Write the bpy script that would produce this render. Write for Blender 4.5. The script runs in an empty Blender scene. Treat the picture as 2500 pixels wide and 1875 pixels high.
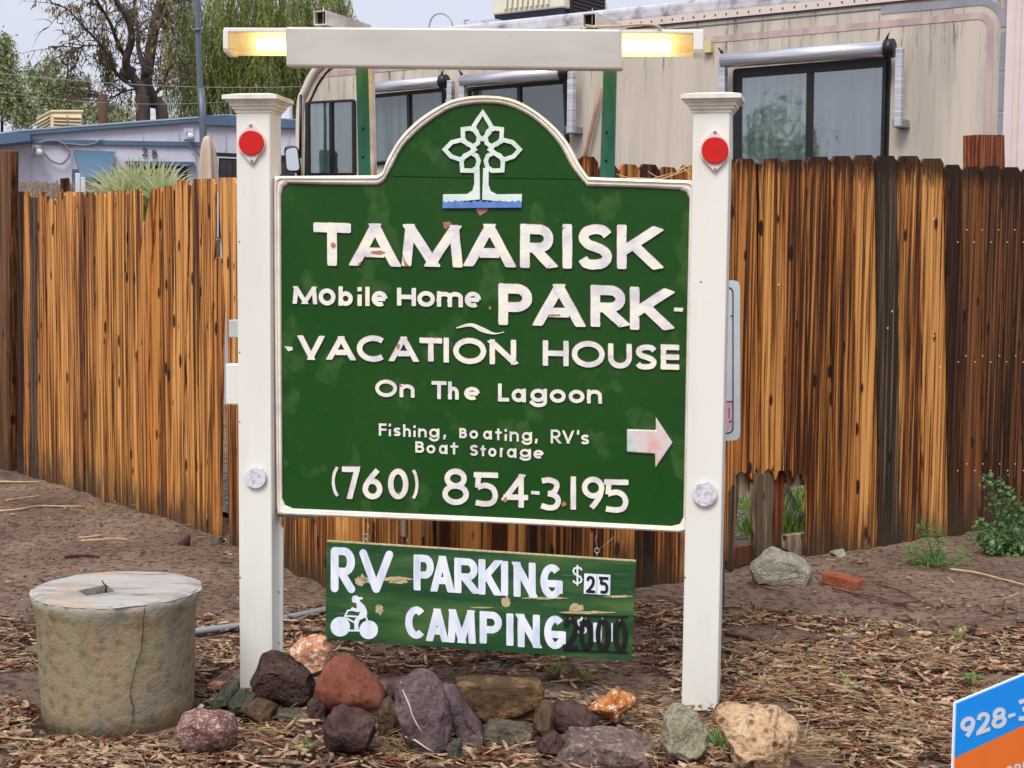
import bpy, bmesh, math, random
from math import sin, cos, tan, atan, atan2, pi, sqrt, radians, exp
from mathutils import Vector, Matrix, noise as mnoise
random.seed(7)
SC = bpy.context.scene
COL = SC.collection

# ------------------------------------------------------------------ camera, sky, sun, exposure
FPX = 3571.0
EYE = Vector((0, 0, 1.43))
PITCH = atan(0.0822)
_F = Vector((0, cos(PITCH), -sin(PITCH)))
_R0 = Vector((1, 0, 0)); _U0 = Vector((0, sin(PITCH), cos(PITCH)))
_R = (_R0 + 0.0085*_U0).normalized(); _U = (_U0 - 0.0085*_R0).normalized()
cam_d = bpy.data.cameras.new("camera"); cam = bpy.data.objects.new("camera", cam_d); COL.objects.link(cam)
m = Matrix((( _R.x, _U.x, -_F.x, EYE.x), (_R.y, _U.y, -_F.y, EYE.y), (_R.z, _U.z, -_F.z, EYE.z), (0, 0, 0, 1)))
cam.matrix_world = m
cam_d.sensor_width = 36; cam_d.lens = 36*FPX/2500; cam_d.clip_start = 0.05; cam_d.clip_end = 2000
SC.camera = cam

W = bpy.data.worlds.new("World"); SC.world = W; W.use_nodes = True
wn = W.node_tree; wn.nodes.clear()
wo = wn.nodes.new("ShaderNodeOutputWorld"); wb = wn.nodes.new("ShaderNodeBackground")
sky = wn.nodes.new("ShaderNodeTexSky"); sky.sky_type = 'NISHITA'; sky.sun_disc = False
SUN_EL, SUN_AZ = radians(52), radians(200)     # azimuth clockwise from +Y: behind the camera, a little left
sky.sun_elevation = SUN_EL; sky.sun_rotation = SUN_AZ
wt = wn.nodes.new("ShaderNodeTexCoord"); ws = wn.nodes.new("ShaderNodeSeparateXYZ")
wr = wn.nodes.new("ShaderNodeMapRange"); wr.inputs[1].default_value = 0; wr.inputs[2].default_value = 1
wr.inputs[3].default_value = 1.1; wr.inputs[4].default_value = 2.25
wv = wn.nodes.new("ShaderNodeVectorMath"); wv.operation = 'SCALE'; wv.inputs[0].default_value = (2.85, 2.95, 3.42)
wm = wn.nodes.new("ShaderNodeMix"); wm.data_type = 'RGBA'; wm.inputs[0].default_value = 0.93
wn.links.new(wt.outputs['Generated'], ws.inputs[0]); wn.links.new(ws.outputs['Z'], wr.inputs[0])
wn.links.new(wr.outputs[0], wv.inputs['Scale'])
wn.links.new(sky.outputs[0], wm.inputs[6]); wn.links.new(wv.outputs[0], wm.inputs[7])
wn.links.new(wm.outputs[2], wb.inputs[0]); wb.inputs[1].default_value = 0.1
wn.links.new(wb.outputs[0], wo.inputs[0])

sun_d = bpy.data.lights.new("sun", 'SUN'); sun = bpy.data.objects.new("sun", sun_d); COL.objects.link(sun)
sun_d.energy = 1.5; sun_d.angle = radians(28); sun_d.color = (1.0, 0.955, 0.87)
sd = Vector((sin(SUN_AZ)*cos(SUN_EL), cos(SUN_AZ)*cos(SUN_EL), sin(SUN_EL)))
sun.rotation_euler = sd.to_track_quat('Z', 'Y').to_euler()
SC.view_settings.view_transform = 'Standard'; SC.view_settings.look = 'None'
SC.view_settings.exposure = 1.0; SC.view_settings.gamma = 1.0
SC.view_settings.use_curve_mapping = False
SC.cycles.max_bounces = 8; SC.cycles.transparent_max_bounces = 16

# ------------------------------------------------------------------ geometry helpers
def ray(x, y): return (_F + _R*((x-1250)/FPX) - _U*((y-937.5)/FPX))
def at_y(x, y, Y):
    r = ray(x, y); return EYE + r*((Y-EYE.y)/r.y)
def ground(x, y, z=0.0):
    r = ray(x, y); return EYE + r*((z-EYE.z)/r.z)
class Plane:
    """vertical plane through two ground points or point + direction; N faces the camera"""
    def __init__(s, O, D):
        s.O = Vector((O[0], O[1], 0)); s.D = Vector((D[0], D[1], 0)).normalized()
        s.N = Vector((s.D.y, -s.D.x, 0))
        if s.N.dot(EYE-s.O) < 0: s.N = -s.N
    def hit(s, x, y, t=0.0):
        r = ray(x, y); P = s.O + s.N*t
        return EYE + r*((P-EYE).dot(s.N)/r.dot(s.N))
def Z(scale, ox, oy):
    return lambda x, y: (ox + x/scale, oy + y/scale)
Z1 = Z(2.5918, 0, 0); Z2 = Z(2.5918, 650, 0); Z3 = Z(2.212, 1500, 0); Z4 = Z(2.0109, 650, 400); Z5 = Z(2.0109, 650, 850)
Z6 = Z(2.212, 700, 1250); ZB1 = Z(3.16, 0, 1350); ZB2 = Z(2.765, 500, 1500); ZB3 = Z(2.765, 1200, 1600)
ZB4 = Z(2.949, 1750, 1100); ZB5 = Z(2.765, 1700, 1500); ZF = Z(1.7457, 0, 400); ZG = Z(1.6587, 1750, 350)
ZR = Z(6.033, 2200, 1600); ZC = Z(4.706, 780, 1440); ZL = Z(5.53, 520, 0); ZM = Z(4.424, 1350, 0)
def zz(zf, pts): return [zf(*p) for p in pts]

def thing(name, label, cat, loc=(0, 0, 0), group=None):
    o = bpy.data.objects.new(name, None); o.empty_display_size = 0.1; COL.objects.link(o); o.location = loc
    o['label'] = label; o['category'] = cat
    if group: o['group'] = group
    return o
def tag(o, label, cat, group=None):
    o['label'] = label; o['category'] = cat
    if group: o['group'] = group
    return o
def root_loc(p):
    v = Vector((0, 0, 0))
    while p is not None: v = v + p.location; p = p.parent
    return v
def obj(name, bm, mat, parent=None, base=None, smooth=False, recalc=True):
    """world-space bmesh -> object.  base: origin for top-level objects."""
    off = root_loc(parent) if parent else Vector(base or (0, 0, 0))
    if recalc: bmesh.ops.recalc_face_normals(bm, faces=bm.faces)
    bmesh.ops.translate(bm, verts=bm.verts, vec=-off)
    me = bpy.data.meshes.new(name); bm.to_mesh(me); bm.free()
    for mt in (mat if isinstance(mat, (list, tuple)) else [mat]): me.materials.append(mt)
    if smooth:
        me.polygons.foreach_set('use_smooth', [True]*len(me.polygons))
    o = bpy.data.objects.new(name, me); COL.objects.link(o)
    if parent: o.parent = parent
    else: o.location = off
    return o
def pyobj(name, verts, faces, mat, parent=None, base=None, smooth=False, mi=None):
    off = root_loc(parent) if parent else Vector(base or (0, 0, 0))
    me = bpy.data.meshes.new(name)
    me.from_pydata([(v[0]-off.x, v[1]-off.y, v[2]-off.z) for v in verts], [], faces)
    for mt in (mat if isinstance(mat, (list, tuple)) else [mat]): me.materials.append(mt)
    if mi: me.polygons.foreach_set('material_index', mi)
    if smooth: me.polygons.foreach_set('use_smooth', [True]*len(me.polygons))
    o = bpy.data.objects.new(name, me); COL.objects.link(o)
    if parent: o.parent = parent
    else: o.location = off
    return o
def add_prism(bm, front, back):
    n = len(front)
    a = [bm.verts.new(v) for v in front]; b = [bm.verts.new(v) for v in back]
    bm.faces.new(a); bm.faces.new(b[::-1])
    for i in range(n):
        j = (i+1) % n; bm.faces.new((a[j], a[i], b[i], b[j]))
    return a+b
def bevel_all(bm, w, seg=2):
    bmesh.ops.recalc_face_normals(bm, faces=bm.faces)
    es = [e for e in bm.edges if len(e.link_faces) == 2 and e.calc_face_angle(0) > 0.5]
    bmesh.ops.bevel(bm, geom=es, offset=w, segments=seg, profile=0.5, affect='EDGES', clamp_overlap=True)
def prism(name, pts, pl, t, depth, mat, parent=None, bev=0, base=None, smooth=False):
    bm = bmesh.new(); f = [pl.hit(x, y, t) for x, y in pts]
    add_prism(bm, f, [v - pl.N*depth for v in f])
    if bev: bevel_all(bm, bev)
    return obj(name, bm, mat, parent, base, smooth)
def box_axes(bm, c, ax, ay, az):
    """box centred c with half-axis vectors"""
    vs = [bm.verts.new(c + ax*i + ay*j + az*k) for k in (-1, 1) for j in (-1, 1) for i in (-1, 1)]
    for f in ((0, 1, 3, 2), (4, 6, 7, 5), (0, 4, 5, 1), (2, 3, 7, 6), (0, 2, 6, 4), (1, 5, 7, 3)):
        bm.faces.new([vs[i] for i in f])
    return vs
def yawv(a): return Vector((cos(a), sin(a), 0)), Vector((-sin(a), cos(a), 0))
def box(name, c, hx, hy, hz, yaw, mat, parent=None, bev=0, base=None):
    bm = bmesh.new(); a, b = yawv(yaw)
    box_axes(bm, Vector(c), a*hx, b*hy, Vector((0, 0, hz)))
    if bev: bevel_all(bm, bev)
    return obj(name, bm, mat, parent, base)
def add_tube(bm, pts, rad, n=8, closed=False, cap=True):
    pts = [Vector(p) for p in pts]; N = len(pts)
    if not hasattr(rad, '__len__'): rad = [rad]*N
    rings = []; up = None
    for i, p in enumerate(pts):
        if closed: d = pts[(i+1) % N]-pts[i-1]
        else: d = pts[min(i+1, N-1)]-pts[max(i-1, 0)]
        d = d.normalized() if d.length > 1e-9 else Vector((0, 0, 1))
        if up is None: up = Vector((0, 0, 1)) if abs(d.z) < .9 else Vector((1, 0, 0))
        s = d.cross(up)
        if s.length < 1e-6: s = d.cross(Vector((1, 0.3, 0)))
        s.normalize(); up = s.cross(d).normalized()
        rings.append([bm.verts.new(p + (s*cos(2*pi*k/n) + up*sin(2*pi*k/n))*rad[i]) for k in range(n)])
    for i in range(N if closed else N-1):
        a, b = rings[i], rings[(i+1) % N]
        for k in range(n): bm.faces.new((a[k], a[(k+1) % n], b[(k+1) % n], b[k]))
    if cap and not closed:
        bm.faces.new(rings[0][::-1]); bm.faces.new(rings[-1])
def tube(name, pts, rad, mat, parent=None, n=8, base=None, closed=False, smooth=True):
    bm = bmesh.new(); add_tube(bm, pts, rad, n, closed); return obj(name, bm, mat, parent, base, smooth)
def catmull(P, seg=6, closed=False):
    out = []; n = len(P); rng = range(n if closed else n-1)
    for i in rng:
        if closed: p0, p1, p2, p3 = P[i-1], P[i], P[(i+1) % n], P[(i+2) % n]
        else: p0, p1, p2, p3 = P[max(i-1, 0)], P[i], P[i+1], P[min(i+2, n-1)]
        for k in range(seg):
            t = k/seg
            out.append(tuple(0.5*((2*p1[j]) + (-p0[j]+p2[j])*t + (2*p0[j]-5*p1[j]+4*p2[j]-p3[j])*t*t + (-p0[j]+3*p1[j]-3*p2[j]+p3[j])*t**3) for j in range(len(p1))))
    if not closed: out.append(tuple(P[-1]))
    return out
def loft_square(bm, c, prof, yaw):
    a, b = yawv(yaw); rings = []
    for h, z in prof:
        rings.append([bm.verts.new(Vector(c) + a*(h*i) + b*(h*j) + Vector((0, 0, z))) for i, j in ((-1, -1), (1, -1), (1, 1), (-1, 1))])
    for r, s in zip(rings, rings[1:]):
        for k in range(4): bm.faces.new((r[k], r[(k+1) % 4], s[(k+1) % 4], s[k]))
    bm.faces.new(rings[0][::-1]); bm.faces.new(rings[-1])
def fbm(v, o=4):
    s = 0; a = 1; f = 1
    for i in range(o): s += a*mnoise.noise(v*f); a *= .5; f *= 2.03
    return s

# ------------------------------------------------------------------ materials
def L(r, g, b, k=1.0):
    f = lambda c: ((c/255+0.055)/1.055)**2.4 if c > 10 else c/255/12.92
    return (f(r)*k, f(g)*k, f(b)*k, 1)
class M:
    """tiny node-graph helper"""
    def __init__(s, name, base=(.5, .5, .5, 1), rough=.6, spec=.5, metal=0):
        s.m = bpy.data.materials.new(name); s.m.use_nodes = True; s.nt = s.m.node_tree
        s.b = s.nt.nodes['Principled BSDF']; s.out = s.nt.nodes['Material Output']
        s.b.inputs['Base Color'].default_value = base; s.b.inputs['Roughness'].default_value = rough
        s.b.inputs['Specular IOR Level'].default_value = spec; s.b.inputs['Metallic'].default_value = metal
        s._co = None
    def n(s, t, **k):
        q = s.nt.nodes.new(t)
        for a, v in k.items(): setattr(q, a, v)
        return q
    def l(s, a, b): s.nt.links.new(a, b)
    def co(s):
        if s._co is None: s._co = s.n('ShaderNodeTexCoord').outputs['Object']
        return s._co
    def rnd(s): return s.n('ShaderNodeObjectInfo').outputs['Random']
    def map(s, sc, vec=None, rot=(0, 0, 0)):
        q = s.n('ShaderNodeMapping'); s.l(vec or s.co(), q.inputs[0]); q.inputs['Scale'].default_value = sc; q.inputs['Rotation'].default_value = rot
        return q.outputs[0]
    def noise(s, scale, det=4, vec=None, rough=.55, dist=0, w=None):
        q = s.n('ShaderNodeTexNoise')
        if w is not None: q.noise_dimensions = '4D'; s.l(w, q.inputs['W'])
        s.l(vec or s.co(), q.inputs['Vector'])
        q.inputs['Scale'].default_value = scale; q.inputs['Detail'].default_value = det
        q.inputs['Roughness'].default_value = rough; q.inputs['Distortion'].default_value = dist
        return q.outputs['Fac']
    def vor(s, scale, vec=None, feat='F1', out='Distance', rand=1):
        q = s.n('ShaderNodeTexVoronoi', feature=feat); s.l(vec or s.co(), q.inputs['Vector']); q.inputs['Scale'].default_value = scale
        q.inputs['Randomness'].default_value = rand
        return q.outputs[out]
    def ramp(s, fac, stops, interp='LINEAR'):
        q = s.n('ShaderNodeValToRGB'); s.l(fac, q.inputs[0]); cr = q.color_ramp; cr.interpolation = interp
        while len(cr.elements) < len(stops): cr.elements.new(.5)
        for e, (p, c) in zip(cr.elements, stops):
            e.position = p; e.color = c if hasattr(c, '__len__') else (c, c, c, 1)
        return q.outputs[0]
    def mix(s, fac, a, b, mode='MIX'):
        q = s.n('ShaderNodeMix', data_type='RGBA', blend_type=mode)
        for i, v in ((0, fac), (6, a), (7, b)):
            if hasattr(v, 'is_linked'): s.l(v, q.inputs[i])
            else: q.inputs[i].default_value = v
        return q.outputs[2]
    def math(s, op, a, b=0, clamp=False):
        q = s.n('ShaderNodeMath', operation=op, use_clamp=clamp)
        for i, v in ((0, a), (1, b)):
            if hasattr(v, 'is_linked'): s.l(v, q.inputs[i])
            else: q.inputs[i].default_value = v
        return q.outputs[0]
    def z(s):
        q = s.n('ShaderNodeSeparateXYZ'); s.l(s.co(), q.inputs[0]); return q.outputs['Z']
    def addv(s, v, val):
        q = s.n('ShaderNodeVectorMath', operation='ADD'); s.l(v, q.inputs[0]); s.l(val, q.inputs[1]); return q.outputs[0]
    def col(s, c): s.l(c, s.b.inputs['Base Color']); return s
    def rgh(s, c): s.l(c, s.b.inputs['Roughness']); return s
    def bump(s, h, st=.5, d=.01, prev=None):
        q = s.n('ShaderNodeBump'); s.l(h, q.inputs['Height']); q.inputs['Strength'].default_value = st; q.inputs['Distance'].default_value = d
        if prev: s.l(prev, q.inputs['Normal'])
        s.l(q.outputs[0], s.b.inputs['Normal']); return q.outputs[0]

def simple(name, c, rough=.55, var=.12, sc=8, spec=.4, metal=0, bump=0.0):
    a = M(name, c, rough, spec, metal)
    d = tuple(x*(1-var) for x in c[:3])+(1,); e = tuple(min(1, x*(1+var)) for x in c[:3])+(1,)
    n = a.noise(sc, 6); a.col(a.ramp(n, [(.3, d), (.7, e)]))
    if bump: a.bump(a.noise(sc*12, 4), bump, .004)
    return a.m
def grimy(name, c, grime, amt=.45, sc=7, rough=.4, vert=True):
    """painted / vinyl surface with faint streaky dirt"""
    a = M(name, c, rough)
    s1 = a.noise(sc, 7, a.map((1, 1, .18) if vert else (.3, .3, 1)))
    s2 = a.noise(sc*9, 5)
    f = a.math('MULTIPLY', a.ramp(s1, [(.45, 0.), (.8, 1.)]), amt)
    c1 = a.mix(f, c, grime)
    sp = a.ramp(s2, [(.66, 0.), (.72, 1.)])
    a.col(a.mix(a.math('MULTIPLY', sp, amt*.6), c1, grime)); a.bump(s2, .05, .002)
    return a.m
VINYL = grimy('vinyl_white', L(237, 235, 226, .88), L(170, 154, 128, .7), .2)
CAPV = grimy('vinyl_cap', L(237, 234, 223, .88), L(140, 112, 84, .7), .4, 14)
BEAM = grimy('beam_white', L(212, 207, 198, .80), L(150, 138, 120, .7), .4, 6, .35, False)
TUBEW = grimy('rusted_white_steel', L(222, 214, 200, .85), L(150, 95, 60, .6), .75, 16, .5, False)
RED = simple('red_reflector', L(205, 22, 12, .9), .25, .06, 30)
PLATE = simple('reflector_plate', L(228, 208, 204, .9), .4)
CHALK = M('weathered_reflector', L(205, 203, 208), .55)
CHALK.col(CHALK.ramp(CHALK.noise(60, 5), [(.35, L(170, 160, 165)), (.55, L(215, 213, 220)), (.75, L(205, 190, 185))])); CHALK.bump(CHALK.noise(70, 4), .5, .003); CHALK = CHALK.m
BLACK = simple('black_plastic', (.012, .012, .014, 1), .35)
HOLE = simple('dark_hole', (.006, .005, .004, 1), .9)
STEEL = simple('galvanized_steel', L(150, 152, 155), .4, .2, 20, metal=.7)
ALU = M('brushed_aluminium', L(205, 207, 214), .32, .5, .55); ALU.col(ALU.ramp(ALU.noise(14, 4, ALU.map((.2, .2, 6))), [(.3, L(165, 168, 178)), (.7, L(225, 226, 232))])); ALU = ALU.m

def sign_green(name, base, fade, lowfade=True, amt=.8):
    a = M(name, base, .4, .22)
    v = a.map((1, 1, .8))
    n1 = a.noise(8, 3, v, .45); n2 = a.noise(30, 5, v)
    blot = a.ramp(n1, [(.585, 0.), (.63, 1.)])
    blot = a.math('MULTIPLY', blot, a.ramp(n2, [(.3, .25), (.65, 1.)]))
    c = a.mix(a.math('MULTIPLY', blot, amt), base, fade)
    c = a.mix(a.ramp(a.noise(2.2, 3), [(.35, 0.), (.7, .5)]), c, L(46, 84, 30, .8))
    sc_ = a.ramp(a.noise(240, 2, a.map((1, 1, .2))), [(.72, 0.), (.76, .35)])
    c = a.mix(sc_, c, fade); a.col(c)
    a.rgh(a.ramp(n2, [(.3, .3), (.7, .5)]))
    a.bump(a.noise(14, 6, None, .6), .28, .006)
    return a.m
GREEN = sign_green('sign_green_paint', L(24, 74, 24, .86), L(84, 118, 62, .8), True, .5)
GREEN2 = M('board_green_paint', L(38, 88, 48), .42)
_v = GREEN2.map((.6, .6, 3.2)); _n = GREEN2.noise(5, 5, _v)
_c = GREEN2.ramp(_n, [(.32, L(20, 66, 34, .9)), (.5, L(36, 82, 42, .9)), (.7, L(78, 110, 56, .9))])
_s = GREEN2.ramp(GREEN2.noise(60, 4, GREEN2.map((.12, .12, 3))), [(.68, 0.), (.75, .8)])
GREEN2.col(GREEN2.mix(_s, _c, L(120, 150, 110))); GREEN2.bump(GREEN2.noise(40, 4, GREEN2.map((.1, .1, 2))), .3, .003); GREEN2 = GREEN2.m
POSTG = grimy('green_steel_paint', L(10, 104, 78, .85), L(150, 180, 160), .25, 20)
def letter_mat(name, worn):
    a = M(name, (.8, .8, .8, 1), .5)
    n = a.noise(16, 6); n2 = a.noise(11, 6, a.map((1, 1, .8)), .6, .6)
    c = a.ramp(n, [(.36, L(214, 208, 212, .95)), (.5, L(232, 228, 224, .96)), (.62, L(240, 236, 216, .98))])
    brown = a.ramp(n2, [(1-worn-.005, 0.), (1-worn+.01, 1.)])
    a.col(a.mix(brown, c, L(168, 112, 88))); a.bump(a.noise(45, 5), .45, .004); return a.m
LET = letter_mat('letter_white_paint', .31); LETW = letter_mat('letter_worn_paint', .34)
TRIMM = M('trim_weathered_paint', (.7, .7, .7, 1), .55)
_c = TRIMM.ramp(TRIMM.noise(9, 6), [(.35, L(222, 206, 200, .97)), (.5, L(234, 226, 214, .98)), (.65, L(238, 232, 208, .98))])
_k = TRIMM.ramp(TRIMM.noise(26, 6, None, .65, 1.0), [(.7, 0.), (.74, .8)])
TRIMM.col(TRIMM.mix(_k, _c, L(160, 130, 112))); TRIMM.bump(TRIMM.noise(50, 5), .5, .004); TRIMM = TRIMM.m
EMB = M('emblem_pale_paint', L(214, 228, 218), .45); EMB.col(EMB.ramp(EMB.noise(24, 5), [(.3, L(196, 214, 204)), (.7, L(226, 236, 228))])); EMB.bump(EMB.noise(60, 4), .3, .003); EMB = EMB.m
BLUEW = simple('wave_blue_paint', L(92, 128, 196), .5, .18, 40)
EDGE = simple('brown_letter_edge', L(150, 112, 92, .8), .8, .45, 60)  # brown bevel sides around the raised letters and emblem leaves
BARE = simple('bare_peeled_wood', L(176, 116, 92), .8, .2, 60, bump=.4)
BARET = simple('bare_tan_wood', L(186, 168, 128), .8, .3, 60, bump=.4)
PAINTW = M('flat_white_paint', L(226, 230, 242), .55); PAINTW.col(PAINTW.ramp(PAINTW.noise(30, 6, PAINTW.map((1, 1, .3))), [(.3, L(196, 206, 226)), (.55, L(230, 234, 244)), (.8, L(240, 242, 246))])); PAINTW = PAINTW.m

def wood(name, dark, mid, light, damp=.9):
    a = M(name, mid, .5, .14)
    r = a.rnd(); w = a.math('MULTIPLY', r, 60)
    wob = a.n('ShaderNodeTexNoise'); a.l(a.map((1, 1, .5)), wob.inputs['Vector']); wob.inputs['Scale'].default_value = 5
    v0 = a.mix(.006, a.co(), wob.outputs['Color'], 'ADD')
    g1 = a.noise(190, 3, a.map((1, 1, .012), v0), .55, 0, w)      # fine straight grain
    g2 = a.noise(62, 3, a.map((1, 1, .014), v0), .5, 0, w)        # growth bands
    g3 = a.noise(12, 3, a.map((1, 1, .05)), .5, .3, w)
    f = a.math('ADD', a.math('MULTIPLY', g1, .5), a.math('MULTIPLY', g2, .85))
    f = a.math('SUBTRACT', f, .175)
    f = a.math('ADD', f, a.math('MULTIPLY', a.math('SUBTRACT', r, .5), .2))
    f = a.math('ADD', f, a.math('MULTIPLY', a.math('SUBTRACT', g3, .5), .3))
    c = a.ramp(f, [(.40, dark), (.495, mid), (.58, light), (.72, tuple(min(1, x*1.2) for x in light[:3])+(1,))])
    kq = a.n('ShaderNodeTexVoronoi', voronoi_dimensions='4D'); a.l(a.map((1, 1, .42)), kq.inputs['Vector']); a.l(w, kq.inputs['W']); kq.inputs['Scale'].default_value = 14
    kn = kq.outputs['Distance']
    c = a.mix(a.ramp(kn, [(.20, .95), (.26, 0.)]), c, (.018, .007, .003, 1))
    st = a.ramp(a.noise(30, 3, a.map((1, 1, .022)), .55, 0, w), [(.56, 0.), (.62, .8)])
    c = a.mix(st, c, dark)
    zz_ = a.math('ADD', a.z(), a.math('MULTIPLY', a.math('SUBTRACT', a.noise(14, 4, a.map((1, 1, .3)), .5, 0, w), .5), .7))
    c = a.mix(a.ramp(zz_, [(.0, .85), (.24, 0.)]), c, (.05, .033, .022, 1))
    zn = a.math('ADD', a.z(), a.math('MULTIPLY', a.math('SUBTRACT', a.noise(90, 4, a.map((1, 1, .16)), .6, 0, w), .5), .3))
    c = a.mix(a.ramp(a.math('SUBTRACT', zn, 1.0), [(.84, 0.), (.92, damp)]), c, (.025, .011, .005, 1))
    a.col(c); a.rgh(a.ramp(g1, [(.3, .45), (.7, .7)]))
    a.bump(a.math('ADD', a.math('ADD', g1, g2), a.math('MULTIPLY', kn, .2)), .6, .006)
    return a.m
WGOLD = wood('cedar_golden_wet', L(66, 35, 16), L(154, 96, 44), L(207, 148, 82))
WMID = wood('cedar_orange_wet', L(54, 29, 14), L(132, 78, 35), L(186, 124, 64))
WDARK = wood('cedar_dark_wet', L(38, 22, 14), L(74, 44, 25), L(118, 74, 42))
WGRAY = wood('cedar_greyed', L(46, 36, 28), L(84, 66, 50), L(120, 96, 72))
WRAW = wood('weathered_lumber', L(90, 76, 60), L(140, 120, 96), L(172, 152, 124), 0)
WPOST = wood('post_brown', L(58, 36, 22), L(92, 60, 36), L(124, 84, 52), 0)
WRED = wood('red_stained_lumber', L(84, 44, 26), L(124, 68, 40), L(156, 92, 58), 0)
# ------------------------------------------------------------------ ground
def smooth(x, a, b):
    t = max(0, min(1, (x-a)/(b-a))); return t*t*(3-2*t)
def gh(x, y):
    d = smooth(11, 0, 1)*(1-smooth(abs(x), 5, 9))*(1-smooth(y, 9, 12))
    k_ = (1-smooth(abs(x+.05), .8, 1.15))*(1-smooth(y, 4.8, 5.1))
    if k_: d *= 1-.8*k_
    q_ = 1-smooth(sqrt((x+1.245)**2+(y-4.56)**2), .34, .5); h0_ = -.012*q_; d *= 1-.85*q_
    h = .022*mnoise.noise(Vector((x*.9, y*.9, 3))) + .012*mnoise.noise(Vector((x*4, y*4, 1)))
    h += .007*mnoise.noise(Vector((x*14, y*14, 5))) + .006*max(0, mnoise.noise(Vector((x*31, y*31, 9))))
    return h*d+h0_
def mulch(x, y):
    r = smooth(x, .62, 1.0)*(1-smooth(y, 5.3+.4*smooth(x, .9, 1.6)*0, 6.2))*(1-.5*smooth(x, 1.7, 2.4)*smooth(y, 4.6, 5.4))
    l = smooth(-x, .72, .95)*(1-smooth(y, 5.0, 5.9))
    mid = .5*smooth(y, 4.75, 5.0)*(1-smooth(y, 5.7, 6.3))*(1-smooth(abs(x), .7, 1))
    fr = (.3 if -.85 < x < .35 else .75)*(1-smooth(y, 4.25, 4.45))
    v = max(r, l, mid, fr)
    n = mnoise.noise(Vector((x*1.9, y*2.6, 20)))+.5*mnoise.noise(Vector((x*5, y*6, 7)))
    return v*smooth(n, -.30, .30)
def steps(a, b, s, far, g=1.25):
    v = [a+(b-a)*i/round((b-a)/s) for i in range(round((b-a)/s)+1)]
    d = s
    lo, hi = [], []; x = b
    while x < far: d *= g; x += d; hi.append(x)
    d = s; x = a
    while x > -far: d *= g; x -= d; lo.append(x)
    return lo[::-1]+v+hi
xs = steps(-3.6, 3.6, .028, 900); ys = steps(3.7, 9.2, .028, 900)
gv = []; gm = []
for y in ys:
    for x in xs: gv.append((x, y, gh(x, y))); gm.append(mulch(x, y) if 2.5 < y < 7 else 0)
nx = len(xs)
gf = [(j*nx+i, j*nx+i+1, (j+1)*nx+i+1, (j+1)*nx+i) for j in range(len(ys)-1) for i in range(nx-1)]
GM = M('damp_dirt', (.1, .07, .05, 1), .8, .12)
n1 = GM.noise(1.7, 6); n2 = GM.noise(26, 7, None, .65); n3 = GM.noise(120, 4)
c = GM.ramp(n1, [(.3, L(112, 91, 79, .82)), (.52, L(143, 119, 103, .85)), (.75, L(163, 140, 123, .87))])
c = GM.mix(GM.ramp(n2, [(.38, .8), (.52, 0.)]), c, L(78, 60, 50, .5))
c = GM.mix(GM.ramp(n3, [(.66, 0.), (.71, .8)]), c, L(176, 158, 142, .7))
at = GM.n('ShaderNodeAttribute', attribute_name='mulch')
c = GM.mix(GM.math('MULTIPLY', at.outputs['Fac'], .85), c, GM.ramp(n2, [(.35, L(46, 28, 20, .6)), (.65, L(104, 68, 50, .7))]))
GM.col(c); GM.rgh(GM.ramp(n1, [(.3, .65), (.7, .9)])); b_ = GM.bump(n2, 1., .03); GM.bump(n3, .5, .006, b_)
g = pyobj('ground', gv, gf, GM.m, smooth=True); g['kind'] = 'structure'
ca = g.data.attributes.new('mulch', 'FLOAT', 'POINT'); ca.data.foreach_set('value', gm)

# gravel yard behind the fences (a sheet over the dirt)
YG = M('pale_gravel', (.3, .28, .26, 1), .85)
v1 = YG.vor(38, None, 'F1', 'Color'); v2 = YG.vor(38)
YG.col(YG.mix(YG.ramp(v2, [(.45, 0.), (.7, .8)]), YG.ramp(v1, [(.1, L(110, 98, 90, .6)), (.5, L(160, 148, 138, .6)), (.9, L(206, 198, 190, .6))]), L(60, 50, 44, .5)))
YG.bump(v2, .8, .02)
yard_pts = [(-40, 11.2), (-3.9, 11.2), (-1.6, 8.1), (-.42, 6.3), (.6, 6.9), (2.6, 8.1), (5, 9.3), (40, 9.3), (40, 60), (-40, 60)]
bm = bmesh.new(); bm.faces.new([bm.verts.new((x, y, .03)) for x, y in yard_pts])
o = obj('gravel_yard', bm, YG.m); o['kind'] = 'structure'

# ------------------------------------------------------------------ foliage helpers
def leafcol(name, cols, rough=.55, tr=.25):
    """leaf material: colour from a per-face random attribute, a little light passes through"""
    a = M(name, cols[1], rough, .3)
    at = a.n('ShaderNodeAttribute', attribute_name='tint')
    k = len(cols); c = a.ramp(at.outputs['Fac'], [(i/(k-1), cc) for i, cc in enumerate(cols)])
    a.col(c)
    t = a.n('ShaderNodeBsdfTranslucent'); a.l(c, t.inputs[0]); mx = a.n('ShaderNodeMixShader'); mx.inputs[0].default_value = tr
    a.l(a.b.outputs[0], mx.inputs[1]); a.l(t.outputs[0], mx.inputs[2]); a.l(mx.outputs[0], a.out.inputs[0])
    return a.m
class Leaves:
    def __init__(s): s.v = []; s.f = []; s.t = []
    def leaf(s, p, d, w, l, tint, bend=0):
        d = d.normalized(); r = Vector((random.gauss(0, 1), random.gauss(0, 1), random.gauss(0, 1)))
        sd_ = d.cross(r)
        if sd_.length < 1e-4: return
        sd_.normalize(); i = len(s.v); nn = sd_.cross(d)
        m_ = p+d*(l*.45)+nn*bend; e = p+d*l
        s.v += [p, m_+sd_*(w/2), e, m_-sd_*(w/2)]; s.f.append((i, i+1, i+2, i+3)); s.t.append(tint)
    def build(s, name, mat, parent=None, base=None):
        o = pyobj(name, s.v, s.f, mat, parent, base)
        a = o.data.attributes.new('tint', 'FLOAT', 'FACE'); a.data.foreach_set('value', s.t)
        return o
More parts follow.
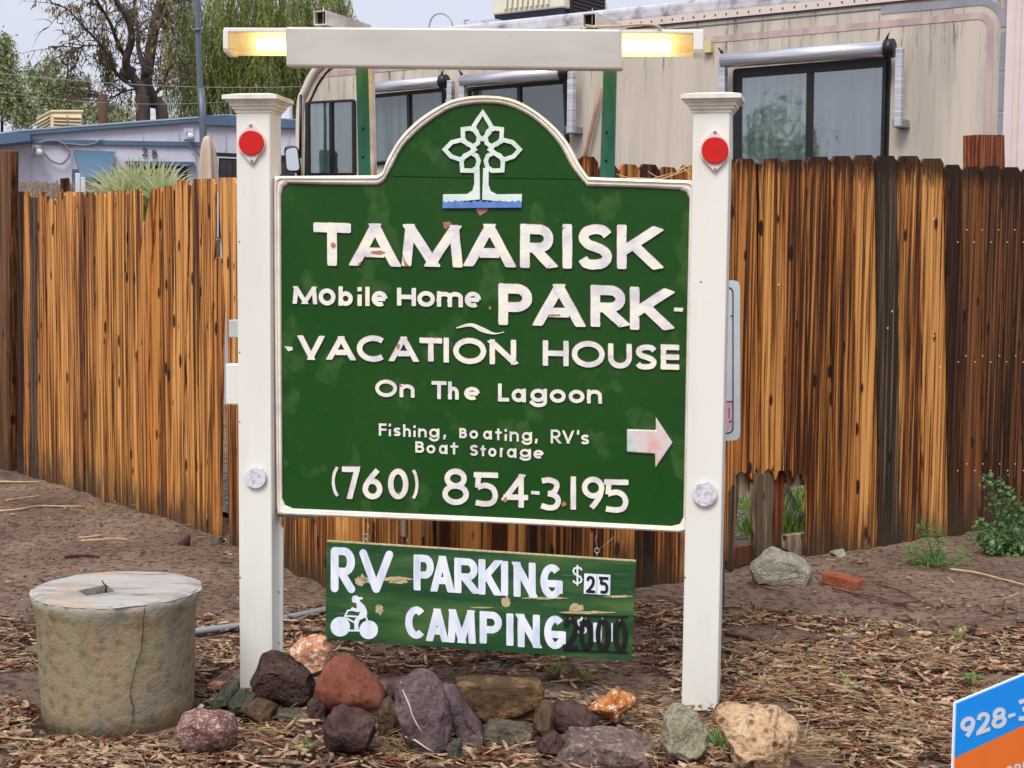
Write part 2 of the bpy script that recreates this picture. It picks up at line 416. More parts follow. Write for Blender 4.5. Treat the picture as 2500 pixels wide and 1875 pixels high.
def rv(): return Vector((random.gauss(0, 1), random.gauss(0, 1), random.gauss(0, 1)))
BARK = M('grey_brown_bark', (.1, .07, .05, 1), .85)
BARK.col(BARK.ramp(BARK.noise(6, 6, BARK.map((1, 1, .25))), [(.3, L(44, 34, 30, .8)), (.5, L(80, 64, 56, .8)), (.75, L(120, 102, 92, .85))])); BARK.bump(BARK.noise(14, 5, BARK.map((1, 1, .2))), .8, .03); BARK = BARK.m
OLIVE = leafcol('weeping_leaf', [L(52, 62, 28), L(98, 110, 52), L(138, 146, 76), L(172, 170, 104)])
PALE = leafcol('pale_leaf', [L(100, 112, 76), L(142, 152, 106), L(172, 178, 136), L(200, 202, 166)], .6, .35)
SPARSE = leafcol('dry_leaf', [L(52, 50, 30), L(92, 92, 50), L(146, 128, 70), L(170, 150, 96)])

# ------------------------------------------------------------------ far trees
def limb(bm, zf, pts, Y, w0, w1, dy=0, n=7, seg=4):
    P = catmull([zf(*p)+(q,) for p, q in zip(pts, [Y+dy*i/(len(pts)-1) for i in range(len(pts))])], seg)
    V = [at_y(x, y, q) for x, y, q in P]; k = len(V)
    R = [((w0+(w1-w0)*i/(k-1))/2.5918/FPX*Y/2) for i in range(k)]
    add_tube(bm, V, R, n); return V, R
def twigs(bm, V, Y, cnt, ln, rec=1, leaves=None, up=.1, r=.012):
    for _ in range(cnt):
        i = random.randrange(len(V)//4, len(V)-1); p = V[i]; d = (V[i+1]-V[i]).normalized()
        d = (d + rv()*.7 + Vector((0, 0, up))).normalized(); pts = [p]; q = p.copy(); l = ln*random.uniform(.5, 1.2)
        for k in range(6):
            d = (d + rv()*.16 - Vector((0, 0, .08))).normalized(); q = q+d*l/6; pts.append(q.copy())
        add_tube(bm, pts, [r*(1-k/7.5) for k in range(7)], 4, cap=False)
        if rec: twigs(bm, pts, Y, 5, ln*.5, rec-1, leaves, up, r*.6)
        elif leaves is not None:
            for k in range(random.choice((0, 0, 0, 1, 5))):
                leaves.leaf(random.choice(pts)+rv()*.03, Vector((0, 0, -1))+rv()*.5, .03, .11, random.random())
Y0 = 24.0
t = thing('bare_tree', 'tall half bare tree with dark limbs and brown twigs behind the blue grey mobile home', 'tree', at_y(360, 640, Y0).to_tuple()[:2]+(0,))
bm = bmesh.new()
mains = []
mains.append(limb(bm, Z1, [(905, 2300), (905, 760), (905, 620), (880, 520)], Y0, 95, 78, n=10))
mains.append(limb(bm, Z1, [(1060, 2300), (1030, 800), (980, 660), (930, 540), (925, 480)], Y0+.3, 80, 66, n=9))
mains.append(limb(bm, Z1, [(925, 500), (950, 330), (985, 120), (1030, -20), (1090, -260)], Y0+.3, 78, 50, .8, n=9))
mains.append(limb(bm, Z1, [(880, 540), (810, 440), (800, 370), (835, 240), (805, 110), (740, 10), (640, -240)], Y0, 60, 28, -.8))
mains.append(limb(bm, Z1, [(805, 385), (745, 270), (690, 130), (610, 0), (560, -160)], Y0, 30, 14, -1))
mains.append(limb(bm, Z1, [(900, 560), (800, 520), (720, 440), (690, 350), (600, 240), (520, 160), (430, 60), (320, 20)], Y0, 30, 7, -1.5))
mains.append(limb(bm, Z1, [(930, 480), (880, 330), (870, 180), (850, 60), (860, -200)], Y0, 34, 18, .6))
mains.append(limb(bm, Z1, [(985, 200), (1040, 90), (1100, -60)], Y0, 30, 18, .5))
mains.append(limb(bm, Z1, [(640, 290), (540, 290), (470, 330), (420, 420)], Y0-.6, 12, 4, -.3))
mains.append(limb(bm, Z1, [(880, 560), (780, 580), (690, 620), (600, 590)], Y0, 16, 4, -.3))
mains.append(limb(bm, Z1, [(960, 620), (1040, 520), (1060, 400)], Y0+.3, 24, 8, .3))
lv = Leaves()
for i, (V, R) in enumerate(mains[2:]): twigs(bm, V, Y0, 20, .75, 1, lv, .1, .010)
add_tube(bm, [at_y(*Z1(780, 435), Y0-.1), at_y(*Z1(830, 470), Y0)], [.11, .13], 8)
obj('trunk', bm, BARK, t, smooth=True)
for (cx, cy, sx, sy, k) in ((650, 310, 45, 110, 420), (690, 450, 50, 90, 300), (460, 40, 60, 40, 90), (860, 150, 120, 120, 60), (760, 520, 60, 60, 60), (350, 60, 50, 40, 60), (640, 80, 80, 60, 40), (1040, 330, 60, 160, 200), (760, 250, 40, 80, 60), (830, 640, 60, 40, 50)):
    for _ in range(k):
        x = random.gauss(cx, sx*.5); y = random.gauss(cy, sy*.6); p = at_y(*Z1(x, y), Y0+random.uniform(-.5, .4))
        lv.leaf(p, Vector((0, 0, -1))+rv()*.3, random.uniform(.015, .035), random.uniform(.06, .13), random.random()*(.5 if k > 200 else 1))
cr = lv.build('crown', SPARSE, t); cr['kind'] = 'stuff'

def weeping(name, label, zf, ellipses, Y, nst, mat, base_px, trunk=None, leaf=(.014, .085), ln=(.5, 1.7), step=.028, dz=1.4):
    t = thing(name, label, 'tree', at_y(base_px, 640, Y).to_tuple()[:2]+(0,))
    bm = bmesh.new()
    for tr in trunk or []: limb(bm, zf, tr[0], Y+tr[3] if len(tr) > 3 else Y, tr[1], tr[2], 0)
    obj('trunk', bm, BARK, t, smooth=True)
    lv = Leaves()
    for (cx, cy, rx, ry, w) in ellipses:
        for _ in range(int(nst*w)):
            a = random.uniform(0, 2*pi); r = sqrt(random.random())
            x = cx+rx*r*cos(a); y = cy+ry*r*sin(a)
            dep = random.uniform(-1, 1)*sqrt(max(.05, 1-r*r))*dz
            p = at_y(*zf(x, y), Y+dep); l = random.uniform(*ln)
            n = mnoise.noise(Vector((x*.014, y*.006, 4+dep*.6)))
            if n < -.28: continue
            tb = min(1, max(0, .42+.8*n+random.gauss(0, .09)))
            d = Vector((random.gauss(0, .25), random.gauss(0, .25), -1)); k = int(l/step)
            for i in range(k):
                d = (d+rv()*.05-Vector((0, 0, .04))).normalized(); p = p+d*step
                lv.leaf(p, d+rv()*.34, leaf[0]*random.uniform(.6, 1.3), leaf[1]*random.uniform(.7, 1.4), min(1, max(0, tb+random.gauss(0, .07))))
    c = lv.build('crown', mat, t); c['kind'] = 'stuff'; return t
weeping('weeping_tree', 'large weeping olive green tree hanging behind the left end of the sign light', Z1,
        [(1420, -150, 420, 330, 1.0), (1750, -80, 440, 330, 1.0), (1330, 250, 260, 260, .9), (1700, 330, 300, 330, 1.1), (1950, 150, 260, 300, .6), (1230, 500, 160, 200, .35), (1800, 600, 200, 160, .5), (2060, -60, 170, 160, .3)],
        26.0, 560, OLIVE, 560, [([(1300, 2300), (1310, 760), (1350, 500), (1420, 200), (1500, -200)], 60, 34), ([(1330, 560), (1230, 380), (1180, 200)], 26, 12), ([(1360, 480), (1560, 300), (1700, 40)], 34, 16), ([(1560, 2300), (1550, 700), (1610, 420), (1800, 160)], 36, 14, .6)])
def puffs(name, label, zf, blobs, Y, mat, base_px, dens=1.0, leaf=(.05, .1), trunk=None):
    t = thing(name, label, 'tree', at_y(base_px, 640, Y).to_tuple()[:2]+(0,))
    bm = bmesh.new()
    for tr in trunk or [([(base_px*2.59, 2200), (base_px*2.59, 800), (base_px*2.59+10, 500)], 26, 10)]: limb(bm, zf, tr[0], Y, tr[1], tr[2])
    lv = Leaves()
    for (cx, cy, rx, ry, n) in blobs:
        for _ in range(int(n*dens)):
            a = rv().normalized()*(random.random()**.4)
            x = cx+rx*a.x; y = cy+ry*a.z; c_ = at_y(*zf(x, y), Y+a.y*rx/2.59/FPX*Y*1.2)
            if mnoise.noise(Vector((x*.012, y*.012, a.y))) < -.2: continue
            tb = random.gauss(.45+.25*a.z*-1*-1, .2)
            add_tube(bm, [c_, c_+rv()*.1, c_+rv()*.2], [.008, .006, .003], 3, cap=False) if random.random() < .12 else None
            for k in range(6):
                lv.leaf(c_+rv()*.07, rv()+Vector((0, 0, -.3)), leaf[0]*random.uniform(.5, 1.2), leaf[1]*random.uniform(.6, 1.3), min(1, max(0, tb+random.gauss(0, .13))))
    obj('trunk', bm, BARK, t, smooth=True)
    c = lv.build('crown', mat, t); c['kind'] = 'stuff'
puffs('background_tree', 'soft grey green tree at the left edge above the roof cooler', Z1, [(20, 350, 70, 130, 350), (10, 560, 150, 180, 900), (120, 680, 130, 130, 700), (-120, 600, 120, 200, 300)], 34, PALE, 5)
puffs('background_tree', 'loose light green tree between the roof cooler and the bare tree', Z1, [(320, 420, 60, 60, 60), (300, 560, 140, 120, 330), (420, 600, 140, 110, 380), (520, 560, 70, 70, 90), (480, 720, 230, 70, 420), (720, 730, 130, 40, 200), (220, 480, 60, 60, 70)], 31, PALE, 140, 1.0)
puffs('reflected_tree', 'bushy green tree beyond the left edge of the photo that shows mirrored in the motorhome window', lambda x, y: (x, y), [(0, 0, 1, 1, 1)], 20, PALE, 0) if False else None

# overhead wires
def wire(label, a, b, Y, sag, r=.008, zf=Z1):
    A = at_y(*zf(*a), Y); B = at_y(*zf(*b), Y+2); pts = [A.lerp(B, i/14)-Vector((0, 0, sag*4*(i/14)*(1-i/14))) for i in range(15)]
    o = tube('overhead_wire', pts, r, simple('wire_grey', L(150, 152, 158), .5) if 'wire_grey' not in bpy.data.materials else bpy.data.materials['wire_grey'], None, 5, base=tuple(A)); tag(o, label, 'wire')
wire('thin wire crossing the sky from the left edge past the bare tree trunk', (-200, 440), (2000, 545), 20, .1, .004)
wire('lower thin cable crossing the pale trees above the roof cooler', (-200, 552), (1500, 640), 20.5, .12, .003)

# ------------------------------------------------------------------ house 28
class SZ(Plane):
    """plane addressed by (s, z): s metres to the right of the foot of pixel x"""
HP = Plane((0, 15), (1, .27))
SIDE = M('lavender_siding', (.4, .4, .5, 1), .6)
_v = SIDE.noise(3, 6, SIDE.map((1, 1, .25)))
SIDE.col(SIDE.ramp(_v, [(.3, L(186, 186, 200, .95)), (.55, L(202, 202, 216, .95)), (.75, L(212, 210, 220, .95))])); SIDE.bump(SIDE.noise(18, 4), .1, .01); SIDE = SIDE.m
BLU = grimy('slate_blue_paint', L(84, 112, 140, .8), L(60, 80, 104, .7), .5, 6, .5)
ROOFM = simple('pale_roof', L(190, 196, 205, .7), .6)
hb = HP.hit(300, 640); hb.z = 0
hs = thing('mobile_home', 'pale lavender grey mobile home with slate blue fascia and house number 28', 'mobile home', tuple(hb))
rl = [(-420, 905), (0, 852), (105, 832), (1270, 745), (1430, 732), (1900, 764), (2350, 792)]
wall = zz(Z1, rl)
bm = bmesh.new()
def hz(x, y, t=0, z=None):
    v = HP.hit(*Z1(x, y), t)
    if z is not None: v.z = z
    return v
f = [hz(x, y) for x, y in rl] + [hz(rl[-1][0], 760, 0, 0), hz(rl[0][0], 760, 0, 0)]
add_prism(bm, f, [v-HP.N*5 for v in f]); obj('wall', bm, SIDE, hs)
def hpoly(name, pts, t, dep, mat, par=hs, bev=0): return prism(name, zz(Z1, pts), HP, t, dep, mat, par, bev)
hpoly('roof', [(-420, 893), (105, 822), (1270, 735), (1430, 722), (1900, 755), (2350, 783), (2350, 792), (1900, 764), (1430, 732), (1270, 745), (105, 832), (-420, 905)], .06, 5.1, ROOFM)
hpoly('fascia', [(105, 832), (1275, 742), (1275, 768), (105, 858)], .055, .05, BLU)
hpoly('fascia', [(1288, 734), (1430, 728), (1900, 760), (2350, 790), (2350, 842), (1900, 812), (1288, 788)], .06, .05, BLU)
hpoly('fascia', [(-420, 915), (105, 832), (190, 850), (190, 890), (-420, 965)], .3, .3, BLU)
hpoly('trim_board', [(190, 880), (1272, 898), (1272, 927), (190, 908)], .03, .03, BLU)
for x, a, b in ((645, 790, 885), (1128, 755, 895), (195, 920, 1200), (725, 915, 960), (1235, 935, 1130), (1330, 800, 960), (1425, 795, 960), (1825, 820, 960), (1300, 770, 1130), (900, 780, 890), (480, 910, 950)):
    hpoly('batten', [(x, a), (x+5, a), (x+5, b), (x, b)], .012, .012, SIDE)
# small awning over a window
aw = [hz(465, 948, .03), hz(725, 958, .03), hz(705, 1135, .62), hz(512, 1118, .62)]
bm = bmesh.new(); add_prism(bm, aw, [v-Vector((0, 0, .03)) for v in aw]); obj('window_awning', bm, simple('awning_blue', L(104, 138, 166, .5), .5, .05), hs)
w_ = hpoly('window', [(455, 1070), (720, 1078), (720, 1290), (455, 1290)], .03, .03, BLU)
hpoly('pane', [(480, 1095), (700, 1100), (700, 1280), (480, 1280)], .04, .01, BLACK, w_)
hpoly('window_header', [(795, 1018), (1232, 1024), (1205, 1052), (830, 1046)], .1, .1, BLU)
GLD = M('dark_house_glass', (.01, .012, .014, 1), .08, .6).m
w_ = hpoly('window', [(868, 1046), (1182, 1052), (1182, 1300), (868, 1300)], .02, .02, BLACK)
hpoly('pane', [(885, 1062), (1165, 1068), (1165, 1290), (885, 1290)], .03, .01, GLD, w_)
DPL = simple('dark_weathered_planks', L(58, 58, 64, .8), .8, .4, 10)
WFR = simple('white_frame', L(214, 216, 222, .85), .5)
d_ = hpoly('doorway', [(1368, 965), (2000, 992), (2000, 1500), (1368, 1500)], .02, .02, BLACK)
hpoly('door_frame', [(1374, 990), (1500, 996), (1500, 1004), (1384, 999), (1384, 1500), (1374, 1500)], .04, .03, WFR, d_)
for i in range(14): hpoly('plank', [(1392+i*42, 1006+i*2), (1430+i*42, 1008+i*2), (1430+i*42, 1500), (1392+i*42, 1500)], .03, .012, DPL, d_)
# house number
class Rib: pass
def ribbon_obj(name, pl, strokes, w, t, h, mat, parent, bev=0, rnd=False, jit=0, clamp=None):
    bm = bmesh.new()
    for k, P in enumerate(strokes):
        flags = ''
        if isinstance(P, tuple) and isinstance(P[1], str): P, flags = P
        closed = 'c' in flags; free = not closed and 'n' not in flags
        P = [Vector((p[0], p[1])) for p in P]; n = len(P)
        if free:
            d0 = (P[0]-P[1]).normalized(); d1 = (P[-1]-P[-2]).normalized()
            if rnd:
                r = w/2
                pre = [(P[0]+d0*(r*sin(a)), cos(a)) for a in (1.45, 1.0, .5)]; post = [(P[-1]+d1*(r*sin(a)), cos(a)) for a in (.5, 1.0, 1.45)]
                PW = pre+[(p, 1) for p in P]+post
            else:
                e = w*(.5 if clamp is None else .95)
                if 'a' not in flags: P[0] = P[0]+d0*e
                P[-1] = P[-1]+d1*e
                if n == 2 and jit: P = [P[0].lerp(P[1], f_) for f_ in (0, .22, .4, .6, .78, 1)]
                PW = [(p, 1) for p in P]
        else: PW = [(p, 1) for p in P]
        n = len(PW); rows2 = []; hk = h+k*.00025
        for i, (p, f_) in enumerate(PW):
            a = PW[(i-1) % n][0] if (closed or i > 0) else p; b = PW[(i+1) % n][0] if (closed or i < n-1) else p
            u = (p-a).normalized() if (p-a).length > 1e-9 else None; v = (b-p).normalized() if (b-p).length > 1e-9 else None
            if u is None: u = v
            if v is None: v = u
            d = (u+v)
            if d.length < 1e-6: d = u
            d.normalize(); nrm = Vector((-d.y, d.x)); ms = min(1.6, 1/max(.4, abs(nrm.dot(Vector((-u.y, u.x))))))
            end = (i == 0 or i == n-1) and not closed
            row = []
            for sgn_, bv in ((1, bev), (1, 0), (-1, 0), (-1, -bev)):
                hw = w*.5*f_*ms*(1+jit*random.uniform(-1, 1)*(1 if bv == 0 else 0))
                q = p+nrm*(sgn_*hw+bv)
                if clamp:
                    x0c, x1c, y0c, y1c, sl, xm = clamp; ym = sl*(q.x-xm); lo, hi = y0c+ym-abs(bv), y1c+ym+abs(bv)
                    if end and abs(d.y) > .35 and (q.y < lo or q.y > hi): q = q+d*(((lo if q.y < lo else hi)-q.y)/d.y)
                    elif abs(d.y) <= .35: q.x = min(max(q.x, x0c-.3), x1c+.3)
                row.append(q)
            if end and free and not rnd and jit and not (i == 0 and 'a' in flags):      # worn, slightly rounded corners
                dd = d if i else -d; c_ = (row[1]+row[2])*.5
                tip = [c_+(q-c_)*.80 for q in row]; shoulder = [q-dd*w*.13 for q in row]
                rows2 += ([tip, shoulder] if i == 0 else [shoulder, tip])
            else: rows2.append(row)
        rows = [[bm.verts.new(pl.hit(q.x, q.y, t+(hk if j in (1, 2) else 0))) for j, q in enumerate(r_)] for r_ in rows2]
        n = len(rows)
        for i in range(n if closed else n-1):
            A, B = rows[i], rows[(i+1) % n]
            for j in range(3):
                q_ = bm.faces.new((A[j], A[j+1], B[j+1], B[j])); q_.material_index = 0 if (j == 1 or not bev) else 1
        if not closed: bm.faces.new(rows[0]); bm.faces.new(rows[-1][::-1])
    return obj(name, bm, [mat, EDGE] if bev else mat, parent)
# ------------------------------------------------------------------ hand-lettered stroke alphabet (centre lines in a unit box, y up)
def arc(cx, cy, rx, ry, a0, a1, n=14):
    return [(cx+rx*cos(radians(a0+(a1-a0)*i/n)), cy+ry*sin(radians(a0+(a1-a0)*i/n))) for i in range(n+1)]
def ell(cx, cy, rx, ry, n=22): return ([(cx+rx*cos(2*pi*i/n), cy+ry*sin(2*pi*i/n)) for i in range(n)], 'c')
def sm(*p): return catmull(list(p), 4)
_S = sm((1, .84), (.82, .97), (.5, 1), (.14, .92), (.04, .74), (.2, .58), (.5, .5), (.82, .4), (.98, .24), (.84, .06), (.48, 0), (.15, .03), (0, .16))
GLY = {
 'T': [[(0, 1), (1, 1)], [(.5, .96), (.5, 0)]],
 'A': [[(0, 0), (.47, 1)], [(1, 0), (.53, 1)], ([(.24, .27), (.76, .27)], 'n')],
 'M': [[(.0, 0), (.06, 1)], [(1, 0), (.94, 1)], ([(.08, 1), (.5, .0)], ''), ([(.92, 1), (.5, .0)], '')],
 'R': [[(0, 0), (0, 1)], ([(0, 1), (.5, 1)]+arc(.58, .73, .4, .27, 80, -80, 10)+[(.5, .46), (0, .46)], 'n'), ([(.36, .46), (1, 0)], 'a')],
 'P': [[(0, 0), (0, 1)], ([(0, 1), (.5, 1)]+arc(.56, .71, .44, .29, 80, -80, 10)+[(.5, .42), (0, .42)], 'n')],
 'B': [[(0, 0), (0, 1)], ([(0, 1), (.5, 1)]+arc(.55, .77, .35, .23, 80, -80, 8)+[(.5, .54), (0, .54)], 'n'), ([(0, .54), (.5, .54)]+arc(.6, .27, .4, .27, 80, -80, 8)+[(.5, 0), (0, 0)], 'n')],
 'I': [[(.5, 0), (.5, 1)]], 'i': [[(.5, 0), (.5, .36)], ([(.5, .86), (.5, 1.14)], 'n')], 'l': [[(.5, 0), (.5, 1)]],
 'S': [(_S, 'n')], 's': [(_S, 'n')], '$': [(_S, 'n'), [(.5, -.12), (.5, 1.12)]],
 'K': [[(0, 0), (0, 1)], ([(.04, .38), (1, 1)], 'a'), ([(.34, .58), (1, 0)], 'a')],
 'V': [[(0, 1), (.5, 0)], [(1, 1), (.5, 0)]],
 'C': [(arc(.52, .5, .52, .5, 48, 312, 20), 'n')],
 'O': [ell(.5, .5, .5, .5)], 'o': [ell(.5, .5, .5, .5)], '0': [ell(.5, .5, .5, .5)],
 'N': [[(0, 0), (0, 1)], [(1, 0), (1, 1)], ([(0, 1), (1, 0)], '')],
 'H': [[(0, 0), (0, 1)], [(1, 0), (1, 1)], ([(0, .5), (1, .5)], 'n')],
 'U': [[(0, 1), (0, .42)]+arc(.5, .42, .5, .42, 180, 360, 10)+[(1, .42), (1, 1)]],
 'E': [[(0, 0), (0, 1)], [(0, 1), (.95, 1)], [(0, .5), (.85, .5)], [(0, 0), (1, 0)]],
 'F': [[(0, 0), (0, 1)], [(0, 1), (1, 1)], [(0, .5), (.85, .5)]],
 'L': [[(0, 0), (0, 1)], [(0, 0), (1, 0)]],
 'G': [(arc(.52, .5, .52, .5, 48, 330, 20), 'n'), ([(1, .06), (1, .44)], 'n'), [(1, .42), (.62, .42)]],
 'b': [[(0, 0), (0, 1)], ell(.5, .34, .5, .34)], 'e': [([(0.02, .5), (1, .5)], 'n'), (arc(.5, .5, .5, .5, 0, 305, 20), 'n')],
 'm': [[(0, 0), (0, 1)], [(0, .6)]+arc(.25, .68, .25, .3, 160, 0, 8)+[(.5, .6), (.5, 0)], [(.5, .6)]+arc(.75, .68, .25, .3, 160, 0, 8)+[(1, .6), (1, 0)]],
 'n': [[(0, 0), (0, 1)], [(0, .5)]+arc(.5, .58, .5, .42, 165, 0, 10)+[(1, .5), (1, 0)]],
 'h': [[(0, 0), (0, 1)], [(0, .3)]+arc(.5, .36, .5, .28, 165, 0, 10)+[(1, .3), (1, 0)]],
 'r': [[(0, 0), (0, 1)], ([(0, .45)]+arc(.62, .5, .6, .48, 160, 75, 8), 'n')],
 'a': [ell(.46, .5, .46, .5), [(1, 0), (1, 1)]],
 'g': [ell(.46, .68, .46, .32), [(1, 1), (1, .25)]+arc(.5, .25, .5, .25, 0, -150, 10)],
 't': [[(.45, 0), (.45, 1)], [(0, .7), (1, .7)]],
 ',': [[(.7, 1), (.2, 0)]], '\'': [[(.6, 1), (.4, 0)]],
 '1': [[(.5, 0), (.5, 1)]], '7': [[(0, 1), (1, 1)], [(1, .98), (.45, 0)]],
 '6': [ell(.5, .3, .5, .3), (sm((.86, 1.04), (.5, .8), (.14, .52), (0, .3)), 'n')],
 '9': [ell(.5, .7, .5, .3), (sm((1, .7), (.9, .42), (.66, .16), (.4, -.04)), 'n')],
 '8': [ell(.5, .765, .4, .235), ell(.5, .265, .5, .265)],
 '5': [[(.16, 1), (.98, 1)], ([(.16, 1.04), (.1, .56)], 'n'), (sm((.1, .56), (.5, .64), (.86, .54), (1, .3), (.86, .07), (.5, 0), (.0, .04)), 'n')],
 '4': [[(.78, 1), (0, .27)], [(0, .27), (1, .27)], [(.78, .98), (.78, 0)]],
 '3': [(sm((.04, .96), (.45, 1.0), (.84, .92), (.9, .74), (.72, .56), (.4, .5)), 'n'), (sm((.4, .52), (.82, .44), (1, .26), (.84, .05), (.45, 0), (0, .07)), 'n')],
 '2': [(sm((.03, .74), (.14, .94), (.5, 1), (.88, .9), (.95, .7), (.76, .42), (.02, 0)), 'n'), [(0, 0), (1, 0)]],
 '(': [(sm((1, 1), (.3, .8), (0, .5), (.3, .2), (1, 0)), 'n')], ')': [(sm((0, 1), (.7, .8), (1, .5), (.7, .2), (0, 0)), 'n')],
}
def letter(ch, pl, zf, sc, x0, x1, y0, y1, w, t, h, mat, parent, slope=.03, bev=0, rnd=False, jit=.03, name='letter'):
    hw = w/2; X0, X1 = x0+hw, x1-hw
    if X1 < X0: X0 = X1 = (x0+x1)/2
    Y0_, Y1_ = y0+hw, y1-hw
    st = []
    for g_ in GLY[ch]:
        fl = ''
        if isinstance(g_, tuple): g_, fl = g_
        pts = []
        for u, v in g_:
            x = X0+u*(X1-X0); y = Y1_+(Y0_-Y1_)*v + slope*(x-(x0+x1)/2)
            pts.append(zf(x, y))
        st.append((pts, fl or ''))
    xm = zf((x0+x1)/2, 0)[0]; cl = None if (rnd or ch in ',\'-$') else (zf(x0, 0)[0], zf(x1, 0)[0], zf(0, y0)[1], zf(0, y1)[1], slope, xm)
    return ribbon_obj(name, pl, st, w/sc, t, h, mat, parent, bev, rnd, jit, cl)
SLATE = simple('number_slate', L(40, 50, 66, .7), .5)
letter('2', HP, Z1, 2.5918, 900, 932, 936, 986, 6.5, .012, .012, SLATE, hs, jit=0, name='house_number')
letter('8', HP, Z1, 2.5918, 960, 992, 946, 1000, 6.5, .012, .012, SLATE, hs, jit=0, name='house_number')
def flood(cx, cy):
    l_ = hpoly('flood_light', [(cx-28, cy-36), (cx+34, cy-36), (cx+34, cy+36), (cx-28, cy+36)], .02, .02, SIDE)
    p = hz(cx, cy, .02); q = hz(cx+22, cy+24, .2)
    tube('lamp_holder', [p, p.lerp(q, .5)], [.022, .028], STEEL, l_, 10); tube('bulb', [p.lerp(q, .5), p.lerp(q, .8), q], [.02, .036, .026], WFR, l_, 10)
flood(1190, 845); flood(230, 945)
CAB = simple('old_cable', L(120, 118, 124), .6)
tube('cable', [hz(x, y, .05) for x, y in catmull([(245, 905), (300, 890), (380, 895), (430, 940), (435, 990), (390, 1035), (330, 1020), (280, 970), (250, 920)], 5)], .01, CAB, hs, 6)
tube('cable', [hz(x, y, .05) for x, y in catmull([(380, 905), (520, 918), (590, 910), (640, 882)], 5)], .009, CAB, hs, 6)
tube('cable', [hz(x, y, .05) for x, y in catmull([(1200, 930), (1240, 950), (1265, 990)], 5)], .009, CAB, hs, 6)
vx = hz(1785, 745, -1.2)
box('roof_vent', (vx.x, vx.y, vx.z+.02), .1, .08, .12, 0, WFR, hs, .02)
# mast pipe
PIPE = grimy('slate_pipe', L(98, 110, 124, .8), L(70, 78, 88), .4, 8)
pb = hz(1285, 900, .4)
mp = thing('mast_pipe', 'tall slate grey pipe mast rising out of frame beside the mobile home roof', 'mast', (pb.x, pb.y, 0))
tube('pipe', [hz(1262, -500, .4), hz(1246, 0, .4), hz(1252, 190, .4), hz(1265, 540, .4), hz(1276, 745, .4)], .026, PIPE, mp, 10)
tube('sleeve', [hz(1272, 560, .4), hz(1283, 760, .4), hz(1286, 880, .4), Vector((pb.x+.01, pb.y, 0))], .034, PIPE, mp, 10)
tube('collar', [hz(1250, 182, .4), hz(1252, 198, .4)], .045, PIPE, mp, 10)
# rooftop cooler
CT = simple('cooler_tan', L(216, 196, 160, .85), .5, .06)
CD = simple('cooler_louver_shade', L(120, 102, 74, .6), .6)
cpos = hz(325, 815, -1.0)
ck = thing('rooftop_cooler', 'tan louvred evaporative cooler sitting on the mobile home roof', 'cooler', tuple(cpos))
CP1 = Plane((cpos.x, cpos.y), (1, .25)); CP2 = Plane((cpos.x, cpos.y), (-.45, .9))
p1 = [CP1.hit(*Z1(x, y)) for x, y in ((325, 712), (522, 712), (522, 830), (325, 830))]
bm = bmesh.new(); dv = CP2.D*.9
if dv.y < 0: dv = -dv
add_prism(bm, p1, [v+dv for v in p1]); bevel_all(bm, .02); obj('housing', bm, CT, ck)
tp = [v.copy() for v in p1[:2]]
bm = bmesh.new(); a_ = p1[0]; b_2 = p1[1]; ex = (b_2-a_).normalized()*.012; up_ = Vector((0, 0, .025)); o_ = dv.normalized()*-.012
q4 = [a_-ex+o_, b_2+ex+o_, b_2+ex+dv-o_, a_-ex+dv-o_]; add_prism(bm, q4, [v+up_ for v in q4]); bevel_all(bm, .01); obj('lid', bm, CT, ck)
for k in range(2):
    for i in range(9):
        for j in range(2 if k == 0 else 1):
            if k == 0: A, B = p1[0].lerp(p1[1], .06+j*.47), p1[0].lerp(p1[1], .47+j*.47); n_ = -dv.normalized(); zt = p1[0].z; H = p1[0].z-p1[3].z
            else: A, B = p1[0]+dv*.08, p1[0]+dv*.92; n_ = -(p1[1]-p1[0]).normalized()
            z_ = zt-H*(.1+.09*i)
            A = Vector((A.x, A.y, z_)); B = Vector((B.x, B.y, z_)); bm = bmesh.new()
            fr = [A+n_*.004, B+n_*.004, B+n_*.03-Vector((0, 0, .022)), A+n_*.03-Vector((0, 0, .022))]
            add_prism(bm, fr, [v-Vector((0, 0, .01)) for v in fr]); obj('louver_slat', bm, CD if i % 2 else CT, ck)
# stub pole behind the house
o = tube('wooden_pole', [at_y(*Z1(652, 1300), 22), at_y(*Z1(652, 598), 22)], .07, simple('dark_pole_wood', L(84, 58, 44, .8), .8, .3, 20), None, 8, base=tuple(at_y(*Z1(652, 1300), 22))); tag(o, 'short dark wooden pole standing between the roof cooler and the bare tree', 'pole')

# closed umbrella
UY = 12.2; ub = at_y(*Z1(1310, 1700), UY); UMB = simple('umbrella_beige', L(198, 178, 160, .85), .8, .1, 12, bump=.2)
um = thing('patio_umbrella', 'closed beige patio umbrella standing before the mobile home doorway', 'umbrella', (ub.x, ub.y, 0))
bm = bmesh.new(); rings = []
for i, (y, w) in enumerate(((860, 14), (870, 42), (890, 56), (930, 74), (960, 82), (1000, 88), (1060, 96), (1130, 100), (1200, 104))):
    c_ = at_y(*Z1(1308+ (i*1.2), y), UY); r_ = w/2.5918/FPX*UY/2
    rings.append([bm.verts.new(c_+Vector((cos(2*pi*k/24), sin(2*pi*k/24), 0))*r_*(1+(.10+.05*i if i > 1 else .05)*sin(k*pi*2/24*5+i*.12))+Vector((0, 0, (.05 if i == 8 else 0)*sin(k*1.3)))) for k in range(24)])
for A, B in zip(rings, rings[1:]):
    for k in range(24): bm.faces.new((A[k], A[(k+1) % 24], B[(k+1) % 24], B[k]))
bm.faces.new(rings[0]); obj('canopy', bm, UMB, um, smooth=True)
tube('pole', [Vector((ub.x, ub.y, 0)), at_y(*Z1(1308, 880), UY)], .018, WFR, um, 8)

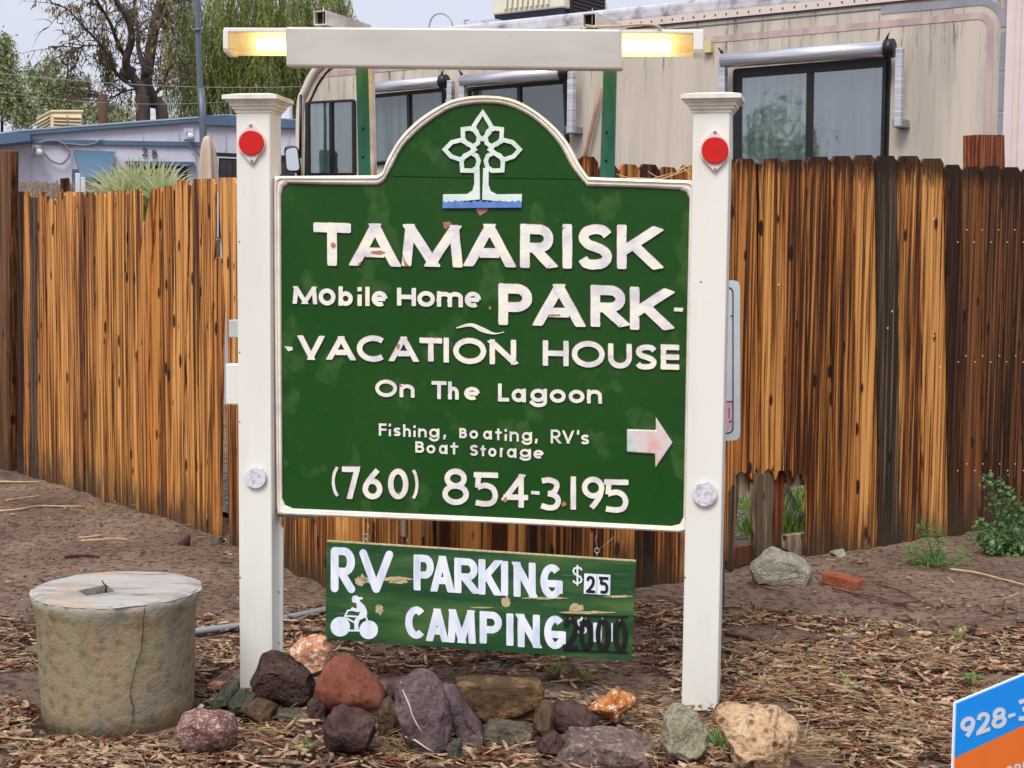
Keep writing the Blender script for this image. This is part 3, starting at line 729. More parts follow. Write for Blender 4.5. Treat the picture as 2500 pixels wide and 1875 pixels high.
# ------------------------------------------------------------------ motorhome
RP = Plane((0, 11), (1, -.7))
def zr(v0): return 1.43+v0*11/FPX
def sx(px, y=400): return (RP.hit(px, y)-RP.O).dot(RP.D)
def rp(s, z, t=0): return RP.O+RP.D*s+RP.N*t+Vector((0, 0, z))
RVW = M('rv_cream_skin', (.6, .5, .42, 1), .42, .4)
_a = RVW.noise(5, 6, RVW.map((1, 1, .07)), .6); _b = RVW.noise(30, 4, RVW.map((1, 1, .05)), .6)
c = RVW.ramp(_a, [(.36, L(186, 176, 164, .82)), (.52, L(206, 194, 178, .85)), (.7, L(216, 204, 186, .87))])
stn = RVW.math('MULTIPLY', RVW.ramp(_b, [(.58, 0.), (.7, 1.)]), RVW.ramp(_a, [(.42, .4), (.54, 0.)]))
c = RVW.mix(stn, c, L(150, 142, 142, .7))
hiz = RVW.ramp(RVW.math('SUBTRACT', RVW.math('ADD', RVW.z(), RVW.math('MULTIPLY', RVW.noise(8, 3, RVW.map((1, 1, .05))), .5)), 2.2), [(.6, 0.), (.95, 1.)])
dk = RVW.math('MULTIPLY', hiz, RVW.ramp(RVW.noise(26, 4, RVW.map((1, 1, .09)), .7), [(.56, 0.), (.66, .75)]))
c = RVW.mix(dk, c, L(96, 90, 92, .7)); RVW.col(c); RVW.bump(RVW.noise(3, 3), .08, .02); RVW = RVW.m
RVP_ = simple('rv_trim_cream', L(222, 206, 196, .88), .4, .05)
RVC = simple('rv_corner_pink', L(226, 208, 206, .88), .4, .04)
MAUVE = M('mauve_stripe', L(180, 150, 150), .5); MAUVE.col(MAUVE.ramp(MAUVE.noise(14, 5, MAUVE.map((1, 1, .2))), [(.35, L(176, 150, 150, .85)), (.65, L(202, 180, 174, .85))])); MAUVE = MAUVE.m
GRAYS = simple('grey_stripe', L(152, 154, 164, .8), .5)
LINEM = simple('stripe_edge_line', L(120, 116, 124, .7), .5)
sL = sx(738); sR = sx(2700, 300)
rb = rp((sL+sR)/2, 0)
rvh = thing('motorhome', 'stained cream motorhome with mauve stripe and black framed windows parked behind the fence', 'motorhome', tuple(rb))
ztop = zr(556)
crv = [(sL, .45), (sL-.02, 1.9), (sL, zr(400)), (sL+.06, zr(455)), (sL+.18, zr(505)), (sL+.36, zr(540)), (sL+.6, ztop), (sR, ztop), (sR, .45)]
bm = bmesh.new(); fr = [rp(s, z) for s, z in crv]; add_prism(bm, fr, [v-RP.N*2.35 for v in fr]); obj('body', bm, RVW, rvh)
# curved front moulding
mo = catmull([(sL-.02, 1.9), (sL, zr(400)), (sL+.06, zr(455)), (sL+.18, zr(505)), (sL+.36, zr(540)), (sL+.6, ztop)], 4)
tube('front_moulding', [rp(s-.01, z+.01, .01) for s, z in [(sL, .45)]+mo], .035, RVP_, rvh, 8)
tube('moulding_seal', [rp(s+.055, z-.05, .005) for s, z in mo], .009, BLACK, rvh, 6)
RFM = M('rv_roof_membrane', (.5, .5, .5, 1), .6); RFM.col(RFM.ramp(RFM.noise(7, 6), [(.36, L(140, 136, 142, .75)), (.46, L(186, 184, 192, .85)), (.65, L(212, 212, 220, .88))])); RFM = RFM.m
bm = bmesh.new(); rf = [(sL+.5, ztop-.02), (sL+.6, ztop+.05), (sL+.9, ztop+.1), (sR, ztop+.1), (sR, ztop-.02)]
fr = [rp(s, z, -.02) for s, z in rf]; add_prism(bm, fr, [v-RP.N*2.3 for v in fr]); bevel_all(bm, .04, 3); obj('roof', bm, RFM, rvh)
def strip(name, s0, s1, z0, z1, t, mat, par=rvh, dep=.01):
    bm = bmesh.new(); fr = [rp(s0, z0, t), rp(s1, z0, t), rp(s1, z1, t), rp(s0, z1, t)]
    add_prism(bm, fr, [v-RP.N*dep for v in fr]); return obj(name, bm, mat, par)
strip('roof_rail', sL+.55, sR, ztop-.055, ztop-.008, .02, RVP_, dep=.02)
strip('rail_seal', sL+.55, sR, ztop-.066, ztop-.056, .006, LINEM, dep=.006)
bm = bmesh.new()
for i in range(44):
    s_ = sx(1350)+i*.082
    box_axes(bm, rp(s_, ztop-.03, .021), RP.D*.004, RP.N*.003, Vector((0, 0, .006)))
o = obj('rail_screw', bm, BLACK, rvh); o['kind'] = 'stuff'
sc1 = sx(2386, 60)
zm0, zm1 = zr(488), zr(502); zg0, zg1 = zr(515), zr(529)
strip('mauve_stripe', sL+.14, sc1, zm0, zm1, .004, MAUVE, dep=.004)
strip('grey_stripe', sx(2150, 60), sc1, zg0, zg1, .004, GRAYS, dep=.004)
strip('grey_stripe', sL+.3, sx(2150, 60), zg0+.03, zg0+.038, .004, LINEM, dep=.004)
def band(name, cs, cz, r0, r1, mat):
    bm = bmesh.new(); A = [rp(cs+r0*cos(a), cz+r0*sin(a), .004) for a in [pi/2*(1-i/10) for i in range(11)]]; B = [rp(cs+r1*cos(a), cz+r1*sin(a), .004) for a in [pi/2*(1-i/10) for i in range(11)]]
    for i in range(10):
        bm.faces.new([bm.verts.new(v) for v in (A[i], A[i+1], B[i+1], B[i])])
    bmesh.ops.remove_doubles(bm, verts=bm.verts, dist=1e-5)
    r = bmesh.ops.extrude_face_region(bm, geom=bm.faces[:]); bmesh.ops.translate(bm, verts=[v for v in r['geom'] if isinstance(v, bmesh.types.BMVert)], vec=-RP.N*.004)
    return obj(name, bm, mat, rvh)
cz_ = zm0-.06
band('mauve_stripe', sc1, cz_, zm0-cz_, zm1-cz_, MAUVE); band('grey_stripe', sc1, cz_, zg0-cz_, zg1-cz_, GRAYS)
strip('mauve_stripe', sc1+zm0-cz_, sc1+zm1-cz_, .6, cz_, .004, MAUVE, dep=.004)
for i in range(7): strip('grey_stripe', sc1+zg0-cz_, sc1+zg1-cz_, cz_-.03-.24*(i+1)+.012, cz_-.03-.24*i, .004, GRAYS, dep=.004)
s2 = sx(2456, 200)
strip('corner_panel', s2, sR, .5, ztop-.07, .03, RVC, dep=.03)
strip('corner_panel', s2+.06, s2+.09, .5, ztop-.08, .045, RVP_, dep=.015)
o = strip('marker_light', sx(1723, 100), sx(1739, 100)+.01, zr(466), zr(492), .04, simple('amber_beige_lens', L(214, 200, 150, .85), .3), dep=.04)
def glass(name, tint, refl):
    a = M(name); a.nt.nodes.remove(a.b); tr = a.n('ShaderNodeBsdfTransparent'); tr.inputs[0].default_value = tint
    gl = a.n('ShaderNodeBsdfGlossy'); gl.inputs['Roughness'].default_value = .03; mx = a.n('ShaderNodeMixShader'); mx.inputs[0].default_value = refl
    co = a.n('ShaderNodeTexCoord').outputs['Object']; nn = a.n('ShaderNodeTexNoise'); nn.inputs['Scale'].default_value = 6; a.l(co, nn.inputs['Vector'])
    bp = a.n('ShaderNodeBump'); bp.inputs['Strength'].default_value = .06; bp.inputs['Distance'].default_value = .02; a.l(nn.outputs['Fac'], bp.inputs['Height']); a.l(bp.outputs[0], gl.inputs['Normal'])
    a.l(tr.outputs[0], mx.inputs[1]); a.l(gl.outputs[0], mx.inputs[2]); a.l(mx.outputs[0], a.out.inputs[0]); return a.m
GLS = glass('rv_tinted_glass', (.80, .84, .85, 1), .27)
def curtain(name, dark, light, sc=22):
    a = M(name, light, .8); v = a.map((1, 1, .04)); a.col(a.ramp(a.noise(sc, 4, v), [(.35, dark), (.62, light)])); return a.m
CUT = curtain('teal_curtain', L(110, 144, 138, .8), L(176, 202, 192, .9)); CUG = curtain('grey_curtain', L(84, 90, 94, .7), L(158, 162, 168, .85), 14)
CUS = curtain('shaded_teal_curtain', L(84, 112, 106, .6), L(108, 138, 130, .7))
CUD = curtain('dark_curtain', L(26, 30, 32, .6), L(62, 68, 72, .6), 14); CUR = curtain('ribbed_grey_blind', L(120, 128, 140, .8), L(160, 166, 176, .85), 9)
def lerpq(q, u, v):
    a = Vector(q[0]).lerp(Vector(q[1]), u); b = Vector(q[3]).lerp(Vector(q[2]), u); p = a.lerp(b, v); return (p.x, p.y)
def rquad(q, r):
    out = []
    for i in range(4):
        p = Vector(q[i]); a = (Vector(q[i-1])-p).normalized()*r; b = (Vector(q[(i+1) % 4])-p).normalized()*r
        for k in range(5):
            t_ = k/4; v = p+a*(1-t_)**2+b*t_**2; out.append((v.x, v.y))
    return out
GLD2 = glass('rv_dark_glass', (.8, .84, .84, 1), .15)
def rv_window(q, div, curts, mx=.05, my=.05, gl=None):
    w = prism('window', rquad(q, 9), RP, .014, .014, BLACK, rvh)
    ring_o = [lerpq(q, u, v) for u, v in ((.015, .02), (.985, .02), (.985, .98), (.015, .98))]
    for i, (u0, u1) in enumerate(((mx, div-mx*.35), (div+mx*.35, 1-mx))):
        pq = [lerpq(q, u, v) for u, v in ((u0, my), (u1, my), (u1, 1-my), (u0, 1-my))]
        prism('curtain', pq, RP, .018, .003, curts[i], w); prism('pane', pq, RP, .024, .003, gl or GLS, w)
        # sash: four bars around the pane
        bm = bmesh.new(); e = mx*.55; ey = my*.55; tt = .036 if i == 0 else .042
        for (a0, a1, b0, b1) in ((u0-e, u0, my-ey, 1-my+ey), (u1, u1+e*.8, my-ey, 1-my+ey), (u0, u1, my-ey, my), (u0, u1, 1-my, 1-my+ey)):
            f_ = [RP.hit(*lerpq(q, u, v), tt) for u, v in ((a0, b0), (a1, b0), (a1, b1), (a0, b1))]; add_prism(bm, f_, [v-RP.N*.026 for v in f_])
        obj('sash', bm, BLACK, w)
    return w
q1 = zz(Z2, [(245, 643), (562, 626), (566, 1108), (248, 1108)]); q2 = zz(Z2, [(640, 600), (1132, 552), (1140, 1010), (645, 1048)])
q3 = zz(Z2, [(1262, 552), (1900, 500), (1915, 918), (1268, 978)]); q4_ = zz(Z3, [(640, 372), (1492, 302), (1476, 905), (640, 940)])
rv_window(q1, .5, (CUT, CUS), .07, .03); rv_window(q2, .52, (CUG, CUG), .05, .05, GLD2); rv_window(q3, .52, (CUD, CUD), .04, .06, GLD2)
rv_window(q4_, .485, (CUT, CUR), .05, .09)
def awning(zf, a, b, r, arms, k):
    aw = tube('awning_roller', [RP.hit(*zf(*a), .12), RP.hit(*zf(*b), .12)], r, ALU, rvh, 14)
    for (x0, y0, x1, y1) in arms:
        w_ = 10; prism('awning_arm', zz(zf, [(x0-k/2, y0), (x0+k/2, y0), (x1+k/2, y1), (x1-k/2, y1)]), RP, .14, .05, ALU, rvh, .004)
        if y1 > 500 and x0 > 1000: prism('arm_bracket', zz(zf, [(x1-k*.75, y1-k*1.1), (x1+k*1.0, y1-k*1.1), (x1+k*1.1, y1+2), (x1-k*.6, y1+8)]), RP, .1, .1, STEEL, rvh)
    A = RP.hit(*zf(*b), .12); tube('end_cap', [A-RP.D*.02, A+RP.D*.03], r*1.25, BLACK, rvh, 12); tube('strap', [A+RP.D*-.02+Vector((0, 0, r)), A+RP.D*.0+Vector((0, 0, r+.05))], [.012, .004], BLACK, rvh, 5)
    A = RP.hit(*zf(*a), .12); tube('strap', [A+Vector((0, 0, r)), A-RP.D*.03+Vector((0, 0, r+.04))], [.012, .004], BLACK, rvh, 5)
    tube('awning_rail', [RP.hit(*zf(a[0]+10, a[1]-k*.75), .01), RP.hit(*zf(b[0]+k, b[1]-k*.75), .01)], .008, LINEM, rvh, 5)
awning(Z3, (582, 328), (1482, 262), .048, ((577, 345, 577, 560), (1535, 258, 1526, 682)), 36)
awning(Z2, (600, 562), (1120, 516), .042, ((1156, 508, 1154, 660),), 30)
awning(Z2, (1238, 512), (1885, 462), .045, ((1232, 525, 1232, 700), (1922, 452, 1918, 838)), 36)
tube('cord', [RP.hit(*Z2(x, y), .05) for x, y in ((2115, 560), (2080, 720), (2030, 930), (2005, 1050))], .016, simple('tan_cord', L(176, 140, 118, .8), .6), rvh, 6)
for x, h_ in ((805, 250),): pass
# mirror
mc = Z1(1850, 1005); MP = Plane((at_y(mc[0], mc[1], 11.9).x, 11.9), (1, .12))
mr = prism('side_mirror', rquad(zz(Z1, [(1795, 918), (1888, 922), (1908, 1092), (1806, 1088)]), 14), MP, 0, .14, BLACK, rvh, .02)
MIR = M('mirror_silver', (.75, .78, .78, 1), .05, .5, 1).m
prism('mirror_glass', rquad(zz(Z1, [(1806, 945), (1878, 930), (1896, 1078), (1816, 1080)]), 10), MP, .006, .004, MIR, mr)
prism('spot_mirror', rquad(zz(Z1, [(1816, 1035), (1852, 1033), (1855, 1072), (1820, 1074)]), 5), MP, .016, .008, MIR, mr)
tube('mirror_arm', [MP.hit(*Z1(1890, 1060), -.05), rp(sL, 1.9, .02)], .02, BLACK, rvh, 6)
tube('wiper_arm', [MP.hit(*Z1(1903, 600), -.1), MP.hit(*Z1(1900, 1000), -.1)], .012, BLACK, rvh, 6)
# air conditioner on the roof
ab = at_y(1345, 60, 12.1); zroof = ztop+.1
ac = thing('roof_air_conditioner', 'cream roof air conditioner with dark base on top of the motorhome', 'air conditioner', (ab.x, ab.y, zroof))
ryaw = atan2(RP.D.y, RP.D.x)
CREAM = simple('ac_cream_plastic', L(218, 212, 190, .85), .45, .05); NAVY = simple('ac_navy_base', L(30, 34, 50, .8), .5)
z0 = at_y(1320, 57, 12.1).z
bm = bmesh.new(); a_, b_ = yawv(ryaw); cc = Vector((ab.x, ab.y, zroof+.0))
loft_square(bm, cc, [(.26, -.02), (.30, .02), (.325, .12), (.33, z0-zroof+.06)], ryaw); obj('base_pan', bm, NAVY, ac)
bm = bmesh.new(); zb_ = z0-zroof+.05; loft_square(bm, cc, [(.345, zb_), (.335, zb_+.12), (.30, zb_+.24), (.22, zb_+.29), (.1, zb_+.31)], ryaw); bevel_all(bm, .015, 2); obj('shroud', bm, CREAM, ac)
for i in range(9):   # grille ribs on the long face
    bm = bmesh.new(); p = cc-b_*.348+a_*(-.2+i*.05)+Vector((0, 0, zb_+.12)); box_axes(bm, p, a_*.014, b_*.012, Vector((0, 0, .09))+b_*.012); obj('grille_rib', bm, CREAM, ac)
bm = bmesh.new(); box_axes(bm, cc+a_*.34+Vector((0, 0, zb_+.1)), a_*.02, b_*.25, Vector((0, 0, .16))); cf = obj('coil_face', bm, simple('condenser_brown', L(52, 38, 30, .8), .7), ac)
for i in range(10):
    bm = bmesh.new(); box_axes(bm, cc+a_*.365+Vector((0, 0, zb_-.04+i*.03)), a_*.006, b_*.24, Vector((0, 0, .005))); obj('coil_fin', bm, BLACK, cf)
# antenna loops
for pts, r_ in (([(1030, 172), (1045, 120), (1080, 90), (1125, 90), (1165, 120), (1182, 172)], .006), ([(1330, 172), (1300, 150), (1262, 150), (1255, 132), (1280, 128), (1298, 150)], .006)):
    tube('antenna_wire', [RP.hit(*Z2(x, y), -.3) for x, y in catmull([p + () for p in pts], 5)], r_, STEEL, rvh, 5)
strip('roof_patch', sx(1120, 70), sx(1190, 70), ztop+.09, ztop+.13, -.1, RFM, dep=.4)
# ------------------------------------------------------------------ wooden fences
gA, gB = ground(0, 1141), ground(530, 1311); gC = ground(790, 1431); gD = ground(1674, 1415); gE = ground(2362, 1300)
FL = Plane(gA, gB-gA); FM = Plane(gB, gC-gB); FR = Plane(gD, gE-gD)
def picket(pl, xt0, xt1, yt, xb0, xb1, yb, mat, par, ear=True, broken=0, t=None, name='picket', zt=None, zb=None, base=None):
    t0 = random.uniform(-.006, .006) if t is None else t; t1 = t0+random.uniform(-.007, .007)
    Lt, Rt = pl.hit(xt0, yt, t0), pl.hit(xt1, yt, t1); Lb, Rb = pl.hit(xb0, yb, t0), pl.hit(xb1, yb, t1)
    if zt is not None: Lt.z = Rt.z = zt+random.uniform(-.012, .012)
    if zb is not None: Lb.z = Rb.z = zb+random.uniform(-.01, .01)
    up = Vector((0, 0, 1)); w = (Rt-Lt).length; d = (Rt-Lt)/w; e = min(.028, w*.25)
    zlow = -.03 if zb is None and not broken else 0
    top = [Lt-up*e, Lt+d*e, Rt-d*e, Rt-up*e] if ear else [Lt-up*random.uniform(0, .008), Rt-up*random.uniform(0, .012)]
    if broken:
        k = 9; bot = []
        for i in range(k+1):
            u = 1-i/k; b = Lb.lerp(Rb, u)-up*random.choice((-.03, -.01, 0, .0, .01, .02, .045))*(1 if 0 < i < k else .4)
            bot.append(b)
        pts = top+bot
    else:
        m1, m2 = Rt.lerp(Rb, .5)+d*random.uniform(-.0025, .0025), Lt.lerp(Lb, .5)+d*random.uniform(-.0025, .0025)
        pts = top+[m1, Rb+up*zlow, Lb+up*zlow, m2]
    bm = bmesh.new(); add_prism(bm, pts, [v-pl.N*.017 for v in pts])
    return obj(name, bm, mat, par, base)
def rail(pl, xa, xb, z, h, par, mat, name='rail', t=-.045, dep=.035, seg=1):
    A, B = pl.hit(xa, 900, t), pl.hit(xb, 900, t); A.z = B.z = z; up = Vector((0, 0, h)); bm = bmesh.new()
    f = [A, B, B+up, A+up]; add_prism(bm, f, [v-pl.N*dep for v in f]); return obj(name, bm, mat, par)
lf = thing('picket_fence', 'golden brown wet cedar picket fence left of the big sign receding to the left', 'fence', (gA.lerp(gB, .5)).to_tuple())
tops = [(72, 98, 118), (100, 126, 122), (128, 158, 143), (160, 198, 120), (202, 238, 150), (242, 274, 122), (276, 314, 118), (317, 357, 120), (362, 404, 121), (407, 448, 118), (451, 492, 117), (496, 540, 111), (546, 598, 108)]
mats = [WDARK, WMID, WGRAY, WMID, WGOLD, WGOLD, WGOLD, WGOLD, WGOLD, WGOLD, WGOLD, WGOLD, WGOLD]
def gy(x):   # fence foot line in the picture (source px) for the left fence
    return 1141+(x/530)*170
for i in range(-9, 0):      # continues beyond the frame edge
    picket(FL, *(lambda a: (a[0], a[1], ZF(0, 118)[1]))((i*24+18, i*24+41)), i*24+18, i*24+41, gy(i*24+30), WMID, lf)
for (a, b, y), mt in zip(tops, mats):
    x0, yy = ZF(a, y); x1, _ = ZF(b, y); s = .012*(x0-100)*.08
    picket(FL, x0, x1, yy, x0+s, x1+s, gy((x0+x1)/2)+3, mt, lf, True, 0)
for (a, b, y, mt) in ((108, 160, 500, WMID), (160, 215, 520, WMID), (60, 112, 118, WDARK), (238, 262, 140, WMID), (402, 420, 150, WMID)):
    x0, yy = ZF(a, y); x1, _ = ZF(b, y); picket(FL, x0, x1, yy, x0, x1, gy((x0+x1)/2), mt, lf, False, 0, -.022)
# leaning curved slab picket
cp = catmull([ZF(644, 108), ZF(620, 240), ZF(596, 420), ZF(588, 700), ZF(584, 1000), ZF(592, 1300), ZF(596, 1505)], 4); bm = bmesh.new()
Lp = [FL.hit(x, y, .016) for x, y in cp]; Rp = [FL.hit(x+wd, y, .012) for (x, y), wd in zip(cp, [8+18*min(1, i/6) for i in range(len(cp))])]
pts = Lp[::-1]+Rp; add_prism(bm, pts, [v-FL.N*.016 for v in pts]); obj('picket', bm, WMID, lf)
for (a, b, y, a2, b2, y2, mt) in ((644, 690, 100, 622, 668, 1500, WMID), (692, 742, 94, 680, 724, 1516, WMID), (747, 803, 70, 726, 774, 1524, WGOLD), (816, 862, 65, 776, 826, 1535, WGOLD), (858, 914, 63, 826, 880, 1552, WGOLD), (910, 950, 400, 880, 934, 1592, WMID)):
    p_ = ZF(a, y); q_ = ZF(b, y); r_ = ZF(a2, y2); s_ = ZF(b2, y2)
    picket(FL, p_[0], q_[0], p_[1], r_[0], s_[0], r_[1], mt, lf, True, 0, .0)
big = [FL.hit(-26, 372, .03), FL.hit(2, 366, .03), FL.hit(24, 368, .03), FL.hit(22, 1154, .03), FL.hit(-26, 1138, .03)]
bm = bmesh.new(); add_prism(bm, big, [v-FL.N*.06 for v in big]); bevel_all(bm, .006); obj('post', bm, WPOST, lf)
rail(FL, -200, 525, 1.45, .09, lf, WRAW); rail(FL, -200, 525, .35, .09, lf, WRAW)
# pickets by the left sign post (gap beside them) and the short run behind the sign
mf = thing('picket_fence', 'short cedar picket fence corner passing behind the big sign and seen below it', 'fence', gC.to_tuple())
picket(FM, *(ZF(928, 58)[0], ZF(1003, 58)[0], ZF(0, 58)[1]), ZF(1010, 0)[0]-0, ZF(1036, 0)[0]+10, 1240, WGOLD, mf, True, 0, .0)
picket(FM, ZF(958, 1010)[0], ZF(1020, 0)[0], 985, ZF(978, 0)[0], ZF(1030, 0)[0], 1322, WMID, mf, False, 0, .01)
K = None
# corner K: intersection of FM line and FR line
a1, d1, a2, d2 = FM.O, FM.D, FR.O, FR.D; den = d1.x*d2.y-d1.y*d2.x; s_ = ((a2.x-a1.x)*d2.y-(a2.y-a1.y)*d2.x)/den; K = a1+d1*s_
def run(pl, P0, P1, zt, par, mats_, w=.118, zb=.0):
    n = int((P1-P0).length/w); d = (P1-P0).normalized()
    for i in range(n):
        ww = w*random.uniform(.9, 1.0); A = P0+d*(i*w); B = A+d*ww; t0 = random.uniform(-.008, .008); up = Vector((0, 0, 1))
        h = zt+random.uniform(-.02, .015); e = .025
        pts = [A+up*(h-e), A+d*e+up*h, B-d*e+up*h, B+up*(h-e), B+up*(zb-.02), A+up*(zb-.02)]; pts = [p+pl.N*t0 for p in pts]
        bm = bmesh.new(); add_prism(bm, pts, [v-pl.N*.017 for v in pts]); obj('picket', bm, random.choice(mats_), par)
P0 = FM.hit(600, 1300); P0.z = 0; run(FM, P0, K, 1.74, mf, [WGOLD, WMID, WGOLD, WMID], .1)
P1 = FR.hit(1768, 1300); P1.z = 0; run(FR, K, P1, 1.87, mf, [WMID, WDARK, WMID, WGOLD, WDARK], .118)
for pl, A, B in ((FM, P0, K), (FR, K, P1)):
    for z_ in (.35, 1.45):
        f = [A-pl.N*.03+Vector((0, 0, z_)), B-pl.N*.03+Vector((0, 0, z_)), B-pl.N*.03+Vector((0, 0, z_+.09)), A-pl.N*.03+Vector((0, 0, z_+.09))]
        bm = bmesh.new(); add_prism(bm, f, [v-pl.N*.04 for v in f]); obj('rail', bm, WRAW, mf)
# right fence, board by board
rfn = thing('picket_fence', 'tall dark orange cedar privacy fence with broken boards right of the sign', 'fence', (gD.lerp(gE, .5)).to_tuple())
RP_ = [(30, 72, 62, 28, 66, 1662, WMID, 0), (76, 160, 62, 78, 168, 1335, WMID, 1), (181, 269, 61, 176, 272, 1325, WGOLD, 1), (274, 362, 66, 276, 362, 1340, WMID, 1),
       (367, 462, 54, 366, 468, 1652, WGOLD, 0), (466, 553, 51, 470, 568, 1632, WMID, 0), (556, 643, 47, 570, 656, 1612, WGOLD, 0), (645, 730, 50, 657, 740, 1600, WGRAY, 0),
       (735, 826, 51, 742, 826, 1588, WGOLD, 0), (830, 920, 61, 838, 940, 1562, WGOLD, 0), (923, 993, 86, 942, 1000, 1572, WDARK, 0), (998, 1073, 94, 1002, 1072, 1565, WDARK, 0),
       (1078, 1156, 91, 1078, 1160, 1548, WDARK, 0), (1159, 1232, 96, 1163, 1236, 1536, WDARK, 0), (1236, 1306, 104, 1239, 1310, 1525, WDARK, 0)]
for (a, b, y, a2, b2, y2, mt, br) in RP_:
    p_ = ZG(a, y); q_ = ZG(b, y); r_ = ZG(a2, y2); s_ = ZG(b2, y2); picket(FR, p_[0], q_[0], p_[1], r_[0], s_[0], r_[1]+(0 if br else 3), mt, rfn, True, br)
for (a, b, y0_) in ((148, 180, 78), (455, 470, 70), (546, 560, 70), (1070, 1080, 100)):   # backing slats filling the gaps
    p_ = ZG(a, y0_); q_ = ZG(b, y0_); picket(FR, p_[0], q_[0], p_[1], p_[0], q_[0], ZG(0, 1300 if a < 200 else 1600)[1], WDARK, rfn, False, 0, -.024)
for i in range(12): picket(FR, 2544+i*44, 2586+i*44, 414+i*2, 2546+i*44, 2588+i*44, 1262-i*7, WDARK, rfn)
rail(FR, 1800, 3000, .36, .1, rfn, WRAW); rail(FR, 1800, 3000, 1.5, .1, rfn, WRAW)
pr = zz(Z3, [(1966, 726), (2108, 728), (2112, 1000), (1966, 1000)]); o = prism('post', pr, FR, -.06, .1, WRED, rfn, .004)
bm = bmesh.new()
for (ya, yb) in ((350, 400), (860, 885), (1298, 1325)):
    for i in range(9):
        x = 978+i*33+random.uniform(-3, 3); p = FR.hit(*ZG(x, ya if i % 2 else yb), .018); box_axes(bm, p, FR.D*.0028, FR.N*.002, Vector((0, 0, .0028)))
for (x, y) in ((878, 305), (710, 680), (692, 748), (250, 572), (905, 905), (880, 780)):
    p = FR.hit(*ZG(x, y), .014); box_axes(bm, p, FR.D*.003, FR.N*.002, Vector((0, 0, .004)))
o = obj('nail', bm, WHTN if 'WHTN' in globals() else simple('bright_nail_head', L(214, 206, 196), .4, .1), rfn); o['kind'] = 'stuff'
# hole: broken post, slivers, kick boards
def fb(name, pts, t, dep, mat, zf=ZB4): return prism(name, zz(zf, pts), FR, t, dep, mat, rfn, .003)
fb('broken_post', [(285, 160), (395, 175), (418, 260), (405, 480), (408, 700), (370, 800), (300, 800), (296, 500)], .02, .05, WRAW)
fb('broken_picket', [(405, 150), (470, 130), (490, 200), (482, 420), (462, 690), (408, 690), (415, 420)], -.03, .02, WRED)
fb('broken_picket', [(118, 240), (160, 260), (155, 400), (132, 600), (122, 860), (78, 860), (84, 300)], .01, .02, WGRAY)
fb('kick_board', [(122, 700), (278, 672), (262, 812), (118, 842)], -.02, .03, WRED)
fb('kick_board', [(462, 620), (660, 590), (770, 700), (780, 770), (660, 800), (470, 700)], -.04, .04, WRAW)
fb('kick_board', [(640, 735), (1290, 655), (1300, 690), (1050, 735), (640, 790)], -.05, .04, WRAW)
fb('kick_board', [(1590, 605), (1840, 570), (1850, 600), (1600, 665)], -.03, .04, WRAW)
# log and grass seen through the hole
lg = [ground(*ZB4(x, y)) + Vector((0, .35, .05)) for x, y in ((430, 560), (520, 590), (640, 640), (760, 690))]
o = tube('fallen_log', lg, [.05, .06, .055, .05], BARK, None, 9, base=tuple(lg[0])); tag(o, 'pale grey log lying behind the hole in the fence', 'log')
br_ = [ground(*ZB4(x, y)) + Vector((0, .3, .06)) for x, y in ((650, 600), (570, 520), (510, 430), (470, 330))]
br_[1].z += .06; br_[2].z += .13; br_[3].z += .2
o = tube('dark_branch', br_, [.035, .03, .03, .02], simple('dark_branch_bark', (.02, .015, .012, 1), .8), None, 7, base=tuple(br_[0])); tag(o, 'dark curved branch rising behind the hole in the fence', 'branch')
GRASS = leafcol('grass_green', [L(62, 92, 36), L(104, 146, 52), L(142, 180, 76), L(176, 190, 110)], .5, .3)
lv = Leaves()
for _ in range(5200):
    x = random.uniform(1.2, 2.6); y = FR.O.y+(x-FR.O.x)*FR.D.y/FR.D.x+random.uniform(.12, 1.5)
    if mnoise.noise(Vector((x*3, y*3, 2))) < -.15: continue
    lv.leaf(Vector((x, y, .02)), Vector((random.gauss(0, .35), random.gauss(0, .35), 1)), .007, random.uniform(.05, .16), random.random(), .01)
o = lv.build('yard_grass', GRASS, None, (1.8, 7.6, 0)); o['kind'] = 'stuff'

# ------------------------------------------------------------------ the entrance sign
SP = Plane((-.13, 4.78), (cos(radians(8.5)), -sin(radians(8.5))))
sgn = thing('entrance_sign', 'big green arched carved wooden sign between two white posts under a strip light', 'sign', (-.13, 4.78, 0))
def sign_post(bx, tx, yb, yt, yaw, label, capk):
    B = SP.hit(bx, yb, .0575)-SP.N*.0575; T = SP.hit(tx, yt, .0575)-SP.N*.0575; d = (T-B); B0 = B-d*((B.z+.03)/d.z)
    bm = bmesh.new(); a, b = yawv(yaw); h = .0575; rings = []
    for P in (B0, T): rings.append([P+a*h*i+b*h*j for i, j in ((-1, -1), (1, -1), (1, 1), (-1, 1))])
    add_prism(bm, rings[0], rings[1]); bevel_all(bm, .005, 2); po = obj('post', bm, VINYL, sgn)
    k = capk; bm = bmesh.new(); loft_square(bm, T, [(.060, -.052), (.062, -.044), (.0675, -.040), (.069, -.034), (.074, -.030), (.076, -.022), (.083, -.017), (.085, -.012)], yaw); obj('cap_moulding', bm, CAPV, po)
    bm = bmesh.new(); loft_square(bm, T, [(.091, -.012), (.093, -.010), (.093, .003), (.05, .012), (.004, .017)], yaw); obj('post_cap', bm, CAPV, po)
    return po, B0, T
lp, LB, LT = sign_post(625, 617, 1690, 236, radians(-8.5), '', 1)
rp_, RB, RT = sign_post(1710, 1741, 1745, 234, radians(-12.5), '', 1)
def pface(P, yaw, h):   # plane of a post's front face
    a, b = yawv(yaw); return Plane((P.x-b.x*h, P.y-b.y*h), (a.x, a.y))
LPF = pface(LB.lerp(LT, .5), radians(-8.5), .0575); RPF = pface(RB.lerp(RT, .5), radians(-12.5), .0575)
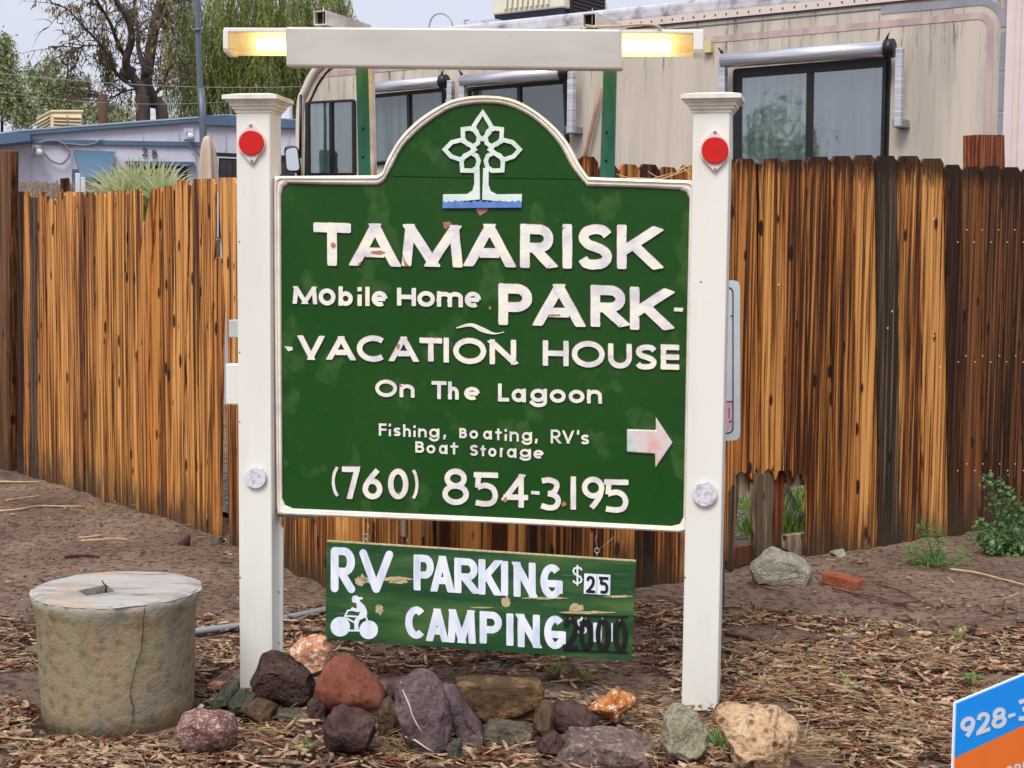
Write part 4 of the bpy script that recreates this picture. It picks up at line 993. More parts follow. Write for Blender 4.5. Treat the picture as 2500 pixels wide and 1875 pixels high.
def reflector(pf, par, plate, c, r, mat, zf):
    prism('reflector_plate', plate, pf, .012, .012, PLATE, par, .002) if plate else None
    n = 32; pts = [(c[0]+r*cos(2*pi*i/n), c[1]+r*sin(2*pi*i/n)) for i in range(n)]
    return prism('reflector', pts, pf, .019 if plate else .014, .012, mat, par, .002)
def scr(pf, par, x, y, r=3.5, t=.015, mat=None):
    n = 10; prism('screw', [(x+r*cos(2*pi*i/n), y+r*sin(2*pi*i/n)) for i in range(n)], pf, t, .004, mat or STEEL, par)
def diamond(c, r, top, bot, k=1.12):
    """round plate with pointed ears above and below"""
    out = []
    for i in range(36):
        a = 2*pi*i/36; out.append((c[0]+r*k*cos(a), c[1]+r*k*sin(a)))
    out = [p for p in out if abs(p[0]-c[0]) > r*.62]
    R_ = [p for p in out if p[0] > c[0]]; L_ = [p for p in out if p[0] < c[0]]
    R_.sort(key=lambda p: p[1]); L_.sort(key=lambda p: -p[1])
    return [(top[0]-3, top[1]), (top[0]+3, top[1])]+R_+[(bot[0]+3, bot[1]), (bot[0]-3, bot[1])]+L_
c1 = Z1(1588, 903); reflector(LPF, lp, diamond(c1, 30.5, Z1(1585, 778), Z1(1592, 1036)), c1, 30.5, RED, None)
scr(LPF, lp, *Z1(1585, 794)); scr(LPF, lp, *Z1(1591, 1017))
c2 = Z3(543, 811); reflector(RPF, rp_, diamond(c2, 33, Z3(543, 702), Z3(543, 925)), c2, 33, RED, None)
scr(RPF, rp_, *Z3(543, 713)); scr(RPF, rp_, *Z3(543, 912))
reflector(LPF, lp, None, (623, 1167), 26, CHALK, None); reflector(RPF, rp_, None, (1721, 1207), 30, CHALK, None)
for y in (590, 860, 1030, 1410): scr(LPF, lp, 584+(y-590)*.002, y, 1.6, .002, HOLE)
for x, y in ((1711, 688), (1672, 1410)): scr(RPF, rp_, x, y, 1.8, .002, HOLE)
# side channel strips beside the left post
def pst(name, pts, t, dep, mat, par, bev=.001): return prism(name, pts, SP, t, dep, mat, par, bev)
pst('side_channel', [(671, 262), (679, 262), (680, 424), (672, 424)], -.03, .03, VINYL, lp)
pst('side_channel', [(671, 1268), (691, 1292), (689, 1625), (671, 1625)], -.015, .012, VINYL, lp)
for y in (1446, 1571): scr(SP, lp, 679, y, 2.6, -.012, HOLE)
pst('angle_bracket', [(670, 1256), (762, 1263), (762, 1267), (676, 1261), (676, 1285), (670, 1285)], -.01, .02, STEEL, sgn)
o = box('outlet_box', SP.hit(577, 802, -.09), .02, .02, .03, -.15, simple('grey_box', L(170, 178, 180), .5), lp, .003)
o = box('outlet_box', SP.hit(574, 937, -.07), .026, .022, .069, -.15, VINYL, lp, .004)

# panel
arO = zz(Z2, [(700, 1110), (735, 1085), (770, 1000), (850, 870), (960, 760), (1080, 680), (1200, 625), (1370, 605), (1550, 625), (1700, 700), (1830, 810), (1910, 910), (1980, 1040), (2035, 1120)])
arI = zz(Z2, [(700, 1172), (742, 1150), (785, 1078), (862, 935), (962, 830), (1075, 742), (1195, 680), (1370, 655), (1532, 672), (1680, 745), (1795, 845), (1865, 935), (1935, 1062), (2030, 1180)])
def loops():
    O = [(668, 450), (668, 434), (672, 430)]; I = [(687, 478), (692, 458), (706, 448)]
    O += [(800, 429)]; I += [(800, 451)]
    O += arO[:1]+catmull(arO, 6)[1:-1]+arO[-1:]; I += arI[:1]+catmull(arI, 6)[1:-1]+arI[-1:]
    O += [(1560, 437), (1686, 440), (1693, 443), (1693, 458)]; I += [(1560, 458), (1657, 463), (1675, 470), (1683, 486)]
    O += [(1687, 800), (1676, 1280), (1675, 1296), (1662, 1300)]; I += [(1676, 820), (1668, 1262), (1660, 1279), (1640, 1284)]
    O += [(1200, 1277), (690, 1257), (678, 1255), (676, 1240)]; I += [(1200, 1262), (716, 1241), (697, 1233), (690, 1216)]
    O += [(671, 850)]; I += [(688, 850)]
    return O, I
LO, LI = loops()
pan = pst('panel', LO, .008, .034, TRIMM, sgn)
pst('green_face', LI, .0195, .016, GREEN, pan)
bm = bmesh.new(); rings = []
for f_, tt in ((-.0, .002), (0, .026), (.12, .034), (.3, .036), (.42, .030), (.7, .031), (.88, .027), (1.03, .0150)):
    rings.append([bm.verts.new(SP.hit(o_[0]+(i_[0]-o_[0])*f_, o_[1]+(i_[1]-o_[1])*f_, tt+.0012*mnoise.noise(Vector((o_[0]*.1, o_[1]*.1, f_*5))))) for o_, i_ in zip(LO, LI)])
for A, B in zip(rings, rings[1:]):
    for k in range(len(A)): bm.faces.new((A[k], A[(k+1) % len(A)], B[(k+1) % len(A)], B[k]))
obj('border_trim', bm, TRIMM, pan, smooth=False)
T0 = .0190
def word(txt, boxes, zf, sc, w, h, mat, par=pan, slope=.025, bev=1.4, pl=SP, t=T0, rnd=False, jit=.05):
    for ch, b in zip(txt, boxes):
        ww = w*(.55 if ch in '()' else 1)
        letter(ch, pl, zf, sc, b[0], b[1], b[2], b[3], ww, t, h, mat, par, slope, bev, rnd, jit)
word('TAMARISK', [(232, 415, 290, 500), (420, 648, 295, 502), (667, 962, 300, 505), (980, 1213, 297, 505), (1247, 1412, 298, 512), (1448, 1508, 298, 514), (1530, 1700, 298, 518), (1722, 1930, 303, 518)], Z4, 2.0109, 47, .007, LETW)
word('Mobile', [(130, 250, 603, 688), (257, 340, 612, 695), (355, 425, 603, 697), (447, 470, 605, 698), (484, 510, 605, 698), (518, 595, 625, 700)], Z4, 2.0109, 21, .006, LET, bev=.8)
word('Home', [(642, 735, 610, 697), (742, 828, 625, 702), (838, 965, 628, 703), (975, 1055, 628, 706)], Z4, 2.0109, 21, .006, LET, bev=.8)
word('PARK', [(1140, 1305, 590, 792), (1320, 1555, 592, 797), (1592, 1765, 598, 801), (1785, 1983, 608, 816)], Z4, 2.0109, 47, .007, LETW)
pst('dash', zz(Z4, [(2003, 706), (2048, 708), (2044, 727), (2000, 724)]), .024, .006, LET, pan)
pst('dash', zz(Z4, [(88, 896), (128, 900), (130, 915), (108, 921)]), .024, .006, LET, pan)
sw = catmull([(930, 805), (1000, 783), (1062, 803), (1120, 830), (1168, 824)], 5); swb = catmull([(936, 809), (1005, 800), (1056, 826), (1118, 838), (1168, 828)], 5)
pst('swash', zz(Z4, sw+swb[::-1]), .024, .006, LET, pan)
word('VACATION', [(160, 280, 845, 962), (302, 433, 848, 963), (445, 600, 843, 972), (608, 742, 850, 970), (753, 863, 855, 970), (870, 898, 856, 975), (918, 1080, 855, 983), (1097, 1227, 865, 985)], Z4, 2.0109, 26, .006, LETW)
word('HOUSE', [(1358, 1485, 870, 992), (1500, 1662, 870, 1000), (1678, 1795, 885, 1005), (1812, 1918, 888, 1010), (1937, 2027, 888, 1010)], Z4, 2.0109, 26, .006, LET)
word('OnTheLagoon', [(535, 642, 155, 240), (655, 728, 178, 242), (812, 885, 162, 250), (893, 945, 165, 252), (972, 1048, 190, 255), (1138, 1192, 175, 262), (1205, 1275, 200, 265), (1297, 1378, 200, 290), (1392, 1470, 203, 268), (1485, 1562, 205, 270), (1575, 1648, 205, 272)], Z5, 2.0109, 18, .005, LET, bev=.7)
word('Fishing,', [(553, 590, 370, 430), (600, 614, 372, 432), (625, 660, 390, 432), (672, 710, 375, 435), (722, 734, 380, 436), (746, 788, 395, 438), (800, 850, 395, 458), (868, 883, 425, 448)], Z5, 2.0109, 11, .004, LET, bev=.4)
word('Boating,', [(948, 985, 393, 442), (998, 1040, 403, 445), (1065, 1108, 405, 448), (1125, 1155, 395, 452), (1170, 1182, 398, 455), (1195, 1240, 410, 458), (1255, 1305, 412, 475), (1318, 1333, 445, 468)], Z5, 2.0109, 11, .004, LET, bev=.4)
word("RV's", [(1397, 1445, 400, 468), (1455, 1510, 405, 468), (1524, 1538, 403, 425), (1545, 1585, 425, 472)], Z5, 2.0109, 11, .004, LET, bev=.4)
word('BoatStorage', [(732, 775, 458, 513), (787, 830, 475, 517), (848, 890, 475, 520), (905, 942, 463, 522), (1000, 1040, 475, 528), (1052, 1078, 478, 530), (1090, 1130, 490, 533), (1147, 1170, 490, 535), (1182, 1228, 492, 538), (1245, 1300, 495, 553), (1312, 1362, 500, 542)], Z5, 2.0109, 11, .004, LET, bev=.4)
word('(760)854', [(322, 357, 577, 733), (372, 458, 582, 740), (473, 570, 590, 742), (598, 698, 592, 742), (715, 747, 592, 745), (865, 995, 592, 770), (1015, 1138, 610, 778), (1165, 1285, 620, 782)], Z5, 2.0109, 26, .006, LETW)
pst('dash', zz(Z5, [(1300, 702), (1342, 705), (1342, 721), (1300, 718)]), .024, .006, LET, pan)
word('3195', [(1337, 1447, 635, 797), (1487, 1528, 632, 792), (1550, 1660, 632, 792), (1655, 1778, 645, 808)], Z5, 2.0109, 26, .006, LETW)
ARW = M('arrow_mottled_paint', (.7, .7, .7, 1), .5); ARW.col(ARW.ramp(ARW.noise(11, 5), [(.3, L(206, 150, 142)), (.42, L(214, 190, 186)), (.55, L(206, 204, 204)), (.7, L(150, 196, 170))])); ARW.bump(ARW.noise(40, 4), .3, .003); ARW = ARW.m
pst('arrow', zz(Z5, [(1770, 398), (1912, 403), (1912, 338), (1995, 465), (1910, 590), (1908, 520), (1770, 510)]), .0275, .009, ARW, pan, .004)
# emblem: seven-leaved tree over water
def em(P, fl='c'): return ([Z2(*p) for p in P], fl)
mxr = lambda P: [(2734-x, y) for x, y in P]
top = [(1370, 712), (1398, 755), (1424, 800), (1412, 838), (1385, 868), (1367, 880), (1346, 865), (1322, 830), (1314, 796), (1340, 755)]
ul = [(1243, 818), (1290, 812), (1330, 830), (1345, 868), (1340, 905), (1312, 925), (1272, 912), (1246, 880)]
ll = [(1240, 1078), (1236, 1020), (1255, 985), (1295, 968), (1332, 985), (1345, 1018), (1334, 1058), (1305, 1080)]
lf_ = [(1130, 946), (1175, 900), (1232, 886), (1290, 915), (1318, 946), (1280, 975), (1228, 1010), (1170, 990)]
ribbon_obj('emblem_leaf', SP, [em(top)], 10.5, T0, .006, EMB, pan, .5, False, .02)
for P, k in ((ul, 1), (mxr(ul), 2), (ll, 3), (mxr(ll), 4), (lf_, 5), (mxr(lf_), 6)): ribbon_obj('emblem_leaf', SP, [em(P)], 10.5, T0, .006+k*.0003, EMB, pan, .5, False, .02)
pst('emblem_trunk', zz(Z2, [(1314, 1075), (1350, 1060), (1352, 1262), (1118, 1285), (1118, 1230), (1270, 1228), (1305, 1205), (1316, 1160)]), .0275, .0085, EMB, pan, .001)
pst('emblem_trunk', zz(Z2, [(1372, 1060), (1408, 1075), (1406, 1170), (1420, 1210), (1460, 1230), (1618, 1228), (1616, 1285), (1366, 1265)]), .0277, .0085, EMB, pan, .001)
wv_ = [(1116+i*20.0, 1272+(8 if i % 2 else -4)+3*sin(i)) for i in range(26)]
pst('emblem_water', zz(Z2, wv_+[(1614, 1313), (1116, 1317)]), .0285, .0095, BLUEW, pan, 0)
pst('bare_patch', zz(Z2, [(1325, 1318), (1405, 1310), (1400, 1335), (1352, 1366), (1338, 1345)]), .0212, .002, BARE, pan, 0)
for P in ([(1118, 1406), (1160, 1402), (1172, 1418), (1135, 1452), (1124, 1440)],): pst('bare_patch', zz(Z2, P), .0212, .002, BARE, pan, 0)
for P in ([(318, 385), (335, 388), (342, 400), (330, 415), (318, 405)], [(510, 430), (560, 425), (585, 435), (560, 445), (520, 440)], [(448, 490), (468, 478), (462, 497)], [(668, 440), (682, 478), (700, 500), (678, 498)], [(1385, 740), (1440, 738), (1445, 744), (1395, 748)], [(1092, 700), (1105, 702), (1102, 718), (1094, 714)]):
    pst('bare_patch', zz(Z4, P), .0282, .002, BARE, pan, 0)
for P in ([(1448, 765), (1462, 752), (1475, 768), (1458, 780)], [(645, 708), (656, 708), (653, 720)]): pst('bare_patch', zz(Z5, P), .0268, .002, BARE, pan, 0)
# plank joint across the arch
pst('plank_joint', zz(Z2, [(800, 1112), (1310, 1124), (1310, 1128), (800, 1116)]), .0208, .0015, HOLE, pan, 0)
pst('plank_joint', zz(Z2, [(1425, 1124), (1990, 1132), (1990, 1135), (1425, 1128)]), .0208, .0015, HOLE, pan, 0)

# light above the sign
ls = thing('x', '', '') if False else None
up1 = prism('upright', [(868, 150), (898, 150), (905, 440), (875, 440)], SP, -.14, .045, POSTG, sgn, .002)
prism('upright_edge', [(898, 150), (906, 150), (913, 440), (905, 440)], SP, -.142, .045, TUBEW, up1)
up2 = prism('upright', [(1473, 160), (1504, 160), (1498, 445), (1464, 445)], SP, -.14, .045, POSTG, sgn, .002)
for u_, P in ((up1, [Z2(612, 815), Z2(612, 995)]), (up2, [Z2(2155, 838), Z2(2150, 1018)])):
    for x, y in P: scr(SP, u_, x, y, 3.2, -.138, HOLE)
lt = prism('light_cover', [(695, 65), (1517, 71), (1519, 170), (698, 162)], SP, .10, .05, BEAM, sgn, .007)
fx = prism('light_fixture', [(545, 67), (1718, 72), (1718, 82), (545, 78)], SP, .055, .13, VINYL, sgn, .003)
LENS = M('prismatic_lens'); LENS.nt.nodes.remove(LENS.b)
_tr = LENS.n('ShaderNodeBsdfTransparent'); _tr.inputs[0].default_value = (1, .92, .78, 1); _tl = LENS.n('ShaderNodeBsdfTranslucent'); _tl.inputs[0].default_value = (.95, .80, .52, 1)
_df = LENS.n('ShaderNodeBsdfDiffuse'); _df.inputs[0].default_value = L(214, 196, 160); _ck = LENS.n('ShaderNodeTexChecker'); _ck.inputs['Scale'].default_value = 1
_mp = LENS.map((190, 190, 190), None, (0, radians(45), 0)); LENS.l(_mp, _ck.inputs['Vector'])
m1 = LENS.n('ShaderNodeMixShader'); LENS.l(LENS.math('ADD', LENS.math('MULTIPLY', _ck.outputs['Fac'], .28), .46), m1.inputs[0]); LENS.l(_tr.outputs[0], m1.inputs[1]); LENS.l(_tl.outputs[0], m1.inputs[2])
m2 = LENS.n('ShaderNodeMixShader'); m2.inputs[0].default_value = .2; LENS.l(m1.outputs[0], m2.inputs[1]); LENS.l(_df.outputs[0], m2.inputs[2]); LENS.l(m2.outputs[0], LENS.out.inputs[0]); LENS = LENS.m
def lens_prof(x, bulge=0):
    A = SP.hit(x, 79, .05); s = A-SP.hit(x, 79, 0)
    ztop_ = A.z; P0_ = A-SP.N*.05
    return [P0_+SP.N*a+Vector((0, 0, -b)) for a, b in ((.05, 0), (.05, .048), (.044, .060), (.0, .068), (-.045, .062), (-.055, .0))]
bm = bmesh.new(); r0 = [bm.verts.new(v) for v in lens_prof(557)]; r1 = [bm.verts.new(v) for v in lens_prof(1692)]
for i in range(5): bm.faces.new((r0[i], r0[i+1], r1[i+1], r1[i]))
obj('lens', bm, LENS, fx, recalc=False)
for x, dx in ((545, 13), (1693, 25)):
    bm = bmesh.new(); A = lens_prof(x); B = lens_prof(x+dx)
    g1 = [v+Vector((0, 0, .008 if i in (0, 5) else -.004))+SP.N*(.006 if i < 3 else -.004) for i, v in enumerate(A)]; g2 = [v+Vector((0, 0, .008 if i in (0, 5) else -.004))+SP.N*(.006 if i < 3 else -.004) for i, v in enumerate(B)]
    add_prism(bm, g1, g2); bevel_all(bm, .003); obj('end_cap', bm, VINYL, fx)
tm = M('fluorescent_glow'); tm.nt.nodes.remove(tm.b); te = tm.n('ShaderNodeEmission'); te.inputs[0].default_value = (1, .80, .44, 1); te.inputs[1].default_value = 4.2; tm.l(te.outputs[0], tm.out.inputs[0])
tube('fluorescent_tube', [SP.hit(628, 109, .02), SP.hit(1640, 114, .02)], .017, tm.m, fx, 12)
prism('lens_reflector', [(560, 80), (1690, 84), (1690, 128), (560, 124)], SP, -.052, .004, simple('reflector_white', L(235, 225, 200), .4), fx)
for x in (700, 850): pass
def tubebox(p0, L_, yaw, s, zf):
    d = Vector((sin(yaw), cos(yaw), 0)); a = Vector((cos(yaw), -sin(yaw), 0)); up = Vector((0, 0, 1)); bm = bmesh.new(); w = s; q = s*.86
    o0 = [p0+a*w*i+up*w*j for i, j in ((-1, -1), (1, -1), (1, 1), (-1, 1))]; i0 = [p0+a*q*i+up*q*j for i, j in ((-1, -1), (1, -1), (1, 1), (-1, 1))]
    vs = [[bm.verts.new(v+dd) for v in ring] for ring, dd in ((o0, d*L_), (o0, d*0), (i0, d*0), (i0, d*(L_-.02)))]
    for r, s_ in zip(vs, vs[1:]):
        for k in range(4): bm.faces.new((r[k], r[(k+1) % 4], s_[(k+1) % 4], s_[k]))
    bm.faces.new(vs[0]); bm.faces.new(vs[3][::-1]); return bm
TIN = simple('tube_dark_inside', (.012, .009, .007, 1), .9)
for (cx, cy) in ((Z2(340, 112)), (Z2(2044, 128))):
    p = SP.hit(cx, cy, .06); bt = obj('bracket_tube', tubebox(p, .31, radians(22), .0228, None), TUBEW, sgn)
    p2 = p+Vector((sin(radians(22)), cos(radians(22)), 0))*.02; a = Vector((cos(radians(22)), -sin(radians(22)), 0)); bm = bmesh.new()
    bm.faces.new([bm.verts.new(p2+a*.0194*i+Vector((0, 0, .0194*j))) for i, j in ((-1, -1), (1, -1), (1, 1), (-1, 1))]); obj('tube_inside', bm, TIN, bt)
    p3 = p+Vector((sin(radians(22)), cos(radians(22)), 0))*.012+a*.006
    tube('bolt', [p3-Vector((0, 0, .02)), p3+Vector((0, 0, .038))], .0028, STEEL, bt, 6)
tube('power_cable', [SP.hit(*ZM(x, y), .06) for x, y in catmull([(350, 275), (450, 285), (700, 280), (950, 265), (1100, 272), (1165, 310)], 5)], .0042, simple('beige_cable', L(204, 170, 136, .85), .5), sgn, 7)

# ------------------------------------------------------------------ hanging board
hk_ = SP.hit(1175, 1470, .03)
hbd = thing('hanging_sign', 'lower green plywood board reading RV parking and camping hung on hooks', 'sign', tuple(hk_))
HT = .035
brd = prism('board', zz(Z6, [(217, 160), (1885, 268), (1863, 805), (207, 685)]), SP, HT, .018, GREEN2, hbd, .001)
prism('board_edge', zz(Z6, [(217, 155), (1885, 263), (1885, 268), (217, 160)]), SP, HT-.001, .016, BARET, hbd)
def hw_(txt, boxes, w, mat=PAINTW, rnd=False, h=.0018, slope=.055, t=HT): word(txt, boxes, Z6, 2.212, w, h, mat, hbd, slope, 0, SP, t, rnd, .035)
hw_('RV', [(238, 370, 192, 436), (392, 575, 205, 437)], 42, rnd=True)
hw_('PARKING', [(685, 795, 232, 425), (780, 902, 237, 432), (905, 1033, 250, 440), (1035, 1150, 257, 448), (1155, 1198, 265, 452), (1225, 1345, 272, 460), (1370, 1490, 282, 468)], 38)
hw_('CAMPING', [(640, 757, 510, 684), (755, 870, 522, 700), (870, 1020, 528, 708), (1042, 1162, 538, 712), (1187, 1223, 548, 722), (1247, 1367, 553, 732), (1390, 1507, 560, 740)], 38)
hw_('$', [(1542, 1598, 296, 388)], 9)
pc = prism('price_plate', zz(Z6, [(1607, 333), (1748, 341), (1746, 450), (1604, 441)]), SP, HT+.004, .004, PAINTW, hbd)
prism('plate_joint', zz(Z6, [(1675, 337), (1677, 337), (1675, 446), (1673, 446)]), SP, HT+.0046, .001, HOLE, hbd)
hw_('25', [(1617, 1665, 345, 437), (1687, 1737, 350, 441)], 15, BLACK, t=HT+.004)
prism('old_price', zz(Z6, [(1655, 598), (1705, 602), (1700, 706), (1655, 700)]), SP, HT+.001, .001, PAINTW, hbd)
hw_('$', [(1566, 1622, 575, 660)], 11); hw_('1', [(1752, 1762, 600, 700)], 7)
hw_('2000', [(1493, 1575, 566, 746), (1578, 1655, 570, 746), (1668, 1747, 573, 752), (1763, 1840, 577, 757)], 25, BLACK, h=.007, t=HT+.0015)
prism('numeral_track', zz(Z6, [(1480, 552), (1843, 563), (1843, 570), (1480, 558)]), SP, HT+.006, .006, BLACK, hbd)
prism('numeral_track', zz(Z6, [(1500, 742), (1843, 756), (1843, 762), (1500, 748)]), SP, HT+.006, .006, BLACK, hbd)
for x, y in ((1530, 577), (1615, 577), (1705, 577), (1797, 586)): scr(SP, hbd, *Z6(x, y), 3, HT+.012)
# painted cyclist
n = 26
def disc(cx, cy, r): return [ZC(cx+r*cos(2*pi*i/n), cy+r*sin(2*pi*i/n)) for i in range(n)]
cyc = prism('cyclist_wheel', disc(238, 424, 113), SP, HT+.0012, .0012, PAINTW, hbd); prism('cyclist_wheel', disc(565, 460, 107), SP, HT+.0012, .0012, PAINTW, hbd)
prism('cyclist_rider', zz(ZC, [(372, 100), (385, 70), (430, 68), (450, 84), (494, 86), (498, 105), (462, 118), (470, 140), (515, 180), (545, 240), (548, 285), (520, 320), (460, 350), (445, 400), (452, 470), (400, 478), (400, 380), (405, 340), (450, 295), (468, 250), (440, 258), (385, 245), (358, 215), (375, 200), (415, 215), (430, 205), (422, 150), (395, 150), (375, 138)]), SP, HT+.0016, .0016, PAINTW, hbd)
ribbon_obj('cyclist_frame', SP, [(zz(ZC, [(370, 232), (325, 238), (280, 325)]), ''), (zz(ZC, [(300, 300), (470, 310)]), ''), (zz(ZC, [(310, 325), (420, 385)]), ''), (zz(ZC, [(530, 300), (552, 360)]), ''), (zz(ZC, [(350, 468), (450, 470)]), '')], 4.2, HT, .001, PAINTW, hbd)
def blob(zf, cx, cy, rx, ry, n_=22, k=.45, sd=0):
    return [zf(cx+rx*(1+k*mnoise.noise(Vector((cos(a)*2.5+sd, sin(a)*2.5, cx*.1))))*cos(a)*(1+.25*random.uniform(-1, 1)*k), cy+ry*(1+k*mnoise.noise(Vector((cos(a)*4, sin(a)*4, cy*.1+sd))))*sin(a)*(1+.6*random.uniform(-1, 1)*k)) for a in [2*pi*i/n_ for i in range(n_)]]
for cx, cy, rx, ry in ((400, 372, 32, 26), (455, 368, 50, 14), (590, 362, 85, 12), (610, 378, 50, 10), (500, 527, 24, 22), (1182, 485, 26, 26), (1565, 520, 40, 24), (1610, 542, 130, 7), (1400, 465, 120, 6), (1790, 456, 78, 6), (1050, 516, 55, 4)):
    prism('peeled_patch', blob(Z6, cx, cy, rx, ry), SP, HT+.0009, .0009, BARET, hbd)
# eye bolts and wires
def eyebolt(x, y, label):
    P = SP.hit(*Z6(x, y), HT-.009)
    t_ = tube('eye_bolt', [P+SP.D*.008*cos(a)+Vector((0, 0, .008*sin(a))) for a in [2*pi*i/14 for i in range(14)]], .0022, STEEL, hbd, 6, closed=True)
    tube('bolt_shank', [P-Vector((0, 0, .008)), P-Vector((0, 0, .02))], .002, STEEL, t_, 6); return P
E1 = eyebolt(430, 132, ''); E2 = eyebolt(1676, 208, '')
tube('hanging_wire', [E1+Vector((0, 0, .004)), SP.hit(*Z6(445, 78), .012), SP.hit(*Z6(432, 38), .01)], .0012, STEEL, hbd, 5)
tube('hanging_wire', [E2+Vector((0, 0, .004)), SP.hit(*Z6(1668, 150), .012), SP.hit(*Z6(1680, 92), .01)], .0012, STEEL, hbd, 5)
tube('hanging_wire', [E2, SP.hit(*Z6(1730, 170), .012), SP.hit(*Z6(1772, 130), .012)], .0009, STEEL, hbd, 5)
# ------------------------------------------------------------------ parking notice behind the right post
NP = Plane((.78, 5.35), (1, -.05))
q = [(1690, 686), (1807, 684), (1807, 1075), (1690, 1078)]
pb_ = NP.hit(1748, 900); pk = thing('parking_notice', 'pale blue white notice sign with rounded corners peeking out behind the right sign post', 'sign', (pb_.x, pb_.y, 0))
PKM = simple('notice_pale_blue', L(206, 218, 226, .9), .35, .03)
pnl = prism('plate', rquad(q, 18), NP, .004, .004, PKM, pk)
MAR = simple('notice_maroon', L(96, 30, 44, .9), .4); PNK = simple('notice_pink', L(232, 186, 196, .9), .4)
qi = [(1706, 702), (1791, 700), (1791, 1059), (1706, 1061)]; o1 = rquad(qi, 16); i1 = rquad([(1709, 705), (1788, 703), (1788, 1056), (1709, 1058)], 14)
bm = bmesh.new(); A = [bm.verts.new(NP.hit(x, y, .0055)) for x, y in o1]; B = [bm.verts.new(NP.hit(x, y, .0055)) for x, y in i1]
for k in range(len(A)): bm.faces.new((A[k], A[(k+1) % len(A)], B[(k+1) % len(A)], B[k]))
obj('border_line', bm, MAR, pk)
prism('pink_block', [(1710, 983), (1787, 982), (1787, 1040), (1775, 1054), (1710, 1057)], NP, .005, .001, PNK, pk)
prism('border_line', [(1709, 980), (1788, 979), (1788, 982), (1709, 983)], NP, .006, .001, MAR, pk)
prism('border_line', [(1784, 770), (1790, 770), (1790, 773), (1784, 773)], NP, .006, .001, MAR, pk)
prism('small_print', [(1780, 1028), (1786, 1026), (1786, 1030), (1781, 1032)], NP, .006, .001, MAR, pk)
prism('small_print', [(1779, 995), (1781, 995), (1781, 1020), (1779, 1020)], NP, .006, .001, MAR, pk)
gpx = NP.hit(1766, 900); 
prism('sign_post', [(1752, 1070), (1769, 1070), (1769, 1480), (1752, 1480)], NP, -.005, .03, simple('old_dark_steel', L(90, 84, 78, .7), .6, .3, 20), pk)

# ------------------------------------------------------------------ corflute sign in the lower right corner
p0 = at_y(2333, 1715, 3.35); CPn = Plane((p0.x, p0.y), (1, 1.0))
cf = thing('yard_sign', 'blue and orange yard sign with white telephone number cut by the lower right corner', 'sign', (p0.x+.25, p0.y+.25, 0))
pw = CPn.hit(2333, 1715).z; 
def cq(u, z): return Vector((p0.x, p0.y, 0))+CPn.D*u+Vector((0, 0, z))
WHT = simple('corflute_white', L(236, 240, 248, .92), .4, .03); CBL = simple('corflute_blue', L(0, 146, 240, 1.15), .35, .03); COR = simple('corflute_orange', L(238, 118, 44, 1.15), .35, .03)
bl = CPn.hit(2333, 1848).z; Wd = .62; Hb = pw-.46
def csheet(name, pts, t, mat, dep=.001, par=cf):
    f = [cq(u, z)+CPn.N*t for u, z in pts]; bm = bmesh.new(); add_prism(bm, f, [v-CPn.N*dep for v in f]); return obj(name, bm, mat, par)
csheet('panel', [(-.002, Hb), (Wd, Hb), (Wd, pw), (-.002, pw)], 0, WHT, .005)
e_ = .0035
csheet('blue_field', [(e_, bl), (Wd-e_, bl), (Wd-e_, pw-e_), (e_, pw-e_)], .001, CBL); csheet('orange_field', [(e_, Hb+e_), (Wd-e_, Hb+e_), (Wd-e_, bl-.001), (e_, bl-.001)], .001, COR)
for u in (.1, .5): tube('stake', [cq(u, 0)-CPn.N*.01, cq(u, pw-.1)-CPn.N*.01], .003, STEEL, cf, 6)
for ch, b in zip('928', [(872, 1092, 905, 1215), (1108, 1312, 838, 1150), (1330, 1555, 770, 1075)]):
    letter(ch, CPn, ZR, 6.033, b[0], b[1], b[2], b[3], 62, .0014, .0006, WHT, cf, -.28, 0, False, 0)
prism('dash', zz(ZR, [(1578, 880), (1682, 850), (1686, 890), (1585, 928)]), CPn, .0022, .001, WHT, cf)
letter('3', CPn, ZR, 6.033, 1700, 1905, 640, 960, 62, .0014, .0006, WHT, cf, -.28, 0, False, 0)
for ch, b in zip('On', [(1540, 1640, 1618, 1760), (1672, 1775, 1590, 1720)]): pass
letter('o', CPn, ZR, 6.033, 1535, 1645, 1632, 1760, 30, .0014, .0006, WHT, cf, -.28, 0, False, 0)
letter('R', CPn, ZR, 6.033, 1668, 1770, 1600, 1740, 30, .0014, .0006, WHT, cf, -.28, 0, False, 0)
letter('I', CPn, ZR, 6.033, 1790, 1822, 1570, 1710, 30, .0014, .0006, WHT, cf, -.28, 0, False, 0)

# ------------------------------------------------------------------ concrete drum
CON = M('old_concrete', (.3, .28, .22, 1), .85, .15)
_n = CON.noise(4, 7, CON.map((1, 1, .5)), .6, .6); _m = CON.noise(30, 6)
c = CON.ramp(_n, [(.3, L(150, 140, 110, .74)), (.45, L(158, 147, 118, .77)), (.55, L(166, 144, 114, .76)), (.64, L(150, 143, 126, .75)), (.75, L(158, 148, 118, .77))])
c = CON.mix(CON.ramp(_m, [(.3, .55), (.5, 0.)]), c, L(96, 88, 70, .5)); c = CON.mix(CON.ramp(CON.noise(150, 3), [(.66, 0.), (.72, .6)]), c, L(196, 186, 162, .6))
_zn = CON.math('ADD', CON.z(), CON.math('MULTIPLY', CON.math('SUBTRACT', CON.noise(12, 5), .5), .09)); c = CON.mix(CON.ramp(_zn, [(.355, 0.), (.375, .85)]), c, L(176, 172, 158, .8)); CON.col(c); b_ = CON.bump(_m, .5, .012); CON.bump(CON.noise(120, 4), .4, .003, b_); CON = CON.m
CTOP = M('scoured_concrete_top', (.5, .48, .46, 1), .8)
_n = CTOP.noise(7, 6, CTOP.map((.5, 2.2, 1)), .6, .8)
